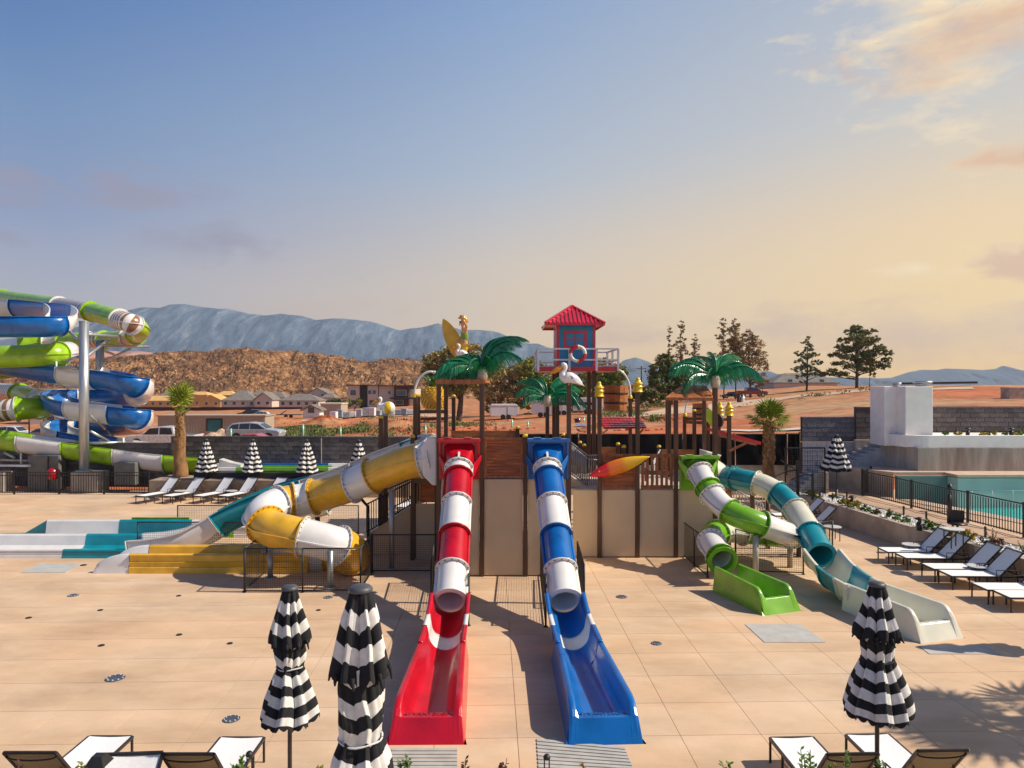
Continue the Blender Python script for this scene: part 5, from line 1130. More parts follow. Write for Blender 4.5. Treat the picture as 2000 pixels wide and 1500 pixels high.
# white tapering nose
m = MB(); x0 = wx(252,ys); n = 10; prof = [(-.05, 0), (0, .24), (0, .48), (.03, .50), (.10, .50), (.14, .47), (.2, .11), (.3, .06), (.85, .06), (.95, .12), (1.02, .46), (1.06, .50), (1.13, .50), (1.15, .47), (1.18, 0)]
k = len(prof)
for i in range(n+1):
    fr_ = i/n; sc = math.sqrt(max(0.0, 1-fr_**2))*.94+.06
    for y, z in prof: m.v.append((x0-.95*fr_, ys+y, max(0.0 if z == 0 else .012, z*sc)))
m.f = [(i*k+j, i*k+j+1, (i+1)*k+j+1, (i+1)*k+j) for i in range(n) for j in range(k-1)]; m.m = [0]*len(m.f); m.sm = [True]*len(m.f)
m.build('end_nose', P_WHITE, t)
for px, py, D, rtop in ((528,1130,18.3,1075), (645,1152,17.4,1075), (765,1115,19.2,955)):
    p = W(px, py, D); p.z = 0; m = MB(); m.tube([p, W(px, rtop, D)], .075, 12); m.build('support_post', GALV, t)
    m = MB(); m.lathe([(.16,0),(.16,.03),(.08,.04)], 12, p); m.build('post_base', GALV, t)
for px, D in ((557,20.0), (620,20.0)):
    p = W(px, 1070, D); m = MB(); m.tube([(p.x, D, 0), W(px, 1010, D)], .07, 10); m.build('support_post', POST, t)
# ---- teal open slide behind the yellow one ----
t = thing('teal_open_slide', 'teal and white open slide running down behind the yellow one into teal lanes', 'slide', W(250, 1088, 20.5))
tp = [(838,872,21.0),(800,884,21.1),(740,905,21.3),(680,930,21.4),(620,950,21.5),(560,965,21.5),(505,985,21.4),(450,1010,21.3),(405,1036,21.2),(360,1058,21.1),(310,1068,21.05),(262,1072,21.0)]
P = crom([W(*a) for a in tp], .08)
f = fracs(P, [(800,884,21.1),(700,922,21.35),(600,955,21.5),(430,1022,21.3)])
prof = [(-.48, .34), (-.46, .1)]+[(-.42*math.cos(math.pi*j/12), -.38*math.sin(math.pi*j/12)) for j in range(1, 12)]+[(.46, .1), (.48, .34)]
open_run(t, P, prof, list(zip(f+[1.0], [P_TEAL, P_WHITE, P_WHITE, P_TEAL, P_WHITE])), lip=.07)
m = MB(); q = [W(a,b,D) for a,b,D in ((846,872,20.6),(815,877,20.8),(780,893,21.0))]; P2 = crom(q, .1); prof2 = [(.42*math.cos(math.pi*j/12), .36*math.sin(math.pi*j/12)) for j in range(13)]
fr2 = frames(P2); shell(m, P2, fr2, [(x*1.06, z*1.06) for x, z in prof2], prof2, False); m.build('entry_hood', P_WHITE, t)
yl = 20.45
lane(t, (wx(262,yl), yl, 0), (wx(-220,yl), yl, 0), 1.25, .24, .44, [(.29, P_TEAL), (1.0, P_WHITE)], base=.07)
t2 = thing('teal_lane', 'rear teal and white splash lane with a tapered end', 'slide lane', (wx(200,21.8), 21.8, 0))
ym = 21.78
lane(t2, (wx(380,ym), ym, 0), (wx(95,23.1), ym, 0), 1.35, .30, .60, [(.12, P_WHITE), (.56, P_TEAL), (1.0, P_WHITE)], base=.07)
m = MB(); x0 = wx(95,23.1)-.003; m.prism([(x0, ym+1.28, 0), (x0, ym+1.28, .60), (x0-.75, ym+1.28, .16), (x0-2.6, ym+1.28, .13), (x0-2.6, ym+1.28, 0)], (0, .08, 0)); m.build('tapered_end', P_TEAL, t2)
m = MB(); m.bx(wx(260,23.3), wx(372,23.3), 23.2, 23.3, .3, .64); m.build('lime_edge', P_LIME2, t2)
# lime/white run-out glimpsed behind the nets
t = thing('lime_lane', 'lime and white splash lane end behind the fence nets', 'slide lane', (wx(450,23.5), 23.5, 0))
lane(t, (wx(520,23.2), 23.2, 0), (wx(405,23.2), 23.2, 0), .9, .35, .55, [(.55, P_WHITE), (1.0, P_LIME2)], base=.07)
m = MB(); P = crom([W(640,985,24.0), W(560,1010,23.9), W(500,1030,23.8), W(450,1042,23.7)], .1); open_run(t, P, [(-.4,.25)]+[(-.38*math.cos(math.pi*j/10), -.3*math.sin(math.pi*j/10)) for j in range(11)]+[(.4,.25)], [(.5, P_CREAM), (1.0, P_WHITE)])
# ---- lime and white spiral on the right ----
t = thing('lime_tube_slide', 'lime green and white twisting tube slide with a green trough', 'slide', W(1430, 1140, 17.5))
lp = [(1366,921,20.1),(1378,945,19.7),(1398,975,19.2),(1428,1001,18.75),(1460,1014,18.5),(1492,1026,18.5),(1524,1038,18.8),(1543,1045,19.4),(1530,1048,20.0),(1490,1044,20.3),(1450,1040,20.2),(1415,1038,19.9),(1392,1046,19.2),(1390,1060,18.55),(1400,1078,18.0),(1412,1096,17.55)]
P = crom([W(*a) for a in lp], .04)
f = fracs(P, [(1382,952,19.6),(1391,966,19.35),(1424,999,18.8),(1488,1024,18.5),(1543,1045,19.4),(1500,1045,20.25),(1450,1040,20.2),(1400,1042,19.55),(1391,1058,18.6),(1407,1088,17.75)])
tube_run(t, P, .31, list(zip(f+[1.0], [P_WHITE, P_LIME2, P_WHITE, P_LIME2, P_WHITE, P_LIME2, P_LIME2, P_CREAM, P_LIME2, P_WHITE, P_LIME2])), flange=.07, bolts=18)
p0 = W(1366, 921, 20.1); box_entry(t, wx(1327,20.42), wx(1399,20.42), 1.95, 2.94, 20.06, 20.46, P_LIME2, p0.x, p0.z+.05, .31)
a = Vector((W(1413,1100,17.5).x, 17.45, 0)); b = G(1525, 1196); b.z = 0
d = (b-a).normalized()
Pm = crom([W(1412,1096,17.55), a+d*.5+Vector((0,0,.34)), a+d*.9+Vector((0,0,.32))], .05)
scoop(t, a+d*.15, d, .78, .92, .52, (b-a).length-.25, P_LIME2, h0=.60)
for px, py, yt, D in ((1476,1118,1045,18.3), (1543,1095,1050,19.4), (1423,1060,1020,20.4)):
    p = W(px, py, D); m = MB(); m.tube([(p.x, D, 0), W(px, yt, D)], .075, 12); m.build('support_post', ALU, t)
m = MB(); m.box(W(1553,1019,19.5), (.08,.05,.08)); m.build('end_tab', P_LIME, t)
# ---- teal and cream slide, far right ----
t = thing('teal_tube_slide', 'teal and cream curved tube slide ending in a long cream trough', 'slide', W(1610, 1130, 18))
tp = [(1412,932,22.4),(1428,934,22.0),(1455,938,21.6),(1490,948,21.2),(1522,966,20.8),(1548,990,20.2),(1566,1014,19.6),(1580,1038,19.0),(1592,1060,18.5),(1603,1085,18.0)]
P = crom([W(*a) for a in tp], .04)
f = fracs(P, [(1436,935,21.9),(1478,944,21.35),(1517,963,20.85),(1553,997,20.05),(1582,1042,18.9)])
tube_run(t, P, .33, list(zip(f+[1.0], [P_TEAL, P_TEAL, P_CREAM, P_TEAL, P_CREAM, P_TEAL])), flange=.06, bolts=18)
q = W(1406, 925, 22.5); m = MB(); n = 24
r0 = [(q.x+.12, 22.5+.36*math.cos(2*math.pi*j/n), q.z-.05+.36*math.sin(2*math.pi*j/n)) for j in range(n)]; r1 = [(q.x-.2, 22.5+.5*math.cos(2*math.pi*j/n), q.z+.02+.5*math.sin(2*math.pi*j/n)) for j in range(n)]
m.add(r1+r0, [(j, (j+1) % n, n+(j+1) % n, n+j) for j in range(n)], 0, True); m.build('entry_cone', P_CREAM, t)
m = MB(); m.prism([(q.x-.55, 22.1, q.z-.5), (q.x-.55, 22.1, q.z+.75), (q.x-.05, 22.1, q.z+.62), (q.x-.2, 22.1, q.z+.45), (q.x-.12, 22.1, q.z-.5)], (0, .8, 0)); m.build('entry_box', P_WHITE, t, bev=.03)
e = P[-1]; q = [e+Vector((0,0,-.02)), W(1624,1118,17.2), W(1648,1142,16.5), W(1680,1160,15.9)]
q[1].z = .48; q[2].z = .42; q[3].z = .40
for i_, (px_, D_) in enumerate(((1626,17.2),(1652,16.4),(1690,15.6)), 1): q[i_].x = wx(px_, D_); q[i_].y = D_
P = crom(q, .05); open_run(t, P, [(-.40, .2)]+[(-.34*math.cos(math.pi*j/14), -.33*math.sin(math.pi*j/14)) for j in range(15)]+[(.40, .2)], [(.42, P_CREAM), (.80, P_TEAL), (1.0, P_CREAM)], lip=.08)
a = Vector((wx(1672,16.0), 16.0, 0)); b = G(1842, 1252); d = (b-a).normalized(); scoop(t, a+d*.12, d, .90, 1.0, .58, (b-a).length-.3, P_CREAM, h0=.60)
for px, D, yt in ((1560,20.6,1000), (1500,21.6,965)):
    m = MB(); p = W(px, yt, D); m.tube([(p.x, D, 0), p], .07, 10); m.build('support_post', POST, t)
# ---- big loops on the left ----
STR = (P_WHITE, P_BROWN, .2); ST2 = (P_WHITE, P_BROWN, .1)
t = thing('lime_coil_slide', 'large lime white and brown striped tube slide coiling round the steel columns', 'slide', W(100, 960, 34))
def coil(pts, cols, marks, r, step=.05, seam=True):
    P = crom([W(*a) for a in pts], step); f = fracs(P, marks); tube_run(t, P, r, list(zip(f+[1.0], cols)), flange=.09, seam=seam, bolts=0, fw=.05)
coil([(-140,560,62),(-60,570,58),(5,581,52),(80,592,48),(145,602,44),(200,614,41.5),(240,626,40),(260,634,39.8),(272,645,41),(266,654,43.5),(245,661,45.5),(200,664,47),(150,665,48),(95,668,48.5),(40,676,48)],
     [P_WHITE, P_LIME, STR, P_LIME, ST2, P_LIME, ST2, P_LIME, STR, P_LIME, P_WHITE, P_LIME],
     [(5,581,52),(118,597,45.8),(178,609,42.4),(232,624,40.2),(261,635,39.9),(266,654,43.5),(248,660,45),(205,664,47),(170,665,47.6),(118,667,48.2),(88,669,48.4)], .54)
coil([(-200,706,38),(-80,702,36.5),(0,697,36),(60,695,36),(105,692,36.3),(128,689,37.5),(132,688,39.5),(110,700,41.5),(60,715,43),(-20,725,44),(-120,730,45)],
     [P_LIME, P_WHITE, P_LIME], [(112,691,36.6), (110,700,41.5)], .56)
coil([(-160,745,50),(-60,756,48),(0,765,46),(35,768,44),(60,775,42),(80,784,40),(84,793,38),(66,797,36.6),(36,799,36),(0,803,36),(-80,812,36.5),(-200,825,38)],
     [STR, P_LIME, P_WHITE, P_LIME, (P_WHITE, P_BROWN, .16), P_LIME], [(38,769,43.8), (76,781,40.6), (78,795,37.3), (35,799,36), (-40,808,36.2)], .56)
tp = [(-160,836,34.4),(-60,848,34.3),(0,855,34.3),(48,862,34.2),(90,868,34.1),(132,874,34.0),(180,880,34),(230,887,33.9),(280,894,33.8),(330,899,33.8),(385,903,33.7),(425,906,33.5)]
P = crom([W(a,b+3,D) for a,b,D in tp], .12); f = fracs(P, [(48,865,34.2),(132,877,34),(230,890,33.9),(330,902,33.8)])
prof = [(-.52, .36), (-.52, .05)]+[(-.47*math.cos(math.pi*j/12), -.46*math.sin(math.pi*j/12)) for j in range(1, 12)]+[(.52, .05), (.52, .36)]
open_run(t, P, prof, list(zip(f+[1.0], [P_LIME, P_WHITE, P_LIME, P_WHITE, P_LIME])), lip=.05)
for (a, b) in [((168,653,33.2),(235,657,40)), ((168,697,33.2),(213,663,41)), ((128,640,36),(150,661,33.2)), ((112,718,36),(153,719,33.2)), ((122,706,36.5),(152,697,33.2)), ((200,675,40),(292,677,42)), ((202,706,40),(255,681,42.5)), ((172,866,33.2),(246,864,34.2)), ((176,842,33.2),(212,862,34.2)), ((0,898,34),(60,900,34)), ((8,883,34),(30,895,34)), ((180,905,34.4),(205,893,34.2)), ((200,684,40),(222,692,42))]:
    m = MB(); m.tube([W(*a), W(*b)], .07, 8); m.build('brace', GALV, t)
for px, y0, y1, D in ((232,652,668,40), (110,706,728,36), (41,884,906,33.9), (241,855,876,33.9)):
    m = MB(); m.tube([W(px,y0,D), W(px,y1,D)], .045, 8); m.build('hanger', P_WHITE, t)
t = thing('blue_coil_slide', 'blue and white open slide winding down between the steel columns', 'slide', W(200, 960, 36))
prof = [(-.56, .46), (-.58, .2), (-.56, 0)]+[(-.52*math.cos(math.pi*j/12), -.46*math.sin(math.pi*j/12)) for j in range(1, 12)]+[(.56, 0), (.58, .2), (.56, .46)]
def bcoil(pts, cols, marks, dy=0):
    P = crom([W(a, b+dy, D) for a, b, D in pts], .14); f = fracs(P, [(a, b+dy, D) for a, b, D in marks]); open_run(t, P, prof, list(zip(f+[1.0], cols)), lip=.07)
bcoil([(-150,604,41),(-40,600,41.5),(20,603,41),(70,606,40),(108,611,38.2),(124,624,36.2),(112,638,34.8),(60,640,34.2),(0,640,34),(-80,642,34)],
      [P_WHITE, P_BLUE, P_WHITE, P_BLUE], [(38,604,40.7), (112,613,37.8), (110,638,34.8)], dy=-1)
bcoil([(-160,706,40),(-60,713,39),(10,724,38),(70,735,37.2),(130,744,36.4),(165,750,35.9),(195,750,35.4),(232,756,35),(262,764,35),(275,774,36),(268,783,38),(240,786,39.5),(190,786,40),(140,786,39.6),(112,790,38.3),(108,800,36.7),(135,809,35.7),(180,815,35.2),(225,820,35),(262,826,35),(274,832,36),(268,838,38),(240,842,39.5),(190,844,40),(140,845,39.5),(112,848,38.3),(108,858,36.8),(135,868,35.9),(180,878,35.5),(240,888,35.2),(300,897,35),(370,905,34.4)],
      [P_BLUE, P_WHITE, P_BLUE, P_WHITE, P_BLUE, P_WHITE, P_BLUE, P_WHITE, P_BLUE, P_WHITE, P_BLUE, P_WHITE, P_BLUE, P_WHITE],
      [(130,744,36.4),(193,750,35.4),(266,766,35.1),(268,783,38),(180,786,40),(150,786,39.8),(147,811,35.6),(223,820,35),(266,828,35.2),(268,838,38),(118,847,38.7),(135,868,35.9),(208,883,35.3)], dy=-9)
for (a, b) in [((205,792,40),(240,803,38)), ((205,770,40),(245,772,38)), ((176,812,33.4),(205,838,36)), ((205,835,40),(225,858,37.5))]:
    m = MB(); m.tube([W(*a), W(*b)], .06, 8); m.build('brace', GALV, t)
# splash lanes before the wall
t = thing('splash_lanes', 'long far splash lanes in blue lime and white along the block wall', 'slide lane', (wx(560,32.6), 32.6, .55))
for (z, y, segs, h) in ((1.17, 33.05, [(.11, P_WHITE), (.70, P_BLUE), (1.0, P_WHITE)], .34), (1.08, 32.3, [(.12, P_WHITE), (.70, P_LIME2), (1.0, P_WHITE)], .34)):
    x0, x1 = wx(425,y), wx(735,y); a = 0
    for e, mat in segs:
        m = MB(); A, B_ = x0+(x1-x0)*a+.005, x0+(x1-x0)*e-.005
        prof_ = [(0,0),(0,h*.5),(-.03,h*.55),(0,h*.95),(.04,h),(.08,h*.95),(.12,.12),(.62,.12),(.66,h),(.72,h),(.74,0)]
        k = len(prof_); m.add([(X_, y+yy-.1, z-.19+zz) for X_ in (A, B_) for yy, zz in prof_], [(j, j+1, k+j+1, k+j) for j in range(k-1)]+[tuple(range(k)), tuple(range(k, 2*k))]); m.build('lane_section', mat, t); a = e
m = MB(); m.prism([W(428,897,32.4), W(450,904,32.4), W(470,908,32.4), W(470,916,32.4), W(428,916,32.4)], (0, .5, 0)); m.build('end_wedge', P_WHITE, t)
m = MB(); m.bx(wx(425,32.4), wx(735,32.4), 32.05, 33.4, .765, .88); m.build('lane_base', DARK, t)
# ================= play tower =================
tw = thing('play_tower', 'brown and tan two level play tower carrying the slides', 'play structure', (0, 18.5, 0))
def post(px, D, ypx_top, z0=0, w=.115, cap=True, t=tw, ztop=None):
    x = wx(px, D); zt = ztop if ztop is not None else CAMZ-(ypx_top-750)/F*D; m = MB(); m.bx(x-w/2, x+w/2, D-w/2, D+w/2, z0, zt); m.build('post', POST, t, bev=.008)
    if cap: m = MB(); m.bx(x-w/2-.008, x+w/2+.008, D-w/2-.008, D+w/2+.008, zt-.02, zt+.025); m.lathe([(w*.62,.025),(w*.4,.065),(0,.07)], 10, (x, D, zt)); m.build('post_cap', YCAP, t)
    return x, zt
# front, left (high) bay
FL, FR = 18.5, 20.5
post(857, FL, 749, cap=False); post(941, FL, 749, cap=False); post(1026, FL, 852); post(1111, FL, 744, cap=False)
post(806, 20.2, 853, z0=0, cap=True, ztop=3.5)
# tan panels
def panel(x0, x1, y, z0, z1): m = MB(); m.bx(x0, x1, y, y+.05, z0, z1); m.build('wall_panel', TAN, tw, bev=.004)
for a, b in ((857,941), (941,1026), (1026,1111)): panel(wx(a,FL)+.065, wx(b,FL)-.065, FL, .03, 2.52)
for a, b in ((1115,1171), (1171,1245), (1245,1320), (1320,1397)): panel(wx(a,FR)+.065, wx(b,FR)-.065, FR, .03, 1.94)
m = MB(); m.bx(wx(1111,FL)-.02, wx(1111,FL)+.03, FL+.062, FR-.01, .03, 2.5); m.build('wall_panel', TAN, tw)
m = MB(); m.bx(wx(1397,FR)-.02, wx(1397,FR)+.03, FR+.062, 23, .03, 1.94); m.build('wall_panel', TAN, tw)
for a, D, y in ((1171,FR,771), (1245,FR,766), (1320,FR,778), (1397,FR,757)): post(a, D, y, cap=False)
# floors
m = MB(); m.bx(wx(857,FL), wx(1111,FL), FL+.06, 22.2, 2.42, 2.54); m.build('deck_floor', POST, tw)
m = MB(); m.bx(wx(1115,FR), wx(1397,FR), FR+.06, 24.2, 1.84, 1.96); m.build('deck_floor', M('light_deck_floor', (.55,.48,.40), rough=.8), tw)
m = MB(); m.bx(wx(806,20.2), wx(857,20.2), 20.1, 22.2, 2.2, 2.34); m.build('deck_floor', POST, tw)
def slatted(x0, x1, y, z0, z1, n, fr=.06, par=tw, th=.05):
    m = MB(); m.bx(x0, x1, y-.01, y+th, z0, z0+fr); m.bx(x0, x1, y-.01, y+th, z1-fr, z1); m.bx(x0, x0+fr, y-.01, y+th, z0+fr, z1-fr); m.bx(x1-fr, x1, y-.01, y+th, z0+fr, z1-fr); fo = m.build('panel_frame', WOODF, par, bev=.004)
    h = (z1-z0-2*fr)/n
    for k in range(n):
        m = MB(); zc = z0+fr+h*(k+.5); m.box(((x0+x1)/2, y+th/2, zc), (x1-x0-2*fr-.004, .018, h*.98), Matrix.Rotation(R(-24), 3, 'X')); m.build('slat', WOOD, fo)
# front wooden panel between the twin slides
slatted(wx(941,FL)+.065, wx(1026,FL)-.065, FL, 2.56, 3.60, 11)
slatted(wx(1171,FR)+.065, wx(1248,FR)-.065, FR, 1.98, 2.98, 11, fr=.08)
# picket panel
x0, x1 = wx(1252,FR), wx(1315,FR); m = MB(); m.bx(x0, x1, FR, FR+.05, 1.98, 2.08); m.bx(x0, x1, FR, FR+.05, 2.88, 2.98); m.bx(x0, x1, FR, FR+.05, 2.38, 2.50); fo = m.build('panel_frame', WOODF, tw, bev=.004)
for k in range(7):
    x = x0+.05+(x1-x0-.1)*k/6; m = MB(); m.bx(x-.038, x+.038, FR+.008, FR+.042, 2.085, 2.375); m.bx(x-.038, x+.038, FR+.008, FR+.042, 2.505, 2.875); m.build('picket', WOODF, fo)
# rear rails and posts seen over the front
def plank_rail(xa, xb, y, z0, z1, n=3):
    h = (z1-z0)/n
    for k in range(n): m = MB(); m.bx(xa, xb, y, y+.035, z0+k*h+.004, z0+(k+1)*h-.004); m.build('rail_plank', WOOD, tw)
plank_rail(wx(881,22.1), wx(1011,22.1), 22.1, CAMZ-(862-750)/F*22.1-.6, CAMZ-(841-750)/F*22.1, 5)
plank_rail(wx(1170,23.4), wx(1205,23.4), 23.4, 2.0, CAMZ-(873-750)/F*23.4, 4); plank_rail(wx(1292,24), wx(1356,24), 24, 2.1, CAMZ-(878-750)/F*24, 4)
plank_rail(wx(1092,23.9), wx(1104,23.9), 23.9, 2.4, CAMZ-(850-750)/F*23.9, 4)
for px, D, y in ((1011,22.1,836), (1100,23.8,850), (1133,24.6,865), (1141,24,870), (1207,23.4,868), (1218,22.6,873), (1287,24,873), (1356,25,803)): post(px, D, y, z0=0)
for px, D, y in ((871,22.0,752), (886,22.3,775), (817,21.9,774)): post(px, D, y, z0=0, cap=(y > 760), w=.12)
post(811, 20.4, 772, z0=0, w=.11)
# left frame roof beams (under the palm) + crossbeams
m = MB(); za = CAMZ-(749-750)/F*FL; m.bx(wx(857,FL)-.06, wx(941,FL)+.06, FL-.08, FL-.02-.0, za-.02, za+.10); m.build('roof_beam', WOODF, tw)
m = MB(); m.bx(wx(857,FL)-.1, wx(941,FL)+.1, FL-.015, 22.1, za+.02, za+.09); m.build('roof_board', WOOD, tw)
m = MB(); D = 21.9; m.bx(wx(811,D), wx(871,D), D-.05, D+.05, CAMZ-(807-750)/F*D, CAMZ-(801-750)/F*D); m.build('crossbeam', POST, tw)
m = MB(); D = 22.6; m.bx(wx(822,D), wx(872,D), D-.05, D+.05, CAMZ-(821-750)/F*D, CAMZ-(815-750)/F*D); m.build('crossbeam', M('dark_red_beam', (.22,.02,.02), rough=.5), tw)
# dark wood side panel under the yellow slide entry, shaded wall
slatted(wx(818,20.2), wx(852,20.2), 20.2, CAMZ-(981-750)/F*20.2, CAMZ-(930-750)/F*20.2, 8)
panel(wx(812,20.2), wx(853,20.2), 20.2, .02, CAMZ-(984-750)/F*20.2)
post(853, 20.15, 900, cap=False, ztop=2.4)
# ramp wall and railing going down to the left
m = MB(); D = 20.9; m.prism([(wx(810,D), D, 0), (wx(810,D), D, CAMZ-(985-750)/F*D), (wx(720,D), D, CAMZ-(1042-750)/F*D), (wx(720,D), D, 0)], (0, .1, 0)); m.build('stair_wall', TAN, tw)
m = MB(); m.prism([(wx(812,D), D+.102, 0), (wx(812,D), D+.102, 1.45), (wx(720,D), D+.102, .5), (wx(720,D), D+.102, 0)], (0, 1.2, 0)); m.build('stair_block', CONC, tw)
def bar_rail(a, b, a2, b2, n, par, mat=DARK, r=.014, name='railing'):
    m = MB(); m.tube([a, b], .022, 8); m.tube([a2, b2], .018, 8); ro = m.build(name, mat, par)
    for k in range(n+1):
        f = k/n; m = MB(); m.tube([a.lerp(b, f), a2.lerp(b2, f)], r, 6); m.build('baluster', mat, ro)
D = 20.85; bar_rail(W(804,940,D), W(716,985,D), W(804,984,D), W(716,1040,D), 19, tw)
D = 22.0; bar_rail(W(804,935,D), W(740,962,D), W(804,972,D), W(740,1005,D), 16, tw)
m = MB(); D = 20.8; m.tube([(wx(719,D), D, 0), W(719,990,D), W(706,975,D)], .045, 8); m.build('rail_post', DARK, tw)
# stair railing right of the blue box
D = 21.4; bar_rail(W(1115,864,D), W(1147,889,D), W(1115,925,D), W(1147,948,D), 8, tw, ALU); bar_rail(W(1147,889,D), W(1168,889,D), W(1147,948,D), W(1168,948,D), 5, tw, ALU)
D = 22.4; bar_rail(W(1113,868,D), W(1150,898,D), W(1113,918,D), W(1150,946,D), 9, tw, ALU); m = MB(); m.tube([W(1150,898,D), W(1166,898,D)], .02, 8); m.build('railing', ALU, tw)
m = MB(); m.prism([(wx(1113,21.0), 21.0, 1.96), (wx(1113,21.0), 21.0, CAMZ-(928-750)/F*21.0), (wx(1141,21.0), 21.0, CAMZ-(950-750)/F*21.0), (wx(1141,21.0), 21.0, 1.96)], (0, .1, 0)); m.build('stair_wall', TAN, tw)
# stairs with pale rails on the right rear
t = thing('access_stairs', 'rear access stairs with pale metal rails behind the teal slide', 'stairs', W(1450, 985, 24.5))
D = 24.5; bar_rail(W(1428,952,D), W(1490,985,D), W(1428,978,D), W(1490,1008,D), 12, t, ALU); D = 25.6; bar_rail(W(1445,948,D), W(1500,975,D), W(1445,972,D), W(1500,1000,D), 10, t, ALU)
m = MB()
for k in range(8): a = W(1428+k*8, 978+k*4, 24.6); m.bx(a.x, a.x+.3, 24.6, 25.5, 0, a.z-.05)
m.build('steps', CONC, t)
m = MB(); p = W(1468,985,23.2); m.bx(p.x-.06, p.x+.06, 23.1, 23.2, 0, p.z+.7); m.build('post', POST, t)
m = MB(); D = 22.6; m.prism([W(1398,958,D), W(1412,945,D), W(1430,965,D), W(1430,1000,D), W(1398,1000,D)], (0, .1, 0)); m.build('side_panel', WOOD, t)
# hidden-looking far posts of the right tower
for px, D, y in ((1307,23.4,775), (1303,26.0,780), (1375,23.0,757), (1383,25.5,822), (1337,26,812)): post(px, D, y, cap=(y > 800), w=.11)
post(1424, 23.0, 812, cap=False, w=.12); post(1404, 25.0, 812, cap=False, w=.11); post(1231, 24.6, 778, cap=False, w=.11)
m = MB(); D = 25.8; m.beam(W(1337,818,D), W(1376,818,D), .08, .1); m.beam(W(1400,818,D), W(1424,820,D), .08, .1); m.build('crossbeam', POST, tw)
m = MB(); D = 25.8; m.beam(W(1339,824,D), W(1376,826,D), .05, .12); m.build('crossbeam', WOODF, tw)
# wooden shingle roof above the lime slide
t = thing('wooden_canopy', 'small brown wooden hip roof canopy above the lime slide entry', 'canopy', W(1350, 778, 21.5))
A = [W(1299,779,20.3), W(1393,780,20.3), W(1398,770,22.6), W(1312,770,22.6)]; B = [W(1331,754,21.2), W(1381,755,21.2)]
n = 9
for k in range(n):
    f0, f1 = k/n, (k+1)/n-.006; q = [A[0].lerp(A[1], f0), A[0].lerp(A[1], f1)]; top = [(B[0].lerp(B[1], max(0, min(1, (f-.28)/.62)))) for f in (f0, f1)]
    top = [tp_ if .3 < f < .95 else A[[0, 1][f > .5]].lerp(B[[0, 1][f > .5]], min(1, (f/.3 if f < .5 else (1-f)/.08))) for tp_, f in zip(top, (f0, f1))]
    m = MB(); m.prism([q[0], q[1], top[1], top[0]], (0, .015, .03)); m.build('roof_board', WOOD, t)
m = MB(); m.add([A[0], B[0], A[3]], [(0, 1, 2)]); m.add([A[1], B[1], A[2]], [(0, 1, 2)]); m.add([B[0], B[1], A[2], A[3]], [(0, 1, 2, 3)]); m.build('roof_side', WOOD, t)
m = MB(); m.beam(A[0], A[1], .05, .09); m.build('fascia', WOODF, t)
# small red shingle roof
t = thing('red_shingle_roof', 'small sloping red shingle roof between the yellow bells', 'canopy', W(1215, 835, 21))
a, b, c_, d_ = W(1167,815,22.3), W(1250,815,22.3), W(1263,835,21.0), W(1180,836,21.0)
for r in range(6):
    for c in range(11):
        f0, f1 = c/11+.004+(r % 2)*.0, (c+1)/11-.004; g0, g1 = r/6, (r+1)/6+.02
        q = [a.lerp(b, f0).lerp(d_.lerp(c_, f0), g0), a.lerp(b, f1).lerp(d_.lerp(c_, f1), g0), a.lerp(b, f1).lerp(d_.lerp(c_, f1), g1), a.lerp(b, f0).lerp(d_.lerp(c_, f0), g1)]
        m = MB(); lift = Vector((0, 0, .004)); m.prism([q[0]+lift*(1), q[1]+lift, q[2]+lift*6, q[3]+lift*6], (0, 0, .012)); m.build('shingle', P_RED, t)
m = MB(); m.prism([v-Vector((0, 0, .03)) for v in (a, b, c_, d_)], (0, 0, .022)); m.build('roof_deck', P_RED, t)
for p, q in ((W(1172,850,20.9), d_+Vector((.1,0,-.05))), (W(1249,846,20.9), c_-Vector((.1,0,.05)))): m = MB(); m.beam(p, q, .04, .04); m.build('bracket', WOODF, t)
# red rear canopy / chute on the right
t = thing('red_chute_roof', 'long thin red sloping roof on a brown bracket, right of the yellow bells', 'canopy', W(1440, 860, 23))
m = MB(); q = [W(1400,843,23), W(1420,849,23), W(1450,858,23), W(1487,866,23)]; m.prism([W(1400,844,23), W(1400,839,23), W(1425,846,23), W(1455,854,23), W(1487,863,23), W(1486,869,23), W(1450,861,23), W(1420,852,23)], (0, 1.3, 0)); m.build('roof_sheet', P_RED, t)
m = MB(); m.beam(W(1424,881,22.95), W(1460,864,22.95), .05, .07); m.beam(W(1400,850,23), W(1478,869,23), .05, .06); m.build('bracket', WOODF, t)
# lime tilt panel and black disc
t = thing('lime_paddle', 'lime green hexagonal tilting panel with a black rear bowl beside the far posts', 'water toy', W(1385, 815, 24))
m = MB(); D = 24; m.prism([W(1380,799,D), W(1387,799,D), W(1393,806,D), W(1393,826,D), W(1390,833,D), W(1380,822,D)], (0, .05, 0)); m.build('panel', P_LIME, t)
m = MB(); m.tube([W(1401,822,24.3), W(1403,822,24.4), W(1404,822,24.5)], [.17, .19, .12], 16); m.v = [(v[0], v[1], CAMZ-(822-750)/F*24.3+(v[2]-(CAMZ-(822-750)/F*24.3))*1.35) for v in m.v]; m.build('bowl', DARK, t)
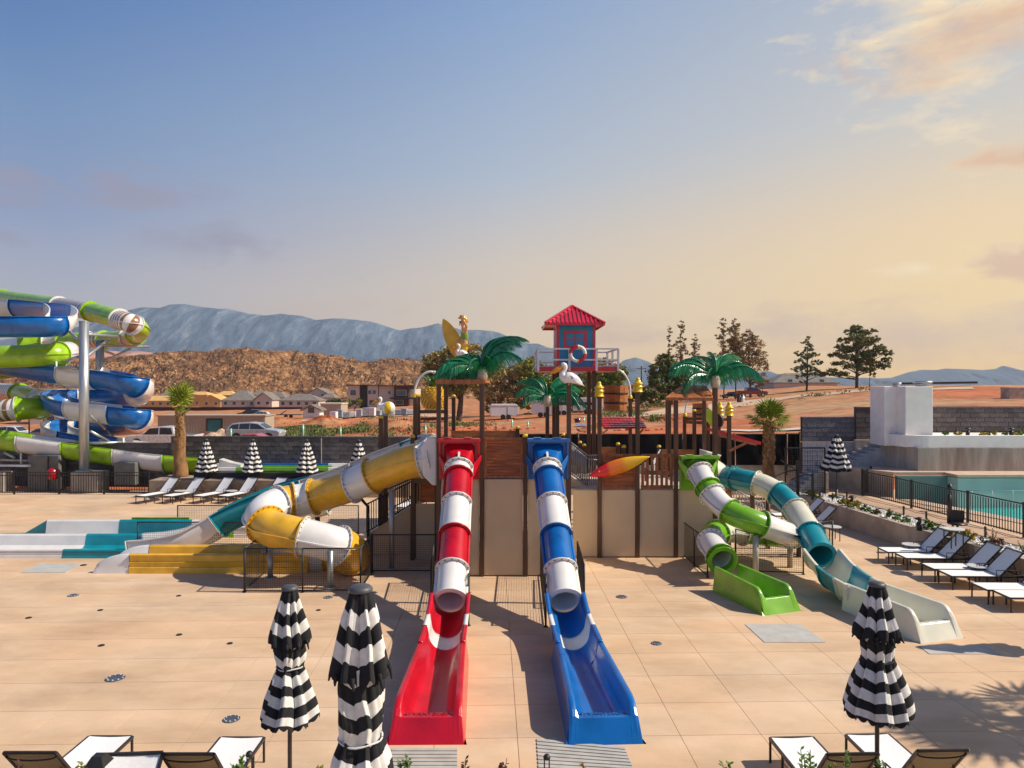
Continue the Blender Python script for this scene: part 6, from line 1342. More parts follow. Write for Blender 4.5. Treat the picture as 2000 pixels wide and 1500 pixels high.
# barrel buckets
def barrel(label, px, y0, y1, D, r, tilt=0):
    c = W(px, (y0+y1)/2, D); h = (y1-y0)/F*D; t = thing('bucket', label, 'water bucket', c); n = 14
    BW = WOOD
    for k in range(n):
        a0, a1 = 2*math.pi*k/n+.01, 2*math.pi*(k+1)/n-.01; f = lambda a, z, rr: (c.x+rr*math.cos(a), c.y+rr*math.sin(a), c.z+z)
        m = MB(); ra, rb = r*1.03, r*.90; m.add([f(a0,h/2,ra), f(a1,h/2,ra), f(a1,-h/2,rb), f(a0,-h/2,rb), f(a0,h/2,ra-.03), f(a1,h/2,ra-.03), f(a1,-h/2,rb-.03), f(a0,-h/2,rb-.03)], [(0,1,2,3), (4,7,6,5), (0,4,5,1), (2,6,7,3), (1,5,6,2), (0,3,7,4)]); m.build('stave', BW, t)
    for z in (.18*h, -.2*h): m = MB(); rr = r*(1.03-.13*(.5-z/h))+.012; m.lathe([(rr, z-.03), (rr+.008, z), (rr, z+.03)], 20, c); m.build('hoop', DARK, t)
    m = MB(); m.lathe([(r*.85, -h/2+.03), (0, -h/2+.03)], 14, c); m.build('bottom', BW, t)
barrel('large wooden barrel bucket right of the lifeguard hut', 1202, 753, 801, 26, .455)
barrel('smaller wooden barrel bucket behind the far right posts', 1368, 788, 818, 27.5, .30)
# pineapple bucket
D = 24; c = W(847, 778, D); t = thing('pineapple_bucket', 'yellow pineapple shaped bucket with green leaves left of the frame', 'water bucket', c)
m = MB(); n = 26; prof = [(.02,-.40)]+[(.40*math.sin(math.pi*j/14)**.75, -.40*math.cos(math.pi*j/14)) for j in range(1, 14)]+[(.02,.40)]
m.lathe(prof, n, c); m.build('fruit', P_YEL, t)
YB = plast('pineapple_yellow', (.72,.40,.02))
for r in range(9):
    z = -.34+.085*r; rr = .40*math.sqrt(max(0.01, 1-(z/.42)**2))**.85
    for k in range(18):
        an = 2*math.pi*(k+(r % 2)*.5)/18
        if math.sin(an) > .35: continue
        m = MB(); p = c+Vector((rr*math.cos(an), rr*math.sin(an), z)); m.box(p, (.085, .085, .07), Euler((R(45), 0, an)).to_matrix()); m.build('scale', YB, t)
GRN = plast('green_leaf_plastic', (.02,.20,.03), .3); GRN2 = plast('green_palm_plastic', (.006,.19,.06), .35)
for k in range(11):
    an = 2*math.pi*k/11; m = MB(); b = c+Vector((.1*math.cos(an), .1*math.sin(an), .37)); e = b+Vector((.28*math.cos(an), .28*math.sin(an), .42)); s = Vector((-math.sin(an), math.cos(an), 0))*.07
    m.add([b-s, b+s, b.lerp(e,.5)+s*.9+Vector((0,0,.06)), e, b.lerp(e,.5)-s*.9+Vector((0,0,.06))], [(0,1,2,3,4)]); m.build('leaf', GRN, t)
# yellow bell fixtures
def bell(label, px, y0, y1, D):
    h = (y1-y0)/F*D; c = W(px, y1, D); t = thing('yellow_bell', label, 'water toy', c, 'yellow ringed bells on posts'); s = h
    r = .145
    m = MB(); m.lathe([(r*.9,0),(r*1.05,.03*s),(r*.95,.06*s),(r*.85,.10*s),(r*.85,.32*s),(r*1.02,.34*s),(r*1.02,.38*s),(r*.82,.41*s),(r*.82,.55*s),(r*1.0,.57*s),(r*1.0,.61*s),(r*.75,.65*s),(r*.42,.82*s),(r*.42,.9*s),(r*.3,.98*s),(0,1.0*s)], 24, c); m.build('bell', YCAP, t)
    m = MB(); m.tube([c+Vector((0, 0, -.06)), c], .07, 10); m.build('collar', POST, t)
bell('yellow ringed bell on the post left of the barrel bucket', 1170, 745, 775, 20.5); bell('yellow ringed bell on the tall post right of the barrel bucket', 1246, 737, 766, 20.5)
bell('yellow ringed bell further back, half hidden by the palm post', 1406, 785, 812, 25); bell('yellow ringed bell at the far right of the tower', 1424, 785, 812, 23)
# curved white pipes
def hook(label, pts, D, r=.035):
    t = thing('curved_pipe', label, 'water pipe', W(*pts[0], D), 'curved white spray pipes'); P = crom([W(a, b, D) for a, b in pts], .08); m = MB(); m.tube(P, r, 10); m.build('pipe', P_WHITE, t)
    m = MB(); q = P[0]; m.lathe([(.07,-.06),(.075,0),(.05,.05),(.04,.06)], 12, q); m.build('base_cap', YCAP, t); q = P[-1]; m = MB(); m.tube([P[-1], P[-1]+(P[-1]-P[-2]).normalized()*.05], .05, 10); m.build('nozzle', P_WHITE, t)
hook('curved white pipe left of the pineapple', [(810,772),(811,758),(817,742),(827,731),(838,726),(847,727)], 20.4)
hook('curved white pipe arching over the barrel bucket', [(1231,775),(1230,755),(1225,740),(1217,728),(1208,722)], 24.6)
hook('short curved white pipe behind the wooden canopy', [(1338,810),(1339,797),(1342,787),(1348,780)], 25.8, .028)
# lifeguard hut
D = 24.0; hut = thing('lifeguard_hut', 'blue and red lifeguard hut with a red roof on tall posts', 'hut', W(1122, 720, D))
HB = plast('hut_blue', (.004,.26,.50)); HRED = plast('hut_red', (.60,.010,.03)); HW = plast('hut_white', (.66,.68,.72), .05)
x0, x1 = wx(1087,D), wx(1163,D); z0 = CAMZ-(717-750)/F*D; z1 = CAMZ-(626-750)/F*D; dp = 1.45
m = MB(); m.bx(x0+.05, x1-.05, D, D+dp, z0, z1); m.build('wall', HB, hut)
for x in (x0, x1-.09): 
    for y in (D-.04, D+dp-.05): m = MB(); m.bx(x, x+.09, y, y+.09, z0, z1); m.build('corner_post', HRED, hut, bev=.005)
m = MB(); m.bx(x0-.02, x0+.04, D+.052, D+dp-.052, z0+.0, z1); m.build('side_wall', HW, hut)
m = MB(); m.bx(x0-.035, x0-.021, D+.35, D+dp-.35, z0+.05, z1-.25); m.build('side_door', HRED, hut)
wa, wb_, wz0, wz1 = wx(1101,D), wx(1146,D), CAMZ-(680-750)/F*D, CAMZ-(646-750)/F*D
m = MB(); fw = .085
m.bx(wa, wb_, D-.035, D-.002, wz0, wz0+fw); m.bx(wa, wb_, D-.035, D-.002, wz1-fw, wz1); m.bx(wa, wa+fw, D-.035, D-.002, wz0+fw, wz1-fw); m.bx(wb_-fw, wb_, D-.035, D-.002, wz0+fw, wz1-fw)
xm, zm = (wa+wb_)/2, (wz0+wz1)/2; m.bx(xm-.022, xm+.022, D-.03, D-.002, wz0+fw, wz1-fw); m.bx(wa+fw, xm-.023, D-.028, D-.002, zm-.022, zm+.022); m.bx(xm+.023, wb_-fw, D-.028, D-.002, zm-.022, zm+.022); wf = m.build('window_frame', HRED, hut)
for a, b in ((wa+fw, xm-.022), (xm+.022, wb_-fw)):
    for c0, c1 in ((wz0+fw, zm-.022), (zm+.022, wz1-fw)): m = MB(); m.bx(a+.004, b-.004, D-.014, D-.003, c0+.004, c1-.004); m.build('pane', HB, wf)
# roof: hip with standing ribs
ov = .36; ex0, ex1, ey0, ey1 = wx(1065,D-.3), wx(1180,D-.3), D-.42, D+dp+.42; ze = CAMZ-(632-750)/F*(D-.3); zr = CAMZ-(597-750)/F*(D+.5); xm = (ex0+ex1)/2; ym = (ey0+ey1)/2
A = [Vector(v) for v in ((ex0,ey0,ze), (ex1,ey0,ze), (ex1,ey1,ze), (ex0,ey1,ze))]; T = Vector((xm, ym, zr))
m = MB(); m.add(A+[T], [(0,1,4), (1,2,4), (2,3,4), (3,0,4), (3,2,1,0)]); rf = m.build('roof', HRED, hut)
for (a, b) in ((0, 1), (1, 2), (2, 3), (3, 0)):
    for k in range(1, 14):
        f = k/14; p = A[a].lerp(A[b], f); g = min(f, 1-f)*2; top = p.lerp(T, g*.97) if False else (A[a].lerp(T, g) if f < .5 else A[b].lerp(T, g)); 
        # rib runs up the slope, perpendicular to the eave
        mid = A[a].lerp(A[b], .5); sl_ = (T-mid); q = p+sl_*g*.98; m = MB(); m.beam(p+Vector((0,0,.012)), q+Vector((0,0,.012)), .055, .05); m.build('roof_rib', HRED, rf)
for v in A: m = MB(); m.beam(v+Vector((0,0,.02)), T+Vector((0,0,.02)), .10, .07); m.build('ridge_cap', HRED, rf)
m = MB()
for a, b in ((0,1),(1,2),(2,3),(3,0)): m.beam(A[a]-Vector((0,0,.03)), A[b]-Vector((0,0,.03)), .03, .07)
m.build('fascia', HRED, rf)
# platform + railing
px0, px1 = wx(1051,D-.55), wx(1203,D-.1); py0, py1 = D-.6, D+dp+.6; zp = z0
m = MB(); m.bx(px0, px1, py0, py1, zp-.15, zp-.002); m.build('platform', HRED, hut, bev=.01)
zt = CAMZ-(682.5-750)/F*(D-.6)
cs = [(px0, py0), (px1, py0), (px1, py1), (px0, py1)]
for i in range(4):
    a, b = Vector((*cs[i], 0)), Vector((*cs[(i+1) % 4], 0)); nn_ = [0, .39, .73] if i == 0 else [0, .5]
    for f in nn_: p = a.lerp(b, f); m = MB(); m.bx(p.x-.035, p.x+.035, p.y-.035, p.y+.035, zp-.14, zt); m.build('rail_post', HW, hut)
    for z, w in ((zt+.02, .07), (zp+.38*(zt-zp), .05), (zp+.12*(zt-zp)-.0, .05)) if i else ((zt+.02, .07), (zp+.40*(zt-zp), .06)): m = MB(); m.beam(a+Vector((0,0,z)), b+Vector((0,0,z)), w, .05); m.build('rail', HW, hut)
for px in (1082, 1088.5, 1150, 1160):
    D2 = D if px in (1088.5, 1160) else D+dp; x = wx(px, D2); m = MB(); m.bx(x-.065, x+.065, D2-.065, D2+.065, 0, zp-.151); m.build('post', POST, hut, bev=.008)
m = MB(); z = CAMZ-(789-750)/F*D; m.bx(wx(1092,D), wx(1158,D), D-.04, D+.04, z-.04, z+.05); m.bx(wx(1084,D+dp), wx(1150,D+dp), D+dp-.04, D+dp+.04, z-.06, z+.03); m.build('crossbeam', POST, hut)
# life ring
D = 23.3; c = W(1128.5, 691, D); t = thing('life_ring', 'red and white life ring hanging on the hut railing', 'life ring', c); Rm, rm = .235, .062; 
for qd in range(4):
    m = MB(); n = 9; k = 12; vs = []
    for i in range(n+1):
        an = math.pi/2*(qd+i/n)
        for j in range(k): b = 2*math.pi*j/k; vs.append((c.x+(Rm+rm*math.cos(b))*math.cos(an), c.y+rm*math.sin(b), c.z+(Rm+rm*math.cos(b))*math.sin(an)))
    m.add(vs, [(i*k+j, i*k+(j+1) % k, (i+1)*k+(j+1) % k, (i+1)*k+j) for i in range(n) for j in range(k)], 0, True); m.build('ring_quarter', P_WHITE if qd % 2 == 0 else HRED, t)
for qd in range(4):
    an = math.pi/2*qd; m = MB(); p = c+Vector((Rm*math.cos(an), 0, Rm*math.sin(an))); tn = Vector((-math.sin(an), 0, math.cos(an))); m.tube([p-tn*.015, p+tn*.015], rm+.006, 12); m.build('strap', P_YEL, t)
# surfboard
D = 20.3; t = thing('surfboard', 'red orange and yellow surfboard mounted on the wooden panels', 'surfboard', W(1208, 911, D))
SB = bpy.data.materials.new('surfboard_fade'); SB.use_nodes = True; n_, l_ = SB.node_tree.nodes, SB.node_tree.links; bb_ = n_['Principled BSDF']; bb_.inputs['Roughness'].default_value = .22; bb_.inputs['Coat Weight'].default_value = .5
tc_ = n_.new('ShaderNodeTexCoord'); sx_ = n_.new('ShaderNodeSeparateXYZ'); l_.new(tc_.outputs['Object'], sx_.inputs[0])
cc = ramp(n_, l_, mth(n_, l_, 'ADD', mth(n_, l_, 'MULTIPLY', mth(n_, l_, 'ADD', sx_.outputs[0], mth(n_, l_, 'MULTIPLY', sx_.outputs[2], .25)), 1/1.7), .5), [(.0, (.72,.006,.010,1)), (.29, (.74,.012,.008,1)), (.35, (.85,.17,.008,1)), (.56, (.88,.24,.008,1)), (.66, (.86,.46,.010,1)), (1, (.88,.55,.012,1))]); l_.new(cc, bb_.inputs['Base Color'])
a, b = W(1150,930,D), W(1268,892,D); L = (b-a).length; d = (b-a)/L; up = Vector((-d.z, 0, d.x)); m = MB(); n = 28; top, bot = [], []
for i in range(n+1):
    f = i/n; w = .215*math.sin(math.pi*f**.92)**.80 if 0 < f < 1 else .004; top.append(a+d*L*f+up*w); bot.append(a+d*L*f-up*w*.98)
ring = top+bot[::-1]; k = len(ring); cen = [a+d*L*min(i, 2*n+1-i)/n for i in range(k)]
vs = ring+[p.lerp(q, .14)+Vector((0,-.045,0)) for p, q in zip(ring, cen)]+[p.lerp(q, .8)+Vector((0,-.062,0)) for p, q in zip(ring, cen)]+[p.lerp(q, .1)+Vector((0,.03,0)) for p, q in zip(ring, cen)]
m.add(vs, [(i, (i+1) % k, k+(i+1) % k, k+i) for i in range(k)]+[(k+i, k+(i+1) % k, 2*k+(i+1) % k, 2*k+i) for i in range(k)]+[(3*k+i, 3*k+(i+1) % k, (i+1) % k, i) for i in range(k)]+[(2*k+i, 2*k+i+1, 2*k+k-2-i, 2*k+k-1-i) for i in range(n)]+[(3*k+i, 3*k+i+1, 3*k+k-2-i, 3*k+k-1-i) for i in range(n)], 0, True)
m.build('board', SB, t); m = MB(); p = W(1170,920,D)+Vector((0,-.066,0)); m.tube([p, p-Vector((0,.012,0))], .018, 8); m.build('fixing_bolt', WHT, t)
# red/white boards behind the pickets
t = thing('play_board', 'red and white play board behind the picket barrier', 'play board', W(1263, 925, 21.6)); m = MB(); D = 21.6
m.bx(wx(1259,D), wx(1266,D), D, D+.05, CAMZ-(940-750)/F*D, CAMZ-(914-750)/F*D); m.build('red_board', P_RED, t); m = MB(); m.bx(wx(1259,D), wx(1266,D), D, D+.05, CAMZ-(913-750)/F*D, CAMZ-(903-750)/F*D); m.build('white_board', P_WHITE, t)
m = MB(); m.prism([W(1273,945,21.8), W(1273,906,21.8), W(1288,878,23.6), W(1290,878,23.6), W(1278,906,21.8), W(1278,946,21.8)], (.02, .02, 0)); m.build('side_board', P_GREY, t)
# ---------------- toy palms ----------------
GRN3 = plast('green_palm_paler', (.03,.30,.11), .3); BULB = plast('bone_plastic', (.58,.47,.33)); GREENS = GRN2  # GRN3: lighter green given to leaflets at random
def frond_mesh(L=1.35, rise=.45, drop=.75, n=16, seed=0):
    rnd = random.Random(seed); m = MB(); pts = []
    for i in range(n+1):
        f = i/n; pts.append(Vector((L*f*(1-.12*f), 0, rise*math.sin(math.pi*min(1, f*1.0)*.62)-drop*f**2.2)))
    m.tube(pts, [.028*(1-.75*i/n) for i in range(n+1)], 6)
    for i in range(n*3):
        f = .06+.94*i/(n*3-1); k = f*n; i0 = min(n-1, int(k)); p = pts[i0].lerp(pts[i0+1], k-i0); ln = .40*math.sin(math.pi*(.16+.78*f))**.6*rnd.uniform(.8, 1.12)
        for sg in (-1, 1):
            o = Vector((.30, sg*.42, -.62-.3*rnd.random())).normalized(); w = Vector((.0115, 0, .004)); q = p+o*ln*.5+Vector((0, 0, .03)); e = p+o*ln+Vector((0, 0, -ln*.35))
            m.add([p-w*.7, p+w*.7, q+w, e+w*.25, e-w*.25, q-w], [(0, 1, 2, 5), (5, 2, 3, 4)], int(rnd.random() < .45))
    # web joining leaflets near rib
    for i in range(n):
        for sg in (-1, 1):
            a, b = pts[i], pts[i+1]; wa = .07*math.sin(math.pi*(.12+.8*i/n)); wb = .07*math.sin(math.pi*(.12+.8*(i+1)/n)); m.add([a, b, b+Vector((.03, sg*wb, -wb*.55)), a+Vector((.03, sg*wa, -wa*.55))], [(0, 1, 2, 3)])
    return m
def toypalm(label, px, py, D, trunk_bottom, fr_list, scale=1.0, bulb=(0, .3)):
    c = W(px, py, D); t = thing('toy_palm', label, 'toy palm', c, 'green plastic palm crowns'); proto = {}
    m = MB(); m.bx(c.x-.06, c.x+.06, D-.06, D+.06, trunk_bottom, c.z-.02); m.build('post', POST, t)
    m = MB(); m.lathe([(.09,-.30),(.13,-.26),(.15,-.12),(.12,.05),(.05,.08),(0,.08)], 14, c+Vector((0, -.06, bulb[0]))); m.build('husk', BULB, t)
    m = MB(); m.lathe([(.04,-.12),(.16,-.02),(.15,.08),(0,.14)], 12, c); m.build('crown_core', GREENS, t)
    for i, (az, pit, s, roll) in enumerate(fr_list):
        mm = frond_mesh(seed=i+int(px), drop=.55+.3*(i % 3)/2, rise=.5)
        Mx = Matrix.Translation(c) @ Matrix.Rotation(R(az), 4, 'Z') @ Matrix.Rotation(R(-pit), 4, 'Y') @ Matrix.Rotation(R(roll), 4, 'X') @ Matrix.Scale(s*scale, 4); mm.xform(Mx); mm.build('frond', [GREENS, GRN3], t)
toypalm('largest green toy palm crown, on the wooden frame above the red slide', 942, 722, 19.2, 0, [(185,0,1.05,0),(160,14,.95,0),(115,38,.7,0),(-70,30,.55,0),(6,48,1.15,0),(20,60,1.05,-20),(-25,20,.95,0),(178,-8,.9,0),(140,30,.85,0),(200,-6,.85,0),(-110,10,.8,0),(60,50,.8,0),(-12,40,1.0,0),(165,4,1.0,10)], bulb=(-.05, 0))
toypalm('smaller green toy palm crown left of the lifeguard hut posts', 1069, 776, 22.8, 0, [(180,10,.85,0),(155,38,.9,0),(120,52,.8,0),(10,18,.9,0),(-20,-5,.9,0),(-75,30,.6,0),(35,35,.95,0),(195,-6,.75,0),(-5,5,1.0,0)])
toypalm('green toy palm crown above the wooden canopy on the right', 1396, 738, 21.0, 0, [(180,12,1.1,0),(165,28,1.05,0),(130,62,.75,0),(100,72,.7,0),(50,58,.75,0),(15,20,1.15,0),(-5,6,1.1,0),(-60,30,.6,0),(200,-2,.95,0),(35,38,1.0,0),(75,65,.7,0),(-120,22,.6,0)])
# ---------------- pelicans ----------------
BEAK = plast('beak_orange', (.90,.36,.012), .2); BWHITE = plast('bird_white', (.78,.76,.74), .05); BGREY = plast('wing_grey_patch', (.22,.16,.22), .3)
def pelican(label, px, py, D, s, flip=1, hold=None):
    """(px,py): middle of the back; faces left when flip is 1"""
    c = W(px, py, D); t = thing('pelican_figure', label, 'bird figure', c)
    def V(x, y, z): return c+Vector((x*flip*s, y*s, z*s))
    body = [V(.36,0,-.20), V(.30,0,-.15), V(.18,0,-.06), V(.02,0,0), V(-.10,0,.0), V(-.17,0,.05), V(-.175,0,.13), V(-.13,0,.20), V(-.105,0,.265), V(-.125,0,.32), V(-.17,0,.345), V(-.21,0,.325)]
    rad = [.014, .06, .115, .155, .150, .105, .070, .056, .060, .076, .070, .035]
    P = crom([Vector((*b, 0)) .to_4d() if False else b for b in body], .03*s); n = len(P)
    L = [0]
    for a, b in zip(P, P[1:]): L.append(L[-1]+(b-a).length)
    Lb = [0]
    for b in body: Lb.append(min(L, key=lambda q: 0) if False else 0)
    idx = [min(range(n), key=lambda i: (P[i]-b).length) for b in body]; tab = list(zip(idx, rad)); rr = [interp(tab, i)*s for i in range(n)]
    m = MB(); m.tube(P, rr, 14); m.build('body', BWHITE, t)
    m = MB(); b0 = V(-.18,0,.32); b1 = V(-.50,0,.13); m.tube([b0, b0.lerp(b1, .35)+Vector((0,0,-.02*s)), b0.lerp(b1, .75)+Vector((0,0,-.02*s)), b1], [.045*s, .075*s, .060*s, .014*s], 10); m.build('beak', BEAK, t)
    for sg in (-1, 1):
        m = MB(); w = [V(-.08, sg*.10, .07), V(.05, sg*.13, .06), V(.20, sg*.10, -.02), V(.40, sg*.05, -.22), V(.18, sg*.12, -.12), V(-.02, sg*.12, -.05)]; m.prism(w, (0, sg*.02*s, 0)); m.build('wing', BWHITE, t)
        m = MB(); w = [V(.0, sg*.135+sg*.008, .04), V(.09, sg*.138+sg*.008, .02), V(.06, sg*.138+sg*.008, -.03), V(-.01, sg*.135+sg*.008, -.0)]; m.prism(w, (0, sg*.006*s, 0)); m.build('wing_patch', BGREY, t)
        m = MB(); e = V(-.17, sg*.06, .37); m.lathe([(.012*s,-.012*s),(.016*s,0),(.0,.014*s)], 8, e); m.build('eye', DARK, t)
        m = MB(); m.tube([V(.0, sg*.05, -.1), V(-.02, sg*.05, -.20)], .015*s, 6); m.build('leg', YCAP, t)
    return t, V
pelican('white pelican figure standing on the post before the lifeguard hut', 1112, 738, 18.5, .98)
t_, V_ = pelican('white pelican figure hugging a yellow and white beach ball on the left post', 749, 794, 21.3, .72)
pelican('white pelican figure behind the palm fronds beside the surfer', 902, 690, 21.3, .72)
m = MB(); D = 18.5; 
# beach ball
c = W(759, 797, 21.25); t = thing('beach_ball', 'yellow and white beach ball held by the left pelican', 'ball', c)
for k in range(6):
    m = MB(); n = 5; vs = []; r = .20
    for i in range(n+1):
        an = 2*math.pi*(k+i/n)/6
        for j in range(9): b = math.pi*j/8; vs.append((c.x+r*math.sin(b)*math.cos(an), c.y+r*math.sin(b)*math.sin(an), c.z+r*math.cos(b)))
    m.add(vs, [(i*9+j, i*9+j+1, (i+1)*9+j+1, (i+1)*9+j) for i in range(n) for j in range(8)], 0, True); m.build('gore', P_WHITE if k % 2 else YCAP, t)
t = thing('pelican_posts', 'pair of dark posts with yellow bands below the beach ball pelican', 'posts', (wx(745,21.3), 21.3, 0))
for px in (744, 753.5): x = wx(px, 21.3); m = MB(); m.bx(x-.06, x+.06, 21.24, 21.36, 0, CAMZ-(812-750)/F*21.3); m.build('post', POST, t)
m = MB(); x = wx(744, 21.3); m.bx(x-.07, x+.07, 21.23, 21.37, CAMZ-(817-750)/F*21.3, CAMZ-(812.5-750)/F*21.3); m.build('band', YCAP, t)
# ---------------- surfer figure ----------------
D = 21.6; SKIN = plast('figure_skin', (.66,.33,.16), .08); SG = plast('figure_green_shirt', (.17,.30,.015)); SY = plast('figure_yellow_shorts', (.75,.48,.01)); SO = plast('figure_orange_hair', (.70,.30,.02)); 
def skinmesh(t, name, verts, edges, radii, mat, root=0, sub=2):
    me = bpy.data.meshes.new(name); me.from_pydata([tuple(Vector(v)-ORG[t.name]) for v in verts], edges, []); o = bpy.data.objects.new(name, me); COL.objects.link(o)
    bm = bmesh.new(); bm.from_mesh(me); ly = bm.verts.layers.skin.verify()
    bm.verts.ensure_lookup_table()
    for i, v in enumerate(bm.verts): v[ly].radius = (radii[i], radii[i]) if not isinstance(radii[i], tuple) else radii[i]; v[ly].use_root = (i == root)
    bm.to_mesh(me); bm.free()
    o.modifiers.new('skin', 'SKIN').use_smooth_shade = True; o.modifiers.new('sub', 'SUBSURF').levels = sub; o.modifiers['sub'].render_levels = sub
    dg = bpy.context.evaluated_depsgraph_get(); dg.update(); me2 = bpy.data.meshes.new_from_object(o.evaluated_get(dg)); me2.name = name
    bpy.data.objects.remove(o); me2.materials.clear(); me2.materials.append(mat)
    for p in me2.polygons: p.use_smooth = True; p.material_index = 0
    ob = bpy.data.objects.new(name, me2); COL.objects.link(ob); ob.parent = t; ORG[ob.name] = ORG[t.name]; return ob
base = W(908, 706, D); surf = thing('surfer_figure', 'surfer figure in green top and yellow shorts shading the eyes', 'figure', base)
def S(px, py, dy=0): v = W(px, py, D); v.y += dy; return v
hgt = (706-621)/F*D    # about 1.3 m
V = [S(909,672), S(908,662), S(907,652), S(906,643), S(905,638), S(904,631), S(903,625),         # pelvis..head top
     S(909,646,-.10), S(912,637,-.22), S(905,625,-.24),                                          # near arm raised
     S(906,646,.12), S(900,658,.16), S(895,668,.12),                                             # far arm to the board
     S(908,678,-.07), S(909,692,-.08), S(910,706,-.08), S(907,707,-.08), S(907,678,.07), S(905,692,.09), S(904,706,.09), S(901,707,.09)]
E = [(0,1),(1,2),(2,3),(3,4),(4,5),(5,6),(3,7),(7,8),(8,9),(3,10),(10,11),(11,12),(0,13),(13,14),(14,15),(15,16),(0,17),(17,18),(18,19),(19,20)]
Rr = [.115,.105,.115,.10,.05,.095,.07,.055,.045,.035,.055,.042,.034,.085,.06,.04,.035,.085,.06,.04,.035]
skinmesh(surf, 'body', V, E, Rr, SKIN)
skinmesh(surf, 'green_top', [S(909,669), S(908,661), S(907,652), S(906.5,645)], [(0,1),(1,2),(2,3)], [.128,.118,.130,.118], SG)
skinmesh(surf, 'yellow_shorts', [S(909,670), S(908,677,-.07), S(909,687,-.08), S(908,677,.07), S(906,687,.09)], [(0,1),(1,2),(0,3),(3,4)], [.128,.10,.088,.10,.088], SY)
m = MB(); c = S(907.5,626); 
m.lathe([(.0,.13),(.06,.12),(.10,.07),(.115,0),(.10,-.06),(.06,-.1)], 12, c); m.build('hair', SO, surf)
m = MB(); m.lathe([(.12,.0),(.11,.02),(.10,.09),(.07,.10),(0,.10)], 12, S(904,622)); m.box(S(898.5,621), (.12,.16,.02)); m.build('visor', SO, surf)
m = MB(); m.box(S(898.8,629.5), (.04,.17,.055)); m.build('sunglasses', DARK, surf)
m = MB(); m.box(S(897.6,634), (.04,.03,.045)); m.build('nose', SKIN, surf)
m = MB(); h0 = S(904,623,-.25)
m.box(h0, (.09,.03,.05), Euler((0, R(20), 0)).to_matrix())
for k in range(4): m.tube([h0+Vector((-.03,-.0,.018-.013*k)), h0+Vector((-.075,.0,.025-.013*k)), h0+Vector((-.10,.01,.018-.013*k))], .0075, 6)
m.tube([h0+Vector((.0,0,-.02)), h0+Vector((-.03,-.01,-.05))], .009, 6); m.build('hand', SKIN, surf)
t = thing('yellow_surfboard', 'tall yellow surfboard leaning beside the surfer figure', 'surfboard', S(888, 690))
a, b = S(904,706,.2), S(864,621,.2); L = (b-a).length; d = (b-a)/L; up = Vector((-d.z, 0, d.x)); m = MB(); n = 20; ring = []
for i in range(n+1): f = i/n; w = .24*math.sin(math.pi*(.08+.92*f))**.7 if f < 1 else .003; ring.append(a+d*L*f+up*w)
for i in range(n, -1, -1): f = i/n; w = .24*math.sin(math.pi*(.08+.92*f))**.7 if f < 1 else .003; ring.append(a+d*L*f-up*w)
m.prism(ring, (0, .06, 0)); m.build('board', plast('board_yellow', (.62,.36,.01)), t, bev=.015)
# ---------------- net fences ----------------
def net(label, pts, h=1.1, posts=True, sp=.055, z0=.05):
    a0 = Vector(pts[0]); t = thing('net_fence', label, 'fence', a0, 'dark wire mesh safety fences')
    for a, b in zip(pts, pts[1:]):
        a, b = Vector(a), Vector(b); L = (b-a).length; k = int(L/sp); m = MB(); w = .0045
        for i in range(1, k): p = a.lerp(b, i/k); m.beam(p+Vector((0,0,z0)), p+Vector((0,0,h)), w)
        q = int((h-z0)/sp)
        for i in range(1, q): z = z0+(h-z0)*i/q; m.beam(a+Vector((0,0,z)), b+Vector((0,0,z)), w)
        m.build('wire_mesh', DARK, t, kind='stuff')
        m = MB(); m.tube([a+Vector((0,0,h)), b+Vector((0,0,h))], .018, 8); m.tube([a+Vector((0,0,z0)), b+Vector((0,0,z0))], .016, 8); m.build('rail', DARK, t)
    for p in pts: p = Vector(p); m = MB(); m.tube([p, p+Vector((0,0,h+.01))], .022, 8); m.lathe([(.05,0),(.05,.012),(.0,.012)], 10, p); m.build('post', DARK, t)
net('mesh fence with two bays in front of the yellow spiral', [G(478,1157), G(591,1157), G(704,1156), G(725,1122)], 1.05)
net('mesh fence side running back left of the yellow spiral', [G(478,1157)+Vector((-.02,.03,0)), G(521,1118)], 1.05)
net('mesh fence between the yellow spiral and the red slide', [G(727,1118), G(855,1118)], 1.0)
net('mesh fence in front of the teal open slide end', [G(258,1088)+Vector((0,.3,0)), G(381,1088)+Vector((0,.3,0)), G(500,1088)+Vector((0,.3,0))], .95)
net('mesh fence behind the teal lanes', [G(347,1043), G(440,1043), G(560,1043), G(700,1043)], .95)
net('short mesh fence left of the red slide mouth', [G(842,1195), G(846,1140)], 1.0)
net('short mesh fence right of the red slide mouth', [G(915,1222), G(917,1125)], 1.0)
net('short mesh fence left of the blue slide mouth', [G(1066,1224), G(1055,1125)], 1.0)
net('short mesh fence right of the blue slide mouth', [G(1141,1190), G(1128,1135)], 1.0)
net('mesh fence left of the lime slide mouth', [G(1331,1084), G(1356,1106), G(1382,1128)], 1.0)
net('mesh fence between the lime and teal slides', [G(1437,1104), G(1480,1119), G(1569,1122)], 1.0)
net('mesh fence behind the lime spiral', [G(1436,1086), G(1560,1086)], .9)
net('short rail fence right of the teal slide tube', [G(1573,1090), G(1626,1080)], .95)
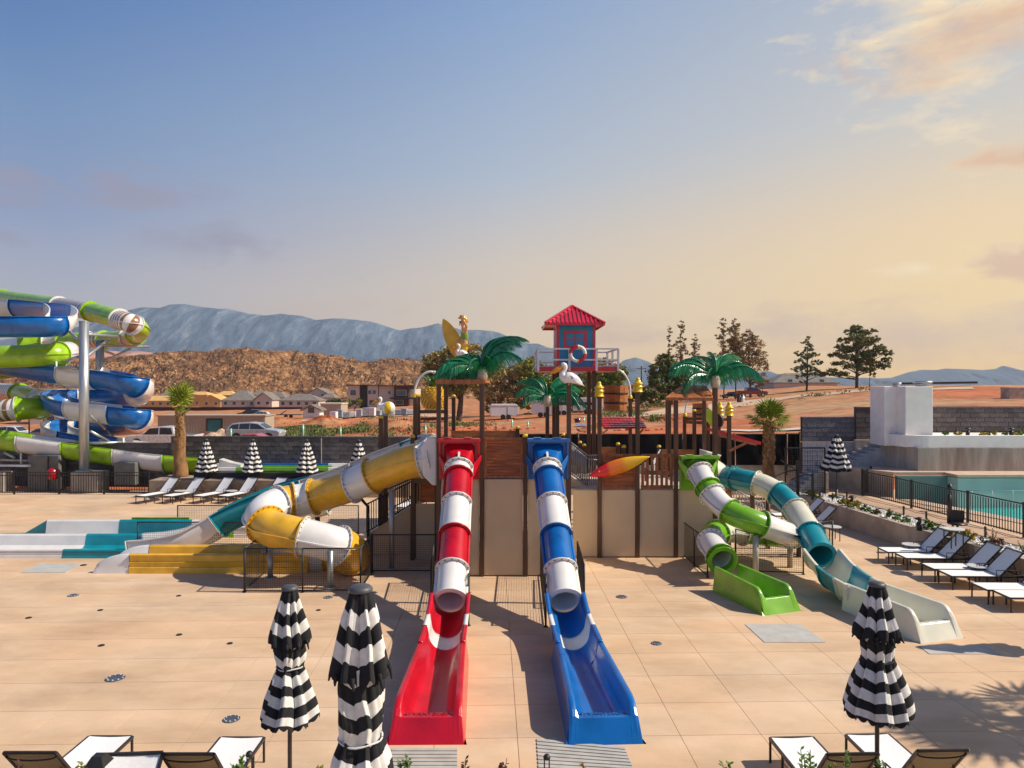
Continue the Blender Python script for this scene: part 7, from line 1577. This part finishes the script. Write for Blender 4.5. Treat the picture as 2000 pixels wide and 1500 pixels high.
# ================= umbrellas =================
CAPM = M('grey_umbrella_cap', (.07,.075,.085), rough=.5); POLE = M('dark_umbrella_pole', (.045,.045,.05), rough=.4, metal=.4); CORD = M('white_cord', (.6,.6,.6), rough=.8)
def canopy(mb, prof, c, stripe, folds=8, amp=.28, seed=0, n=112, off=0, scallop=.04, chev=.075):
    """folded cloth tube: prof = [(s,r)] from top; rows follow the stripes"""
    rnd = random.Random(seed); L = prof[-1][0]; s0 = prof[0][0]; rows = []; ns = int(round((L-s0)/stripe)); sub = 5
    ph = rnd.uniform(0, 6); jit = [rnd.uniform(.7, 1.35) for _ in range(folds*2)]; b = len(mb.v); k = ns*sub
    for i in range(k+1):
        s = s0+(L-s0)*i/k; r = interp(prof, s)
        for j in range(n):
            th = 2*math.pi*j/n; q = (th*folds/math.pi+ph) % (2*folds); f = abs(math.sin(q*math.pi/2*1.0)); f = f**.55; f = f*jit[int(q) % (folds*2)]
            grow = min(1, (s-s0)/.25+.25); rr = r*(1-amp*grow+amp*1.5*f*grow)*(1+.13*noise.noise(Vector((math.cos(th)*2, math.sin(th)*2, s*3+seed))))
            z = -s-chev*(1-f)*grow*1.0+.012*noise.noise(Vector((th*2, s*5, seed)))
            if i == k: z -= scallop*abs(math.sin(th*folds*1.5))
            tw = .4*noise.noise(Vector((s*2.2, seed, 1)))
            mb.v.append((c[0]+rr*math.cos(th+tw), c[1]+rr*math.sin(th+tw), c[2]+z))
    for i in range(k):
        st = 0 if i >= k-1 else (i//sub+off) % 2
        for j in range(n): mb.f.append((b+i*n+j, b+i*n+(j+1) % n, b+(i+1)*n+(j+1) % n, b+(i+1)*n+j)); mb.m.append(st); mb.sm.append(True)
def umbrella(label, px, ytop, D, prof1, prof2, stripe, zbase, tie=None, group='closed striped umbrellas', folds=8, seed=0, fringe=True, capr=.092, mast=.024, base=False):
    zt = CAMZ-(ytop-750)/F*D; x = wx(px, D); t = thing('closed_umbrella', label, 'umbrella', (x, D, zbase), group); c = (x, D, zt-.05)
    m = MB(); canopy(m, prof1, c, stripe, folds, seed=seed, n=112 if D < 12 else 64); m.build('upper_canopy', [BLK_F, WHT_F], t)
    if prof2: m = MB(); canopy(m, prof2, c, stripe, folds, seed=seed+5, off=1, n=112 if D < 12 else 64); m.build('lower_canopy', [BLK_F, WHT_F], t)
    m = MB(); m.lathe([(capr*.92, -.055), (capr, -.05), (capr, -.03), (capr*.8, -.012), (capr*.3, 0), (0, 0)], 28, (x, D, zt)); m.build('cap', CAPM, t)
    zb = (prof2 or prof1)[-1][0]; m = MB(); m.tube([(x, D, zbase), (x, D, zt-.1)], mast, 14); m.build('pole', POLE, t)
    if tie: s, r = tie; m = MB(); m.tube([(x+r*math.cos(a*math.pi/12)*1.03, D+r*math.sin(a*math.pi/12)*1.03, zt-.05-s+.006*math.sin(a)) for a in range(25)], .0075, 6, caps=False); m.build('tie_cord', CORD if seed != 3 else BLK_F, t)
    if fringe and prof2:
        rnd = random.Random(seed); s, r = prof1[-1]
        for k in range(folds):
            a = 2*math.pi*k/folds+rnd.uniform(-.3, .3); p = Vector((x+r*1.12*math.cos(a), D+r*1.12*math.sin(a), zt-.05-s+.02)); m = MB(); m.tube([p, p+Vector((.012*math.cos(a), .012*math.sin(a), -.04)), p+Vector((.03*math.cos(a+.5), .03*math.sin(a), -.06-rnd.uniform(0,.06)))], [.016, .014, .006], 6); m.build('hem_strap', BLK_F, t)
    if base: m = MB(); m.lathe([(.30,0),(.30,.04),(.06,.06),(.05,.28),(.0,.28)], 20, (x, D, zbase)); m.build('base', CAPM, t)
    return t
A1 = [(0,.08),(.15,.105),(.35,.145),(.50,.17),(.56,.18)]; A2 = [(.50,.135),(.62,.15),(.76,.145),(.835,.125),(.86,.125),(.98,.17),(1.14,.21),(1.32,.26),(1.40,.285)]
umbrella('slim closed black and white umbrella on the left, between the front loungers', 566, 1142, 7.9, A1, A2, .105, 0, (.85,.14), seed=1)
umbrella('biggest closed black and white umbrella, nearest the camera, left of the red trough', 704, 1141, 5.4, [(a*1.0,b) for a,b in A1[:-1]]+[(.60,.19)], [(.54,.145),(.70,.16),(.95,.16),(1.08,.145),(1.12,.145),(1.25,.19),(1.45,.24),(1.75,.28)], .115, .72, (1.11,.16), seed=2)
B1 = [(0,.08),(.15,.115),(.35,.16),(.46,.20),(.53,.21)]; B2 = [(.47,.14),(.60,.155),(.74,.15),(.79,.15),(.82,.15),(.95,.20),(1.12,.255),(1.28,.295),(1.38,.315)]
umbrella('wide flared closed black and white umbrella on the right, front', 1713, 1135, 7.9, B1, B2, .105, 0, (.81,.16), seed=3)
Cc = [(0,.07),(.25,.13),(.55,.215),(.9,.31),(1.2,.39),(1.38,.44)]
for i, (px, lb) in enumerate([(403,'closed striped umbrella on the retaining wall, beside the left palm'), (494,'closed striped umbrella behind the fourth left lounger, second from the palm'), (599,'closed striped umbrella left of the pale wall joint'), (701,'closed striped umbrella half hidden behind the yellow slide')]):
    umbrella(lb, px, 857+i*.6, 32.4-.75, Cc, None, .098, 0, folds=8, seed=11+i, capr=.07, group='closed striped umbrellas by the block wall')
umbrella('closed striped umbrella on the right terrace behind the planter', 1634, 848, 27.1, [(0,.07),(.2,.14),(.45,.25),(.60,.30)], [(.52,.20),(.7,.30),(.95,.38),(1.15,.46),(1.28,.50)], .10, .70, seed=9, capr=.07, fringe=False, base=True, group='closed striped umbrellas')
# an umbrella just outside the right edge, whose shadow lies on the deck
umbrella('closed striped umbrella standing past the right edge of the deck', 2125, 985, 13.3, B1, B2, .105, 0, seed=8)
# ================= loungers =================
def lounger_proto(back_ang=46, arms=True, W_=.60):
    t = thing('lounger', 'x', 'lounger', (0, 0, 0)); hw = W_/2; z = .32; ca_, sa_ = math.cos(R(back_ang)), math.sin(R(back_ang)); Lf, Lb = 1.16, .78
    fr = MB()
    for y in (-hw, hw): fr.beam((0, y, z), (Lf+.55, y, z), .03, .035)
    fr.beam((0, -hw+.016, z), (0, hw-.016, z), .03, .035); fr.beam((Lf+.55, -hw+.016, z), (Lf+.55, hw-.016, z), .03, .03); fr.build('frame', FRAME, t)
    m = MB(); n = 12
    for i in range(n+1):
        for j in range(7): m.v.append((.018+(Lf-.02)*i/n, (-hw+.018)+(W_-.036)*j/6, z+.019-.012*math.sin(math.pi*j/6)))
    m.f = [(i*7+j, i*7+j+1, i*7+8+j, i*7+7+j) for i in range(n) for j in range(6)]; m.m = [0]*len(m.f); m.sm = [True]*len(m.f); m.build('seat_sling', SLING, t)
    for y in (-hw, hw): m = MB(); m.beam((Lf, y*.985, z+.02), (Lf+Lb*ca_, y*.985, z+.02+Lb*sa_), .028, .032); m.build('back_rail', FRAME, t)
    m = MB(); m.beam((Lf+Lb*ca_, -hw*.985, z+.02+Lb*sa_), (Lf+Lb*ca_, hw*.985, z+.02+Lb*sa_), .028, .03); q = Vector((Lf+Lb*ca_*.93, 0, z-.015+Lb*sa_*.93)); m.tube([q+Vector((.01+.02*math.cos(a_), hw*.95*math.sin(a_), .02-.035*math.cos(a_))) for a_ in [R(-90+18*k_) for k_ in range(11)]], .010, 6); m.build('back_crossbar', FRAME, t)
    for mt, off in ((SLING, 0), (SLINGB, -.006)):
        m = MB()
        for i in range(n+1):
            for j in range(7):
                s = .01+(Lb-.02)*i/n; sag = -.014*math.sin(math.pi*j/6); m.v.append((Lf+s*ca_-(sag+off)*sa_, (-hw+.016)+(W_-.032)*j/6, z+.024+s*sa_+(sag+off)*ca_))
        m.f = [(i*7+j, i*7+j+1, i*7+8+j, i*7+7+j) for i in range(n) for j in range(6)]; m.m = [0]*len(m.f); m.sm = [True]*len(m.f); m.build('back_sling' if off == 0 else 'back_lining', mt, t)
    for x in (.02, .42, Lf+.40):
        for y in (-hw, hw): m = MB(); m.beam((x, y, 0), (x, y, z-.018), .026, .026, up=Vector((0, 1, 0))); m.build('leg', FRAME, t)
    if arms:
        for y in (-hw-.03, hw+.03): m = MB(); m.tube([(Lf-.12, y, z), (Lf-.12, y, z+.17), (Lf+.42, y, z+.17), (Lf+.50, y, z)], .012, 6, sm=False); m.build('armrest', FRAME, t)
    m = MB(); m.beam((Lf+.45, -hw*.8, z), (Lf+Lb*ca_*.62, -hw*.8, z+Lb*sa_*.6), .018); m.beam((Lf+.45, hw*.8, z), (Lf+Lb*ca_*.62, hw*.8, z+Lb*sa_*.6), .018); m.build('back_strut', FRAME, t)
    return t
LP = lounger_proto(); LP2 = lounger_proto(52)
LP2.name = 'lounger'
def lounger(label, loc, rz, group, s=1.0, pr=None):
    o = (pr if pr and pr['label'] == 'x' else copy_tree(pr)) if pr else (LP if LP['label'] == 'x' else copy_tree(LP))
    o['label'] = label; o['group'] = group; o.location = loc; o.rotation_euler = (0, 0, rz); o.scale = (s, s, s); return o
g = 'white loungers on the right of the deck'
for i, (a, b, lb) in enumerate([((1715,1092),(1733,1101),'white sling lounger furthest back in the right row, beside the planter'), ((1749.5,1105),(1769,1113),'white sling lounger second from the back in the right row'), ((1801,1127),(1822.5,1135),'white sling lounger with a side table behind it, third in the right row'), ((1833.5,1141),(1857.5,1150),'white sling lounger fourth in the right row, back reaching the planter'), ((1899,1168),(1926,1178),'white sling lounger fifth in the right row, back cut by the edge'), ((1940,1183),(1971,1195),'nearest white sling lounger of the right row, mostly cut by the edge')]):
    p = (G(*a)+G(*b))/2; lounger(lb, p+Vector((0, 0, 0)), R(-1.5), g)
lounger('white sling lounger behind the teal slide with a small table beside it', (9.05, 23.9, 0), R(-3), g); lounger('white sling lounger furthest back behind the teal slide', (9.35, 25.5, 0), R(-3), g)
g = 'white loungers by the left retaining wall'
for px, lb in ((303,'leftmost white lounger below the left palm'), (353,'second white lounger from the left palm'), (411,'white lounger under the first small umbrella'), (458,'fourth white lounger along the low wall'), (516,'white lounger half hidden behind the teal slide')):
    p = G(px, 975); lounger(lb, (p.x, 29.65, 0), R(66), g)
lounger('white lounger seen through the tower stair railing', (wx(778,27), 27.0, 0), R(66), g)
g = 'loungers in the foreground'
lounger('foreground lounger at the far left, tan back turned to the camera', (-5.33, 9.45, 0), R(-90), g, .97, LP2); lounger('foreground lounger left of the slim umbrella, tan back turned to the camera', (-3.57, 9.42, 0), R(-90), g, .97, LP2)
lounger('foreground lounger left of the wide umbrella, tan back to the camera', (3.70, 9.42, 0), R(-88), g, .97, LP2); lounger('foreground lounger right of the wide umbrella, tan back to the camera', (4.74, 9.5, 0), R(-88), g, .97, LP2)
lounger('foreground lounger between two others with its white front to the camera', (-4.02-.0, 6.05, .02), R(94), g, 1.03)
# side tables
def side_table(label, loc, r=.24, h=.42, top=TABLET):
    t = thing('side_table', label, 'table', loc, 'small side tables'); m = MB(); m.lathe([(0, h-.02), (r, h-.02), (r, h), (0, h)], 22, loc, sm=False); m.build('top', top, t)
    for k in range(4): a = math.pi/4+k*math.pi/2; p = Vector(loc)+Vector((r*.85*math.cos(a), r*.85*math.sin(a), 0)); m = MB(); m.beam(p, p+Vector((0, 0, h-.02)), .022, up=Vector((0, 1, 0))); m.build('leg', FRAME, t)
    m = MB()
    for k in range(4): a, b = math.pi/4+k*math.pi/2, math.pi/4+(k+1)*math.pi/2; m.beam(Vector(loc)+Vector((r*.85*math.cos(a), r*.85*math.sin(a), h-.04)), Vector(loc)+Vector((r*.85*math.cos(b), r*.85*math.sin(b), h-.04)), .018)
    m.build('rim', FRAME, t); return t
side_table('round side table behind the furthest lounger of the right row', (11.42, 20.35, 0)); side_table('round side table between the third and fourth right loungers', (11.75, 17.95, 0)); side_table('round side table by the right edge behind the nearest loungers', (12.1, 16.1, 0))
side_table('round side table beside the loungers behind the teal slide', (10.25, 22.75, 0), .27, .45)
side_table('round side table between the first two left loungers', (wx(352,30.6), 30.6, 0)); side_table('round side table between the third and fourth left loungers', (wx(452,30.6), 30.6, 0))
side_table('taller round table standing on the walkway above the planter', tuple(G(1886,1078,.7)+Vector((0,.5,0))), .26, .50)
# ================= real fan palms =================
PTR = M('palm_trunk_brown', (.30,.155,.06), rough=.95, var=.35, scale=6, stretch=(1, 1, .35), bump=1, bscale=22); PBOOT = M('palm_boot_tan', (.42,.25,.11), rough=.95, var=.35, scale=8); PLEAF = leafmat('fan_palm_leaf', (.26,.36,.03), (.40,.42,.06)); PLEAF.node_tree.nodes['Principled BSDF'].inputs['Roughness'].default_value = .45
def fanleaf(n=18, R_=.62, pet=.55):
    m = MB(); m.tube([(0,0,0), (pet*.6,0,.04), (pet,0,0)], [.018,.014,.012], 6)
    for k in range(n):
        a = R(-118+236*k/(n-1)); ln = R_*(1-.16*abs(k/(n-1)-.5)*2); d = Vector((math.cos(a), math.sin(a), 0)); s = Vector((-math.sin(a), math.cos(a), 0)); fold = .02*(1 if k % 2 else -1)
        p0 = Vector((pet, 0, 0)); p1 = p0+d*ln*.55+Vector((0,0,fold)); p2 = p0+d*ln+Vector((0,0,-.10*ln-.04*(k % 3)))
        m.add([p0, p1+s*.03, p2, p1-s*.03, p1+Vector((0,0,.012))], [(0,4,3), (0,1,4), (4,1,2), (3,4,2)])
    return m
def fanpalm(label, px, D, zb, ytop, r0, r1, fans, wid=1.0):
    x = wx(px, D); zt = CAMZ-(ytop-750)/F*D; t = thing('fan_palm', label, 'palm tree', (x, D, zb)); P = [Vector((x+.03*math.sin(i), D, zb-.1+(zt-zb+.1)*i/12)) for i in range(13)]
    m = MB(); m.tube(P, [r0*(1-.25*min(1, i/4))+(r1-r0*.75)*max(0, (i-4)/8) for i in range(13)], 18); m.build('trunk', PTR, t)
    rnd = random.Random(int(px)); m = MB()
    for i in range(230):
        f = rnd.random()**.8; f = .42+.58*f; z = zb+(zt-zb)*f; a = rnd.uniform(0, 6.283); r = (r0*.75+(r1-r0*.75)*f)*1.0; p = Vector((x+r*math.cos(a), D+r*math.sin(a), z)); o = Vector((math.cos(a), math.sin(a), 0)); s = Vector((-o.y, o.x, 0))
        w = rnd.uniform(.03, .06); h = rnd.uniform(.08, .17); m.add([p-s*w, p+s*w, p+s*w*.5+o*.05+Vector((0,0,h)), p-s*w*.5+o*.07+Vector((0,0,h))], [(0,1,2,3)])
    m.build('leaf_bases', PBOOT, t, kind='stuff')
    fm = None; c = Vector((x, D, zt-.05)); q = fanleaf(); 
    for i, (az, pit, s) in enumerate(fans):
        if fm is None: o = q.build('palm_leaf', PLEAF, None); fm = o.data; o.parent = t
        else: o = bpy.data.objects.new('palm_leaf', fm); COL.objects.link(o); o.parent = t
        o.location = c-Vector((x, D, zb)); o.rotation_euler = Euler((R(rnd.uniform(-25, 25)), R(-pit), R(az)), 'XYZ'); o.scale = (s, s*wid, s)
    return t
rnd = random.Random(5)
fanpalm('fan palm with tied upright leaves on the left retaining wall', 352, 32.6, .76, 806, .35, .165, [(rnd.uniform(0, 360), rnd.uniform(66, 87), rnd.uniform(1.0, 1.5)) for _ in range(17)]+[(rnd.uniform(0, 360), rnd.uniform(20, 55), rnd.uniform(.35, .6)) for _ in range(9)], .8)
fanpalm('fan palm with open crown before the black screen on the right', 1502, 31.0, .2, 826, .33, .21, [(rnd.uniform(0, 360), rnd.uniform(52, 85), rnd.uniform(.85, 1.15)) for _ in range(22)]+[(170,22,1.05),(190,18,1.0),(0,25,1.1),(15,18,1.05),(345,10,.95),(200,5,.8),(-20,-15,.7),(160,-10,.75),(260,15,.7),(300,10,.75),(220,-20,.6),(330,-30,.55)])
# palm off to the right whose shadow falls on the deck
fanpalm('fan palm past the right edge that throws the leafy shadow', 2790, 10.2, 0, 750, .22, .18, [(rnd.uniform(0, 360), rnd.uniform(-20, 75), rnd.uniform(1.2, 1.7)) for _ in range(30)])
# ================= plants, lights, small posts =================
PL_Y = leafmat('yellow_green_shrub', (.26,.27,.03), (.42,.32,.03)); PL_G = leafmat('fresh_green_shrub', (.10,.20,.03), (.18,.26,.05)); PL_R = leafmat('dark_red_shrub', (.10,.03,.03), (.16,.07,.05)); PL_B = leafmat('brown_tipped_shrub', (.22,.13,.04), (.14,.16,.04)); PL_FL = leafmat('yellow_flowers', (.62,.40,.02), (.35,.35,.05))
def shrub(label, c, r, h, mat, n=260, s=.035, name='shrub', spiky=False, group=None):
    c = Vector(c); t = thing(name, label, 'plant', c, group); m = MB()
    if spiky:
        rnd = random.Random(int(abs(c.x*1000))); ms = MB()
        for k in range(9):
            a = rnd.uniform(0, 6.283); l = rnd.uniform(.1, .7)*r; top = c+Vector((l*math.cos(a), l*math.sin(a), h*rnd.uniform(.6, 1.0))); ms.tube([c, c.lerp(top, .5)+Vector((0,0,.04)), top], [.006, .005, .003], 5)
            for q in range(n//9):
                f = rnd.uniform(.25, 1); p = c.lerp(top, f); o = Vector((rnd.gauss(0,1), rnd.gauss(0,1), .6)).normalized(); w = o.cross(Vector((0,0,1))).normalized()*s*.35; m.add([p, p+o*s*.6+w, p+o*s*1.2, p+o*s*.6-w], [(0,1,2,3)])
        ms.build('stem', BARK, t)
    else: leaves(m, c+Vector((0, 0, h*.45)), (r, r, h*.5), n, s)
    m.build('foliage', mat, t); return t
zz = .67
pl = [(1571,968,PL_Y,.18,.22,'small yellow green shrub at the far end of the planter'), (1592,972,PL_FL,.2,.2,'yellow flowering shrub near the end of the planter'), (1609,980,PL_G,.16,.36,'upright dark green shrub in the planter before the umbrella'), (1630,985,PL_Y,.2,.2,'lime green low shrub in the planter right of the upright one'), (1641,989,PL_FL,.18,.2,'orange yellow shrub touching the lime green one'), (1661,993,PL_Y,.24,.28,'bushy yellow green shrub below the square lantern'), (1671,999,PL_G,.2,.22,'soft green shrub just right of the bushy one'), (1694,1005,PL_B,.17,.22,'rusty shrub alone in the white pebbles'), (1708,1012,PL_G,.15,.32,'upright green shrub right of the rusty one'), (1727,1014,PL_G,.2,.22,'loose green shrub by a short black stake'), (1740,1020,PL_G,.2,.2,'low green shrub between two short stakes'), (1769,1032,PL_G,.24,.3,'round dark green shrub left of the black bollard light'), (1805,1036,PL_G,.18,.3,'green shrub leaning on the black bollard light'), (1812,1047,PL_Y,.28,.22,'wide yellow green shrub beside the furthest right lounger'), (1850,1054,PL_Y,.2,.2,'low lime shrub behind the second right lounger'), (1878,1056,PL_FL,.24,.3,'bright yellow shrub under the round table'), (1906,1068,PL_R,.26,.3,'dark red shrub in the planter'), (1938,1068,PL_B,.3,.45,'loose shrub with reddish twigs right of the dark red one'), (1972,1086,PL_G,.3,.4,'green shrub behind the fourth right lounger back')]
for i, (px, py, mt, r, h, lb) in enumerate(pl):
    p = G(px, py, zz); xw = interp(sorted([(b, a) for a, b in PWL]), p.y); p.x = min(max(p.x, xw+.38), xw+.98); shrub(lb, p, r, h, mt, 300, .04, spiky=(h > .31))
for px, py, mt, r, h, lb in [(1848,853,PL_G,.13,.22,'small round green shrub in the white raised bed'), (1872,852,PL_FL,.16,.2,'yellow brown shrub in the white raised bed'), (1920,853,PL_FL,.16,.16,'orange yellow shrub left of the green one in the raised bed'), (1936,852,PL_Y,.2,.26,'tall yellow green shrub in the middle of the raised bed'), (1963,854,PL_Y,.12,.14,'tiny yellow green plant in the raised bed'), (1983,854,PL_FL,.16,.16,'low yellow shrub by the right bollard of the raised bed'), (1996,850,PL_G,.2,.26,'green shrub at the right end of the raised bed')]:
    p = W(px, 855, 28.3); p.z = 2.93; shrub(lb, p, r, h, mt, 220, .045)
def bollard(label, c, h=.42, r=.07, name='bollard_light'):
    c = Vector(c); t = thing(name, label, 'light', c, 'black bollard lights'); m = MB(); m.tube([c, c+Vector((0,0,h*.62))], r*.8, 14); m.build('post', DARK, t); m = MB(); m.lathe([(r*.5,h*.62),(r*.5,h*.8)], 12, c); m.build('lens', GLASSD, t)
    m = MB(); m.lathe([(r*1.25,h*.8),(r*1.25,h*.86),(r*.6,h*.97),(0,h)], 16, c); m.build('hood', DARK, t); return t
for px, py, lb in ((1664,990,'black bollard light in the planter near the right umbrella'), (1796,1036,'black bollard light in the planter by the furthest right lounger')):
    p = G(px, py, zz); bollard(lb, p, .40, .10)
for px, lb in ((1890,'left black bollard light in the white raised bed'), (1975,'right black bollard light in the white raised bed')): p = W(px, 855, 28.3); p.z = 2.93; bollard(lb, p, .34, .09)
p = G(1855, 1000, .7); bollard('black path light with a pale lamp head standing by the pool fence', W(1855,1002,24.0), 1.0, .08)
stk = [(1567,958), (1626,976), (1708,1006), (1727,1018), (1815,1032), (1850,1049), (1962,1072), (1994,1099)]
prev = None
for i, (px, py) in enumerate(stk):
    p = G(px, py, .7); xw = interp(sorted([(b, a) for a, b in PWL]), p.y); p.x = xw+1.08; m = MB(); m.beam(p, p+Vector((0,0,.30)), .045, up=Vector((0,1,0))); o = m.build('path_stake', DARK, loc=p); setp(o, ORD[i]+' short black stake from the far end of the planter back edge', 'stake', 'short black stakes along the planter')
    if prev is not None: m = MB(); m.tube([prev+Vector((0,0,.22)), (prev+p)/2+Vector((0,0,.19)), p+Vector((0,0,.22))], .008, 6); o = m.build('stake_cable', DARK, loc=prev); setp(o, ORD[i-1]+' span of thin black cable from the far end of the planter', 'cable', 'cables between the planter stakes')
    prev = p
t = thing('square_lantern', 'small black square lantern on the walkway behind the pebble bed', 'lantern', G(1683,1000,.7)); p = G(1690,975,.7)
# chair behind the table on the terrace
p = G(1888,1060,.7); t = thing('terrace_chair', 'dark chair behind the round table on the terrace', 'chair', p)
m = MB(); m.lathe([(0,.42),(.24,.42),(.26,.45),(0,.46)], 14, p+Vector((0,.4,0))); m.build('seat', FRAME, t); m = MB(); m.lathe([(.03,0),(.03,.42)], 8, p+Vector((0,.4,0))); m.lathe([(.22,0),(.2,.03),(0,.04)], 14, p+Vector((0,.4,0))); m.build('pedestal', FRAME, t)
m = MB()
for k in range(9): a = R(20+140*k/8); m.v += [tuple(p+Vector((.25*math.cos(a), .4+.25*math.sin(a), z))) for z in (.45, .78)]
m.f = [(2*k, 2*k+2, 2*k+3, 2*k+1) for k in range(8)]; m.m = [0]*8; m.sm = [True]*8; m.build('backrest', FRAME, t)
bpy.data.objects.remove(bpy.data.objects['square_lantern'])
# foreground planting bed
FZ = .95
m = MB(); m.bx(-9, 9, 3.2, 6.6, 0, FZ); o = m.build('front_planter', CONC, loc=(0, 5, 0)); setp(o, 'concrete planter bed below the camera along the front edge', 'planter')
fg = [(795,1478,PL_G,.10,.42,'tall thin green sprig right of the biggest umbrella'), (460,1482,PL_G,.16,.34,'leafy green sprig before the left foreground lounger'), (968,1488,PL_R,.16,.22,'dark red twig plant between the two slide troughs'), (905,1496,PL_R,.14,.16,'small dark red twig plant left of the other red twigs'), (1135,1494,PL_B,.14,.16,'brown tipped low plant below the blue trough'), (1282,1492,PL_FL,.12,.2,'yellow flowering plant at the bottom edge right of the blue trough'), (1424,1482,PL_G,.14,.28,'dense green shrub left of the right foreground loungers'), (1580,1470,PL_G,.16,.40,'tall leafy sprig before the right foreground lounger'), (1640,1472,PL_G,.14,.40,'leafy sprig against the tan lounger back'), (1716,1478,PL_G,.12,.34,'green sprig at the foot of the wide umbrella'), (1830,1492,PL_R,.1,.18,'tiny dark red plant at the bottom right'), (28,1494,PL_R,.12,.16,'dark red twig plant at the bottom left corner'), (145,1497,PL_Y,.1,.14,'low yellow green tuft between the left loungers'), (628,1496,PL_Y,.1,.12,'low yellow tuft left of the biggest umbrella')]
for px, py, mt, r, h, lb in fg:
    D = 6.3; c = W(px, py, D); c.z -= h*.0; top = c.z; base = Vector((c.x, D, FZ)); hh = top-FZ; shrub(lb, base, r, hh+.04, mt, 420, .042, spiky=True)
for px, py, lb in ((1068,1476,'black loop topped path light below the blue trough'), (487,1470,'black loop topped path light before the left foreground lounger')):
    c = W(px, py, 6.45); t = thing('path_light', lb, 'light', (c.x, 6.45, FZ), 'black loop path lights'); m = MB(); w = .022
    m.tube([(c.x-w, 6.45, FZ), (c.x-w, 6.45, c.z-.02), (c.x, 6.45, c.z), (c.x+w, 6.45, c.z-.02), (c.x+w, 6.45, FZ)], .006, 6); m.build('loop', DARK, t); m = MB(); m.lathe([(.03,-.03),(.034,-.01),(.02,.01),(0,.012)], 12, c); m.build('head', DARK, t)
c = W(193, 1474, 6.5); t = thing('lantern_light', 'dark lantern light between the left foreground loungers', 'light', (c.x, 6.5, FZ)); m = MB(); m.box((c.x, 6.5, (c.z-.08+FZ)/2), (.07, .07, c.z-.08-FZ)); m.build('post', DARK, t); m = MB(); m.add([(c.x-.09,6.41,c.z-.08),(c.x+.09,6.41,c.z-.08),(c.x+.09,6.59,c.z-.08),(c.x-.09,6.59,c.z-.08),(c.x-.045,6.46,c.z),(c.x+.045,6.46,c.z),(c.x+.045,6.54,c.z),(c.x-.045,6.54,c.z)], [(0,1,2,3)[::-1],(4,5,6,7),(0,1,5,4),(1,2,6,5),(2,3,7,6),(3,0,4,7)]); m.build('hood', DARK, t)
